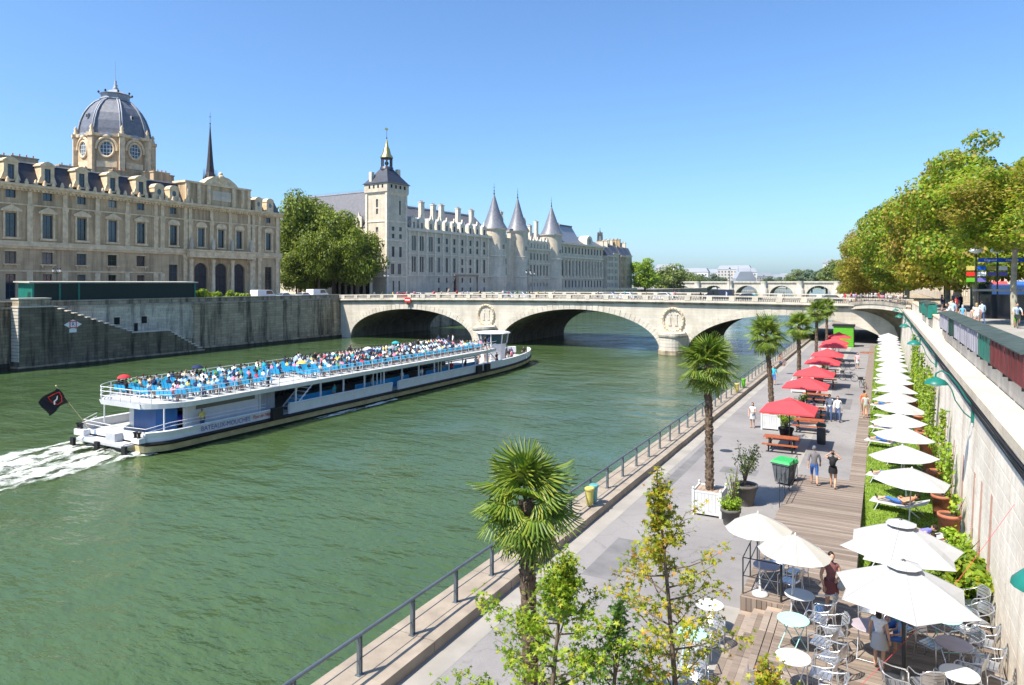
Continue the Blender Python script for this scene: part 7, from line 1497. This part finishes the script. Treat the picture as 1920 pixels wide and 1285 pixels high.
for i,(x,y,z,rz,c,l) in enumerate([(.7,31.2,0,78,(.65,.25,.15),'sunbather in swimwear under the second white parasol'),(1.05,27.5,0,78,(.16,.16,.5),'person in purple top lying on the nearest lounger'),(.95,26.55,0,78,(.22,.20,.55),'second person in purple print reclining beside the first'),(.5,35.3,0,78,(.6,.2,.2),'sunbather lying under the third white parasol'),(.3,43.0,0,78,(.7,.5,.4),'sunbather at the fifth white parasol'),(.45,47,0,78,(.7,.3,.2),'sunbather in red under the sixth white parasol'),(.4,55.5,0,78,(.1,.1,.12),'sunbather in black farther along the lawn')]): person(l,FLIE,(x,y,PZ+.08),R(rz),c,shorts_blue,None,.98)
for i,(x,y,c) in enumerate([(-4.0,50.9,(.30,.25,.5)),(-4.5,49.4,(.6,.2,.2)),(-4.1,57.2,(.1,.1,.12))]): person(['person in lilac seated at the shaded picnic table','person in red seated at the shaded picnic table','person in black under the third red parasol'][i],FSIT,(x,y,PZ),R(90),c,denim,hair_dark,.98)
for i,(x,y,c) in enumerate([(-9.9,83,(.75,.75,.75)),(-9.8,80.5,(.4,.3,.2)),(-9.8,81.4,(.1,.1,.12))]): person(['person in white sitting on the quay kerb','person in brown sitting on the quay kerb','person in black sitting on the quay kerb'][i],FSIT,(x,y,PZ-.1),R(-90),c,denim,hair_dark,.98)
# ---------------------------------------------------------------- vehicles, lamps and people on bridge and streets
_cars = {}
def car_meshes(kind):
    if kind in _cars: return _cars[kind]
    L,Hh,prof,glz = {'car':(4.2,1.45,[(-2.1,.3),(-2.1,.75),(-1.95,.9),(-1.6,.95),(-1.05,1.40),(.35,1.45),(1.0,.98),(1.9,.82),(2.1,.65),(2.1,.3)],[(-1.5,.97),(-1.02,1.36),(.32,1.40),(.88,.99)]),
                     'van':(5.0,2.1,[(-2.5,.35),(-2.5,2.0),(-2.4,2.1),(1.2,2.1),(1.9,1.3),(2.4,1.1),(2.5,.8),(2.5,.35)],[(-.2,1.25),(-.2,1.95),(1.15,1.95),(1.75,1.28)]),
                     'bus':(12,3.0,[(-6,.4),(-6,2.9),(-5.8,3.0),(5.7,3.0),(5.95,2.6),(6,1.2),(6,.4)],[(-5.6,1.3),(-5.6,2.5),(5.7,2.5),(5.8,1.3)])}[kind]
    w = .86 if kind=='car' else (1.0 if kind=='van' else 1.25)
    q = MB(); n = len(prof); V = [(-w*(1 if z<1.0 or kind!='car' else .82),x,z) for x,z in prof]+[(w*(1 if z<1.0 or kind!='car' else .82),x,z) for x,z in prof]
    q.add(V,[tuple(range(n)),tuple(range(n,2*n))[::-1]]+[(i,i+n,(i+1)%n+n,(i+1)%n) for i in range(n)],'car_paint'); b = q.mesh('body')
    q = MB(); m_ = len(glz)
    for s in (-1,1): k = s*(w*.93+.02) if kind=='car' else s*(w+.012); q.add([(k,x,z) for x,z in glz],[tuple(range(m_)) if s<0 else tuple(range(m_))[::-1]],'glass_dark')
    if kind=='car':
        a,b2 = prof[5],prof[6]; q.add([(-.66,a[0]+.08,a[1]-.02),(.66,a[0]+.08,a[1]-.02),(.78,b2[0]-.05,b2[1]+.06),(-.78,b2[0]-.05,b2[1]+.06)],[(0,1,2,3)],'glass_dark'); a,b2=prof[4],prof[3]; q.add([(-.66,a[0]-.08,a[1]+.0),(.66,a[0]-.08,a[1]+.0),(.78,b2[0]-.02,b2[1]+.08),(-.78,b2[0]-.02,b2[1]+.08)],[(3,2,1,0)],'glass_dark')
    g_ = q.mesh('windows'); q = MB(); q.tube((-.1,0,0),(.1,0,0),.31,None,14,'black_rubber'); wh = q.mesh('wheel'); q = MB(); q.tube((-.11,0,0),(.11,0,0),.18,None,10,'aluminium'); hb = q.mesh('hub'); q = MB(); q.box(-.14,.14,-.03,.03,-.07,.07,'light_bulb'); hl = q.mesh('headlight')
    _cars[kind] = (b,g_,wh,hb,hl,L,w); return _cars[kind]
def vehicle(kind,label,loc,rz,col,group):
    b,g_,wh,hb,hl,L,w = car_meshes(kind); t = thing('parked_car' if kind=='car' else kind,label,kind,loc,rz,group,color=col); obj('body',b,t,color=col); obj('windows',g_,t)
    for sx in (-1,1):
        for sy in (-1,1): o = obj('wheel',wh,t,loc=(sx*(w-.1),sy*L*.31,.31)); obj('hub',hb,o)
        obj('headlight',hl,t,loc=(sx*(w-.2),L/2-.02,.68))
CW=(.78,.78,.78);CB=(.03,.04,.07);CS=(.45,.46,.48)
for i,(x,y,k,c,l) in enumerate([(-64.5,124,'car',CW,'white car left of the pair on the bridge'),(-69,126,'car',(.35,.45,.55),'pale blue car next to the white one on the bridge'),(-46.5,127,'car',CS,'silver car on the bridge before the palace end'),(-42.5,124,'car',CW,'white car on the bridge near the quay houses'),(-34.5,123,'car',CW,'white car on the bridge left of the lamp post'),(-25.2,124,'van',CB,'dark blue van in the middle of the bridge'),(-20.5,127,'car',CB,'dark car following the blue van on the bridge'),(-7.4,123,'car',CB,'dark car at the right end of the bridge'),(-90,124,'car',CW,'white car at the left end of the bridge'),(-97,127,'car',(.4,.05,.05),'red car entering the bridge at left')]): vehicle('car' if k=='car' else 'van',l,(x,y,ztop(x)-1.19),R(90 if i%2 else -90),c,'vehicles on the bridge')
for i,(x,y,k,c,l) in enumerate([(-109,97,'van',CW,'white van parked on the embankment beyond the bushes'),(-109,102.5,'car',(.35,.5,.62),'pale blue car parked on the embankment'),(-109,108,'car',CW,'white car parked on the embankment near the bridge'),(-110,113,'van',CW,'white van at the embankment corner')]): vehicle(k,l,(x,y,8.51),R(3),c,'vehicles on the embankment')
vehicle('bus','blue and grey bus standing on the right bank street',(11.2,86,8.91),R(-4),(.03,.07,.18),None); vehicle('van','dark van on the right bank street near the bridge',(11.6,104,8.91),R(5),(.04,.05,.07),None); vehicle('car','grey car passing behind the stop signs',(10.6,74,8.91),R(0),CS,None)
def lamp(label,loc,h,arms=3,group='street lamps',scale=1):
    t = thing('street_lamp',label,'lamp',loc,0,group); q = MB(); q.lathe([(.22,0),(.22,.25),(.12,.4),(.09,1.2),(.06,1.3),(.045,h)],8,(0,0,0),'iron_black'); q.build('post',t)
    for i in range(arms):
        a = 2*math.pi*i/arms+.4; r_ = .0 if arms==1 else .5; q = MB(); 
        if r_: q.path([(0,0,h-.5),(r_*.6*math.cos(a),r_*.6*math.sin(a),h-.55),(r_*math.cos(a),r_*math.sin(a),h-.3)],.025,5,'iron_black')
        q.lathe([(.08,0),(.17,.4),(.2,.42),(.1,.6),(.02,.75)],8,(r_*math.cos(a),r_*math.sin(a),h-.3),'iron_black'); l_ = q.build('lantern',t); q = MB(); q.lathe([(.085,.02),(.172,.38)],8,(r_*math.cos(a),r_*math.sin(a),h-.3),'light_bulb'); q.build('glass',l_)
for i,(x,y,h) in enumerate([(-32.0,119.5,5.6),(-26.3,140,5.8),(-60.9,119.5,5.3),(-70.2,140,5.4),(-96,119.5,5.2)]): lamp(['tall dark lamp post on the bridge above the right pier','second dark lamp post on the far side of the bridge','lamp post on the bridge before the round towers','lamp post on the far bridge side before the palace','lamp post at the left bridge end under the trees'][i],(x,y,ztop(x)-1.05),h,1 if i<2 else 3,'lamps on the bridge')
lamp('three-armed dark lamp post standing in front of the courthouse',(-112,59.5,8.5),5.5,3)
lamp('pale globe lamp post among the plane trees',(7.0,100,8.9),5,1)
rg = random.Random(31)
for i in range(32):
    x = -96+i*1.9+rg.uniform(-.6,.6) if i < 22 else -54+(i-22)*4.5; y = rg.choice([116.3,117,118]); c = rg.choice(list(PALL)); extra(c,rg.choice(S_std),(x,y,ztop(x)-1.04),rg.choice([1.57,-1.57])+rg.uniform(-.4,.4),'pedestrian in %s top behind the balustrade, %s from the left among bridge walkers' % (c,ordw(i+1)),'pedestrians on the bridge',rg)
for i in range(18):
    x = -5.5+i*.53; y = rg.uniform(117,134); c = rg.choice(['white','pale blue','white','red','grey','black','beige','pink']); extra(c,rg.choice(S_std),(x,y,ztop(min(x,4))-1.04),rg.uniform(-3,3),'pedestrian in %s top in the right bridge end crowd, %s from its left' % (c,ordw(i+1)),'crowd at the right bridge end',rg)
for i in range(8):
    c = rg.choice(list(PALL)); extra(c,rg.choice(S_std),(rg.uniform(5,9.2),66+i*5.5,8.985),rg.uniform(-3,3),'pedestrian in %s top on the upper pavement, %s nearest the viewer' % (c,ordw(i+1)),'pedestrians on the right bank pavement',rg)
person('woman in white top seen from behind at the book boxes',FCH,(5.6,54,8.985),R(15),(.78,.77,.76),white_c,hair_blond,1.03); person('person in white leaning over the parapet by the open stall',FLEAN,(4.55,57.5,8.985),R(95),(.76,.75,.74),denim,hair_dark,1.02); person('child in white cap with blue backpack on the pavement',FCH,(5.4,60.5,8.985),R(-10),(.10,.35,.62),white_c,white_c,.85); person('child in pale top beside the one with backpack',FCH,(5.9,58.8,8.985),R(5),(.7,.62,.55),white_c,white_c,.8); person('man in light blue shirt standing behind the white-topped woman',FT,(6.6,60.5,8.985),R(20),(.45,.55,.68),denim,hair_dark,1.02)
FCY = body(P_(SIT,pel=(0,0,.92),wai=(0,.06,1.08),che=(0,.16,1.28),nec=(0,.22,1.45),hed=(0,.25,1.52),shl=(-.175,.18,1.38),shr=(.175,.18,1.38),ell=(-.24,.36,1.18),wrl=(-.24,.52,1.02),elr=(.24,.36,1.18),wrr=(.24,.52,1.02),hil=(-.09,.02,.9),hir=(.09,.02,.9),knl=(-.11,.36,.70),anl=(-.11,.18,.34),tol=(-.12,.32,.28),knr=(.11,.26,.52),anr=(.11,.08,.14),tor=(.12,.22,.08)),{'calf':0})
person('cyclist in pale blue shirt with lime vest riding toward the viewer',FCY,(8.2,57.3,8.985),R(180),(.45,.58,.70),MATS['green_bright'],hair_dark,1.0); bike('bicycle ridden by the cyclist in the lime vest',(8.2,57.55,8.985),R(180))
# bus stop signs, shelter, shops
def stop_sign(label,x,y,cols,txt):
    t = thing('bus_stop_sign',label,'sign',(x,y,8.98),0,'bus stop sign posts'); q = MB(); q.tube((0,0,0),(0,0,5.6),.06,None,8,'steel_dark'); q.build('post',t)
    q = MB(); q.lathe([(.05,5.6),(.5,5.75),(.52,5.9),(.3,6.15),(.02,6.2)],14,(0,0,0),'light_bulb'); q.build('globe',t)
    q = MB(); q.box(.15,1.9,-.05,.05,4.85,5.2,'sign_blue'); p_ = q.build('name_board',t); obj('lettering',textmesh(txt,.26,'sign_white'),p_,loc=(1.02,-.06,5.02),rot=(R(90),0,0))
    for k,c in enumerate(cols):
        q = MB(); sx = -1 if k%2==0 else 1; z = 4.35-.5*(k//2); q.box(min(sx*.1,sx*.7),max(sx*.1,sx*.7),-.03,.03,z-.18,z+.18,c); q.build('route_plate',t)
stop_sign('left bus stop sign post with blue board and coloured route plates',7.25,70.4,['yellow_bag','sign_blue','sign_red','sign_white','green_bright','letter_blue'],'Châtelet'); stop_sign('right bus stop sign post with wide blue board',8.85,71.2,['yellow_bag','sign_white','letter_blue','letter_blue'],'Châtelet')
t = thing('bus_shelter','long pale flat-roofed bus shelter on slim dark posts','shelter',(8.6,64,8.98)); q = MB(); q.box(-2.2,4.5,-.7,.7,2.45,2.6,'pavement_pale'); q.build('roof',t)
for x in (-1.8,.4,2.6,4.2): q = MB(); q.box(x-.05,x+.05,-.05,.05,0,2.45,'steel_dark'); q.build('post',t)
q = MB(); q.box(-1.7,4.1,.3,.33,.3,2.2,'glass_dark'); q.build('glass_panel',t)

t = thing('corner_building','pale corner building with red awnings behind the plane trees','building',(13.5,140,7.7))
H = [(x-.65,x+.65,z,z+2.3) for x in [2+k*3.0 for k in range(11)] for z in (6,9.6,13.2)]
q = MB(); facade(q,0,36,0,17,H,'palace_stone',.3); q.add([(0,.32,0),(36,.32,0),(36,.32,17),(0,.32,17)],[(0,1,2,3)],'dark_opening'); q.build('wall',t)
for a,b,c,d in H: window(t,(a+b)/2,c,b-a,d-c,.12,'window_white','glass_dark',2,2)
Hs = [(x-.65,x+.65,z,z+2.3) for x in [-178+k*3.4 for k in range(52)] for z in (2,6,9.6,13.2)]
q = MB(); facade(q,-180,0,0,17,Hs,'palace_stone',.3); q.add([(-180,.32,0),(0,.32,0),(0,.32,17),(-180,.32,17)],[(0,1,2,3)],'dark_opening'); w_ = q.build('side_wall',t,rz=R(-90))
for a,b,c,d in Hs: o = obj('window',window_parts(b-a,d-c,'window_white','glass_dark',2,2)[0],w_,loc=(a,.12,c))
q = MB(); q.add([(-.3,-.3,17),(36,-.3,17),(36,3,21),(3,3,21),(-.3,180,17),(3,180,21)],[(0,1,2,3),(0,3,5,4)],'slate_light'); q.box(-.35,36.2,-.4,-.003,16.6,17.0,'palace_trim'); q.build('roof',t)
for i in range(7): q = MB(); x = 1+i*5; q.add([(x,-.01,4.6),(x+4.2,-.01,4.6),(x+4.2,-1.8,3.7),(x,-1.8,3.7),(x+4.2,-1.8,3.3),(x,-1.8,3.3)],[(3,2,1,0),(5,4,2,3)],['red_fabric','sign_blue','red_fabric','white_fabric'][i%4]); q.build('awning',t)
for i in range(7): q = MB(); x = 1+i*5; q.box(x,x+4.2,-.03,-.004,.3,3.4,'glass_dark'); q.build('shop_window',t)
t = thing('news_kiosk','dark green round-topped street kiosk under the plane trees','kiosk',(10.2,94,8.98)); q = MB(); q.lathe([(1.1,0),(1.1,2.6)],8,(0,0,0),'green_dark',False); q.build('body',t); q = MB(); q.lathe([(1.35,2.6),(1.35,2.75),(.9,3.2),(.2,3.5),(.05,4)],8,(0,0,0),'green_dark',False); q.build('roof',t)
# ---------------------------------------------------------------- summer haze over the river
m = bpy.data.materials.new('haze'); m.use_nodes = True; n_ = m.node_tree; n_.nodes.remove(n_.nodes['Principled BSDF'])
pv = n_.nodes.new('ShaderNodeVolumePrincipled'); pv.inputs['Color'].default_value = (.82,.90,1.0,1); pv.inputs['Density'].default_value = HAZE; pv.inputs['Anisotropy'].default_value = 0.0
n_.links.new(pv.outputs[0], n_.nodes['Material Output'].inputs['Volume'])
q = MB(); q.box(-3600,2600,-200,4700,-4.0,262,m); q.build('haze',kind='stuff')
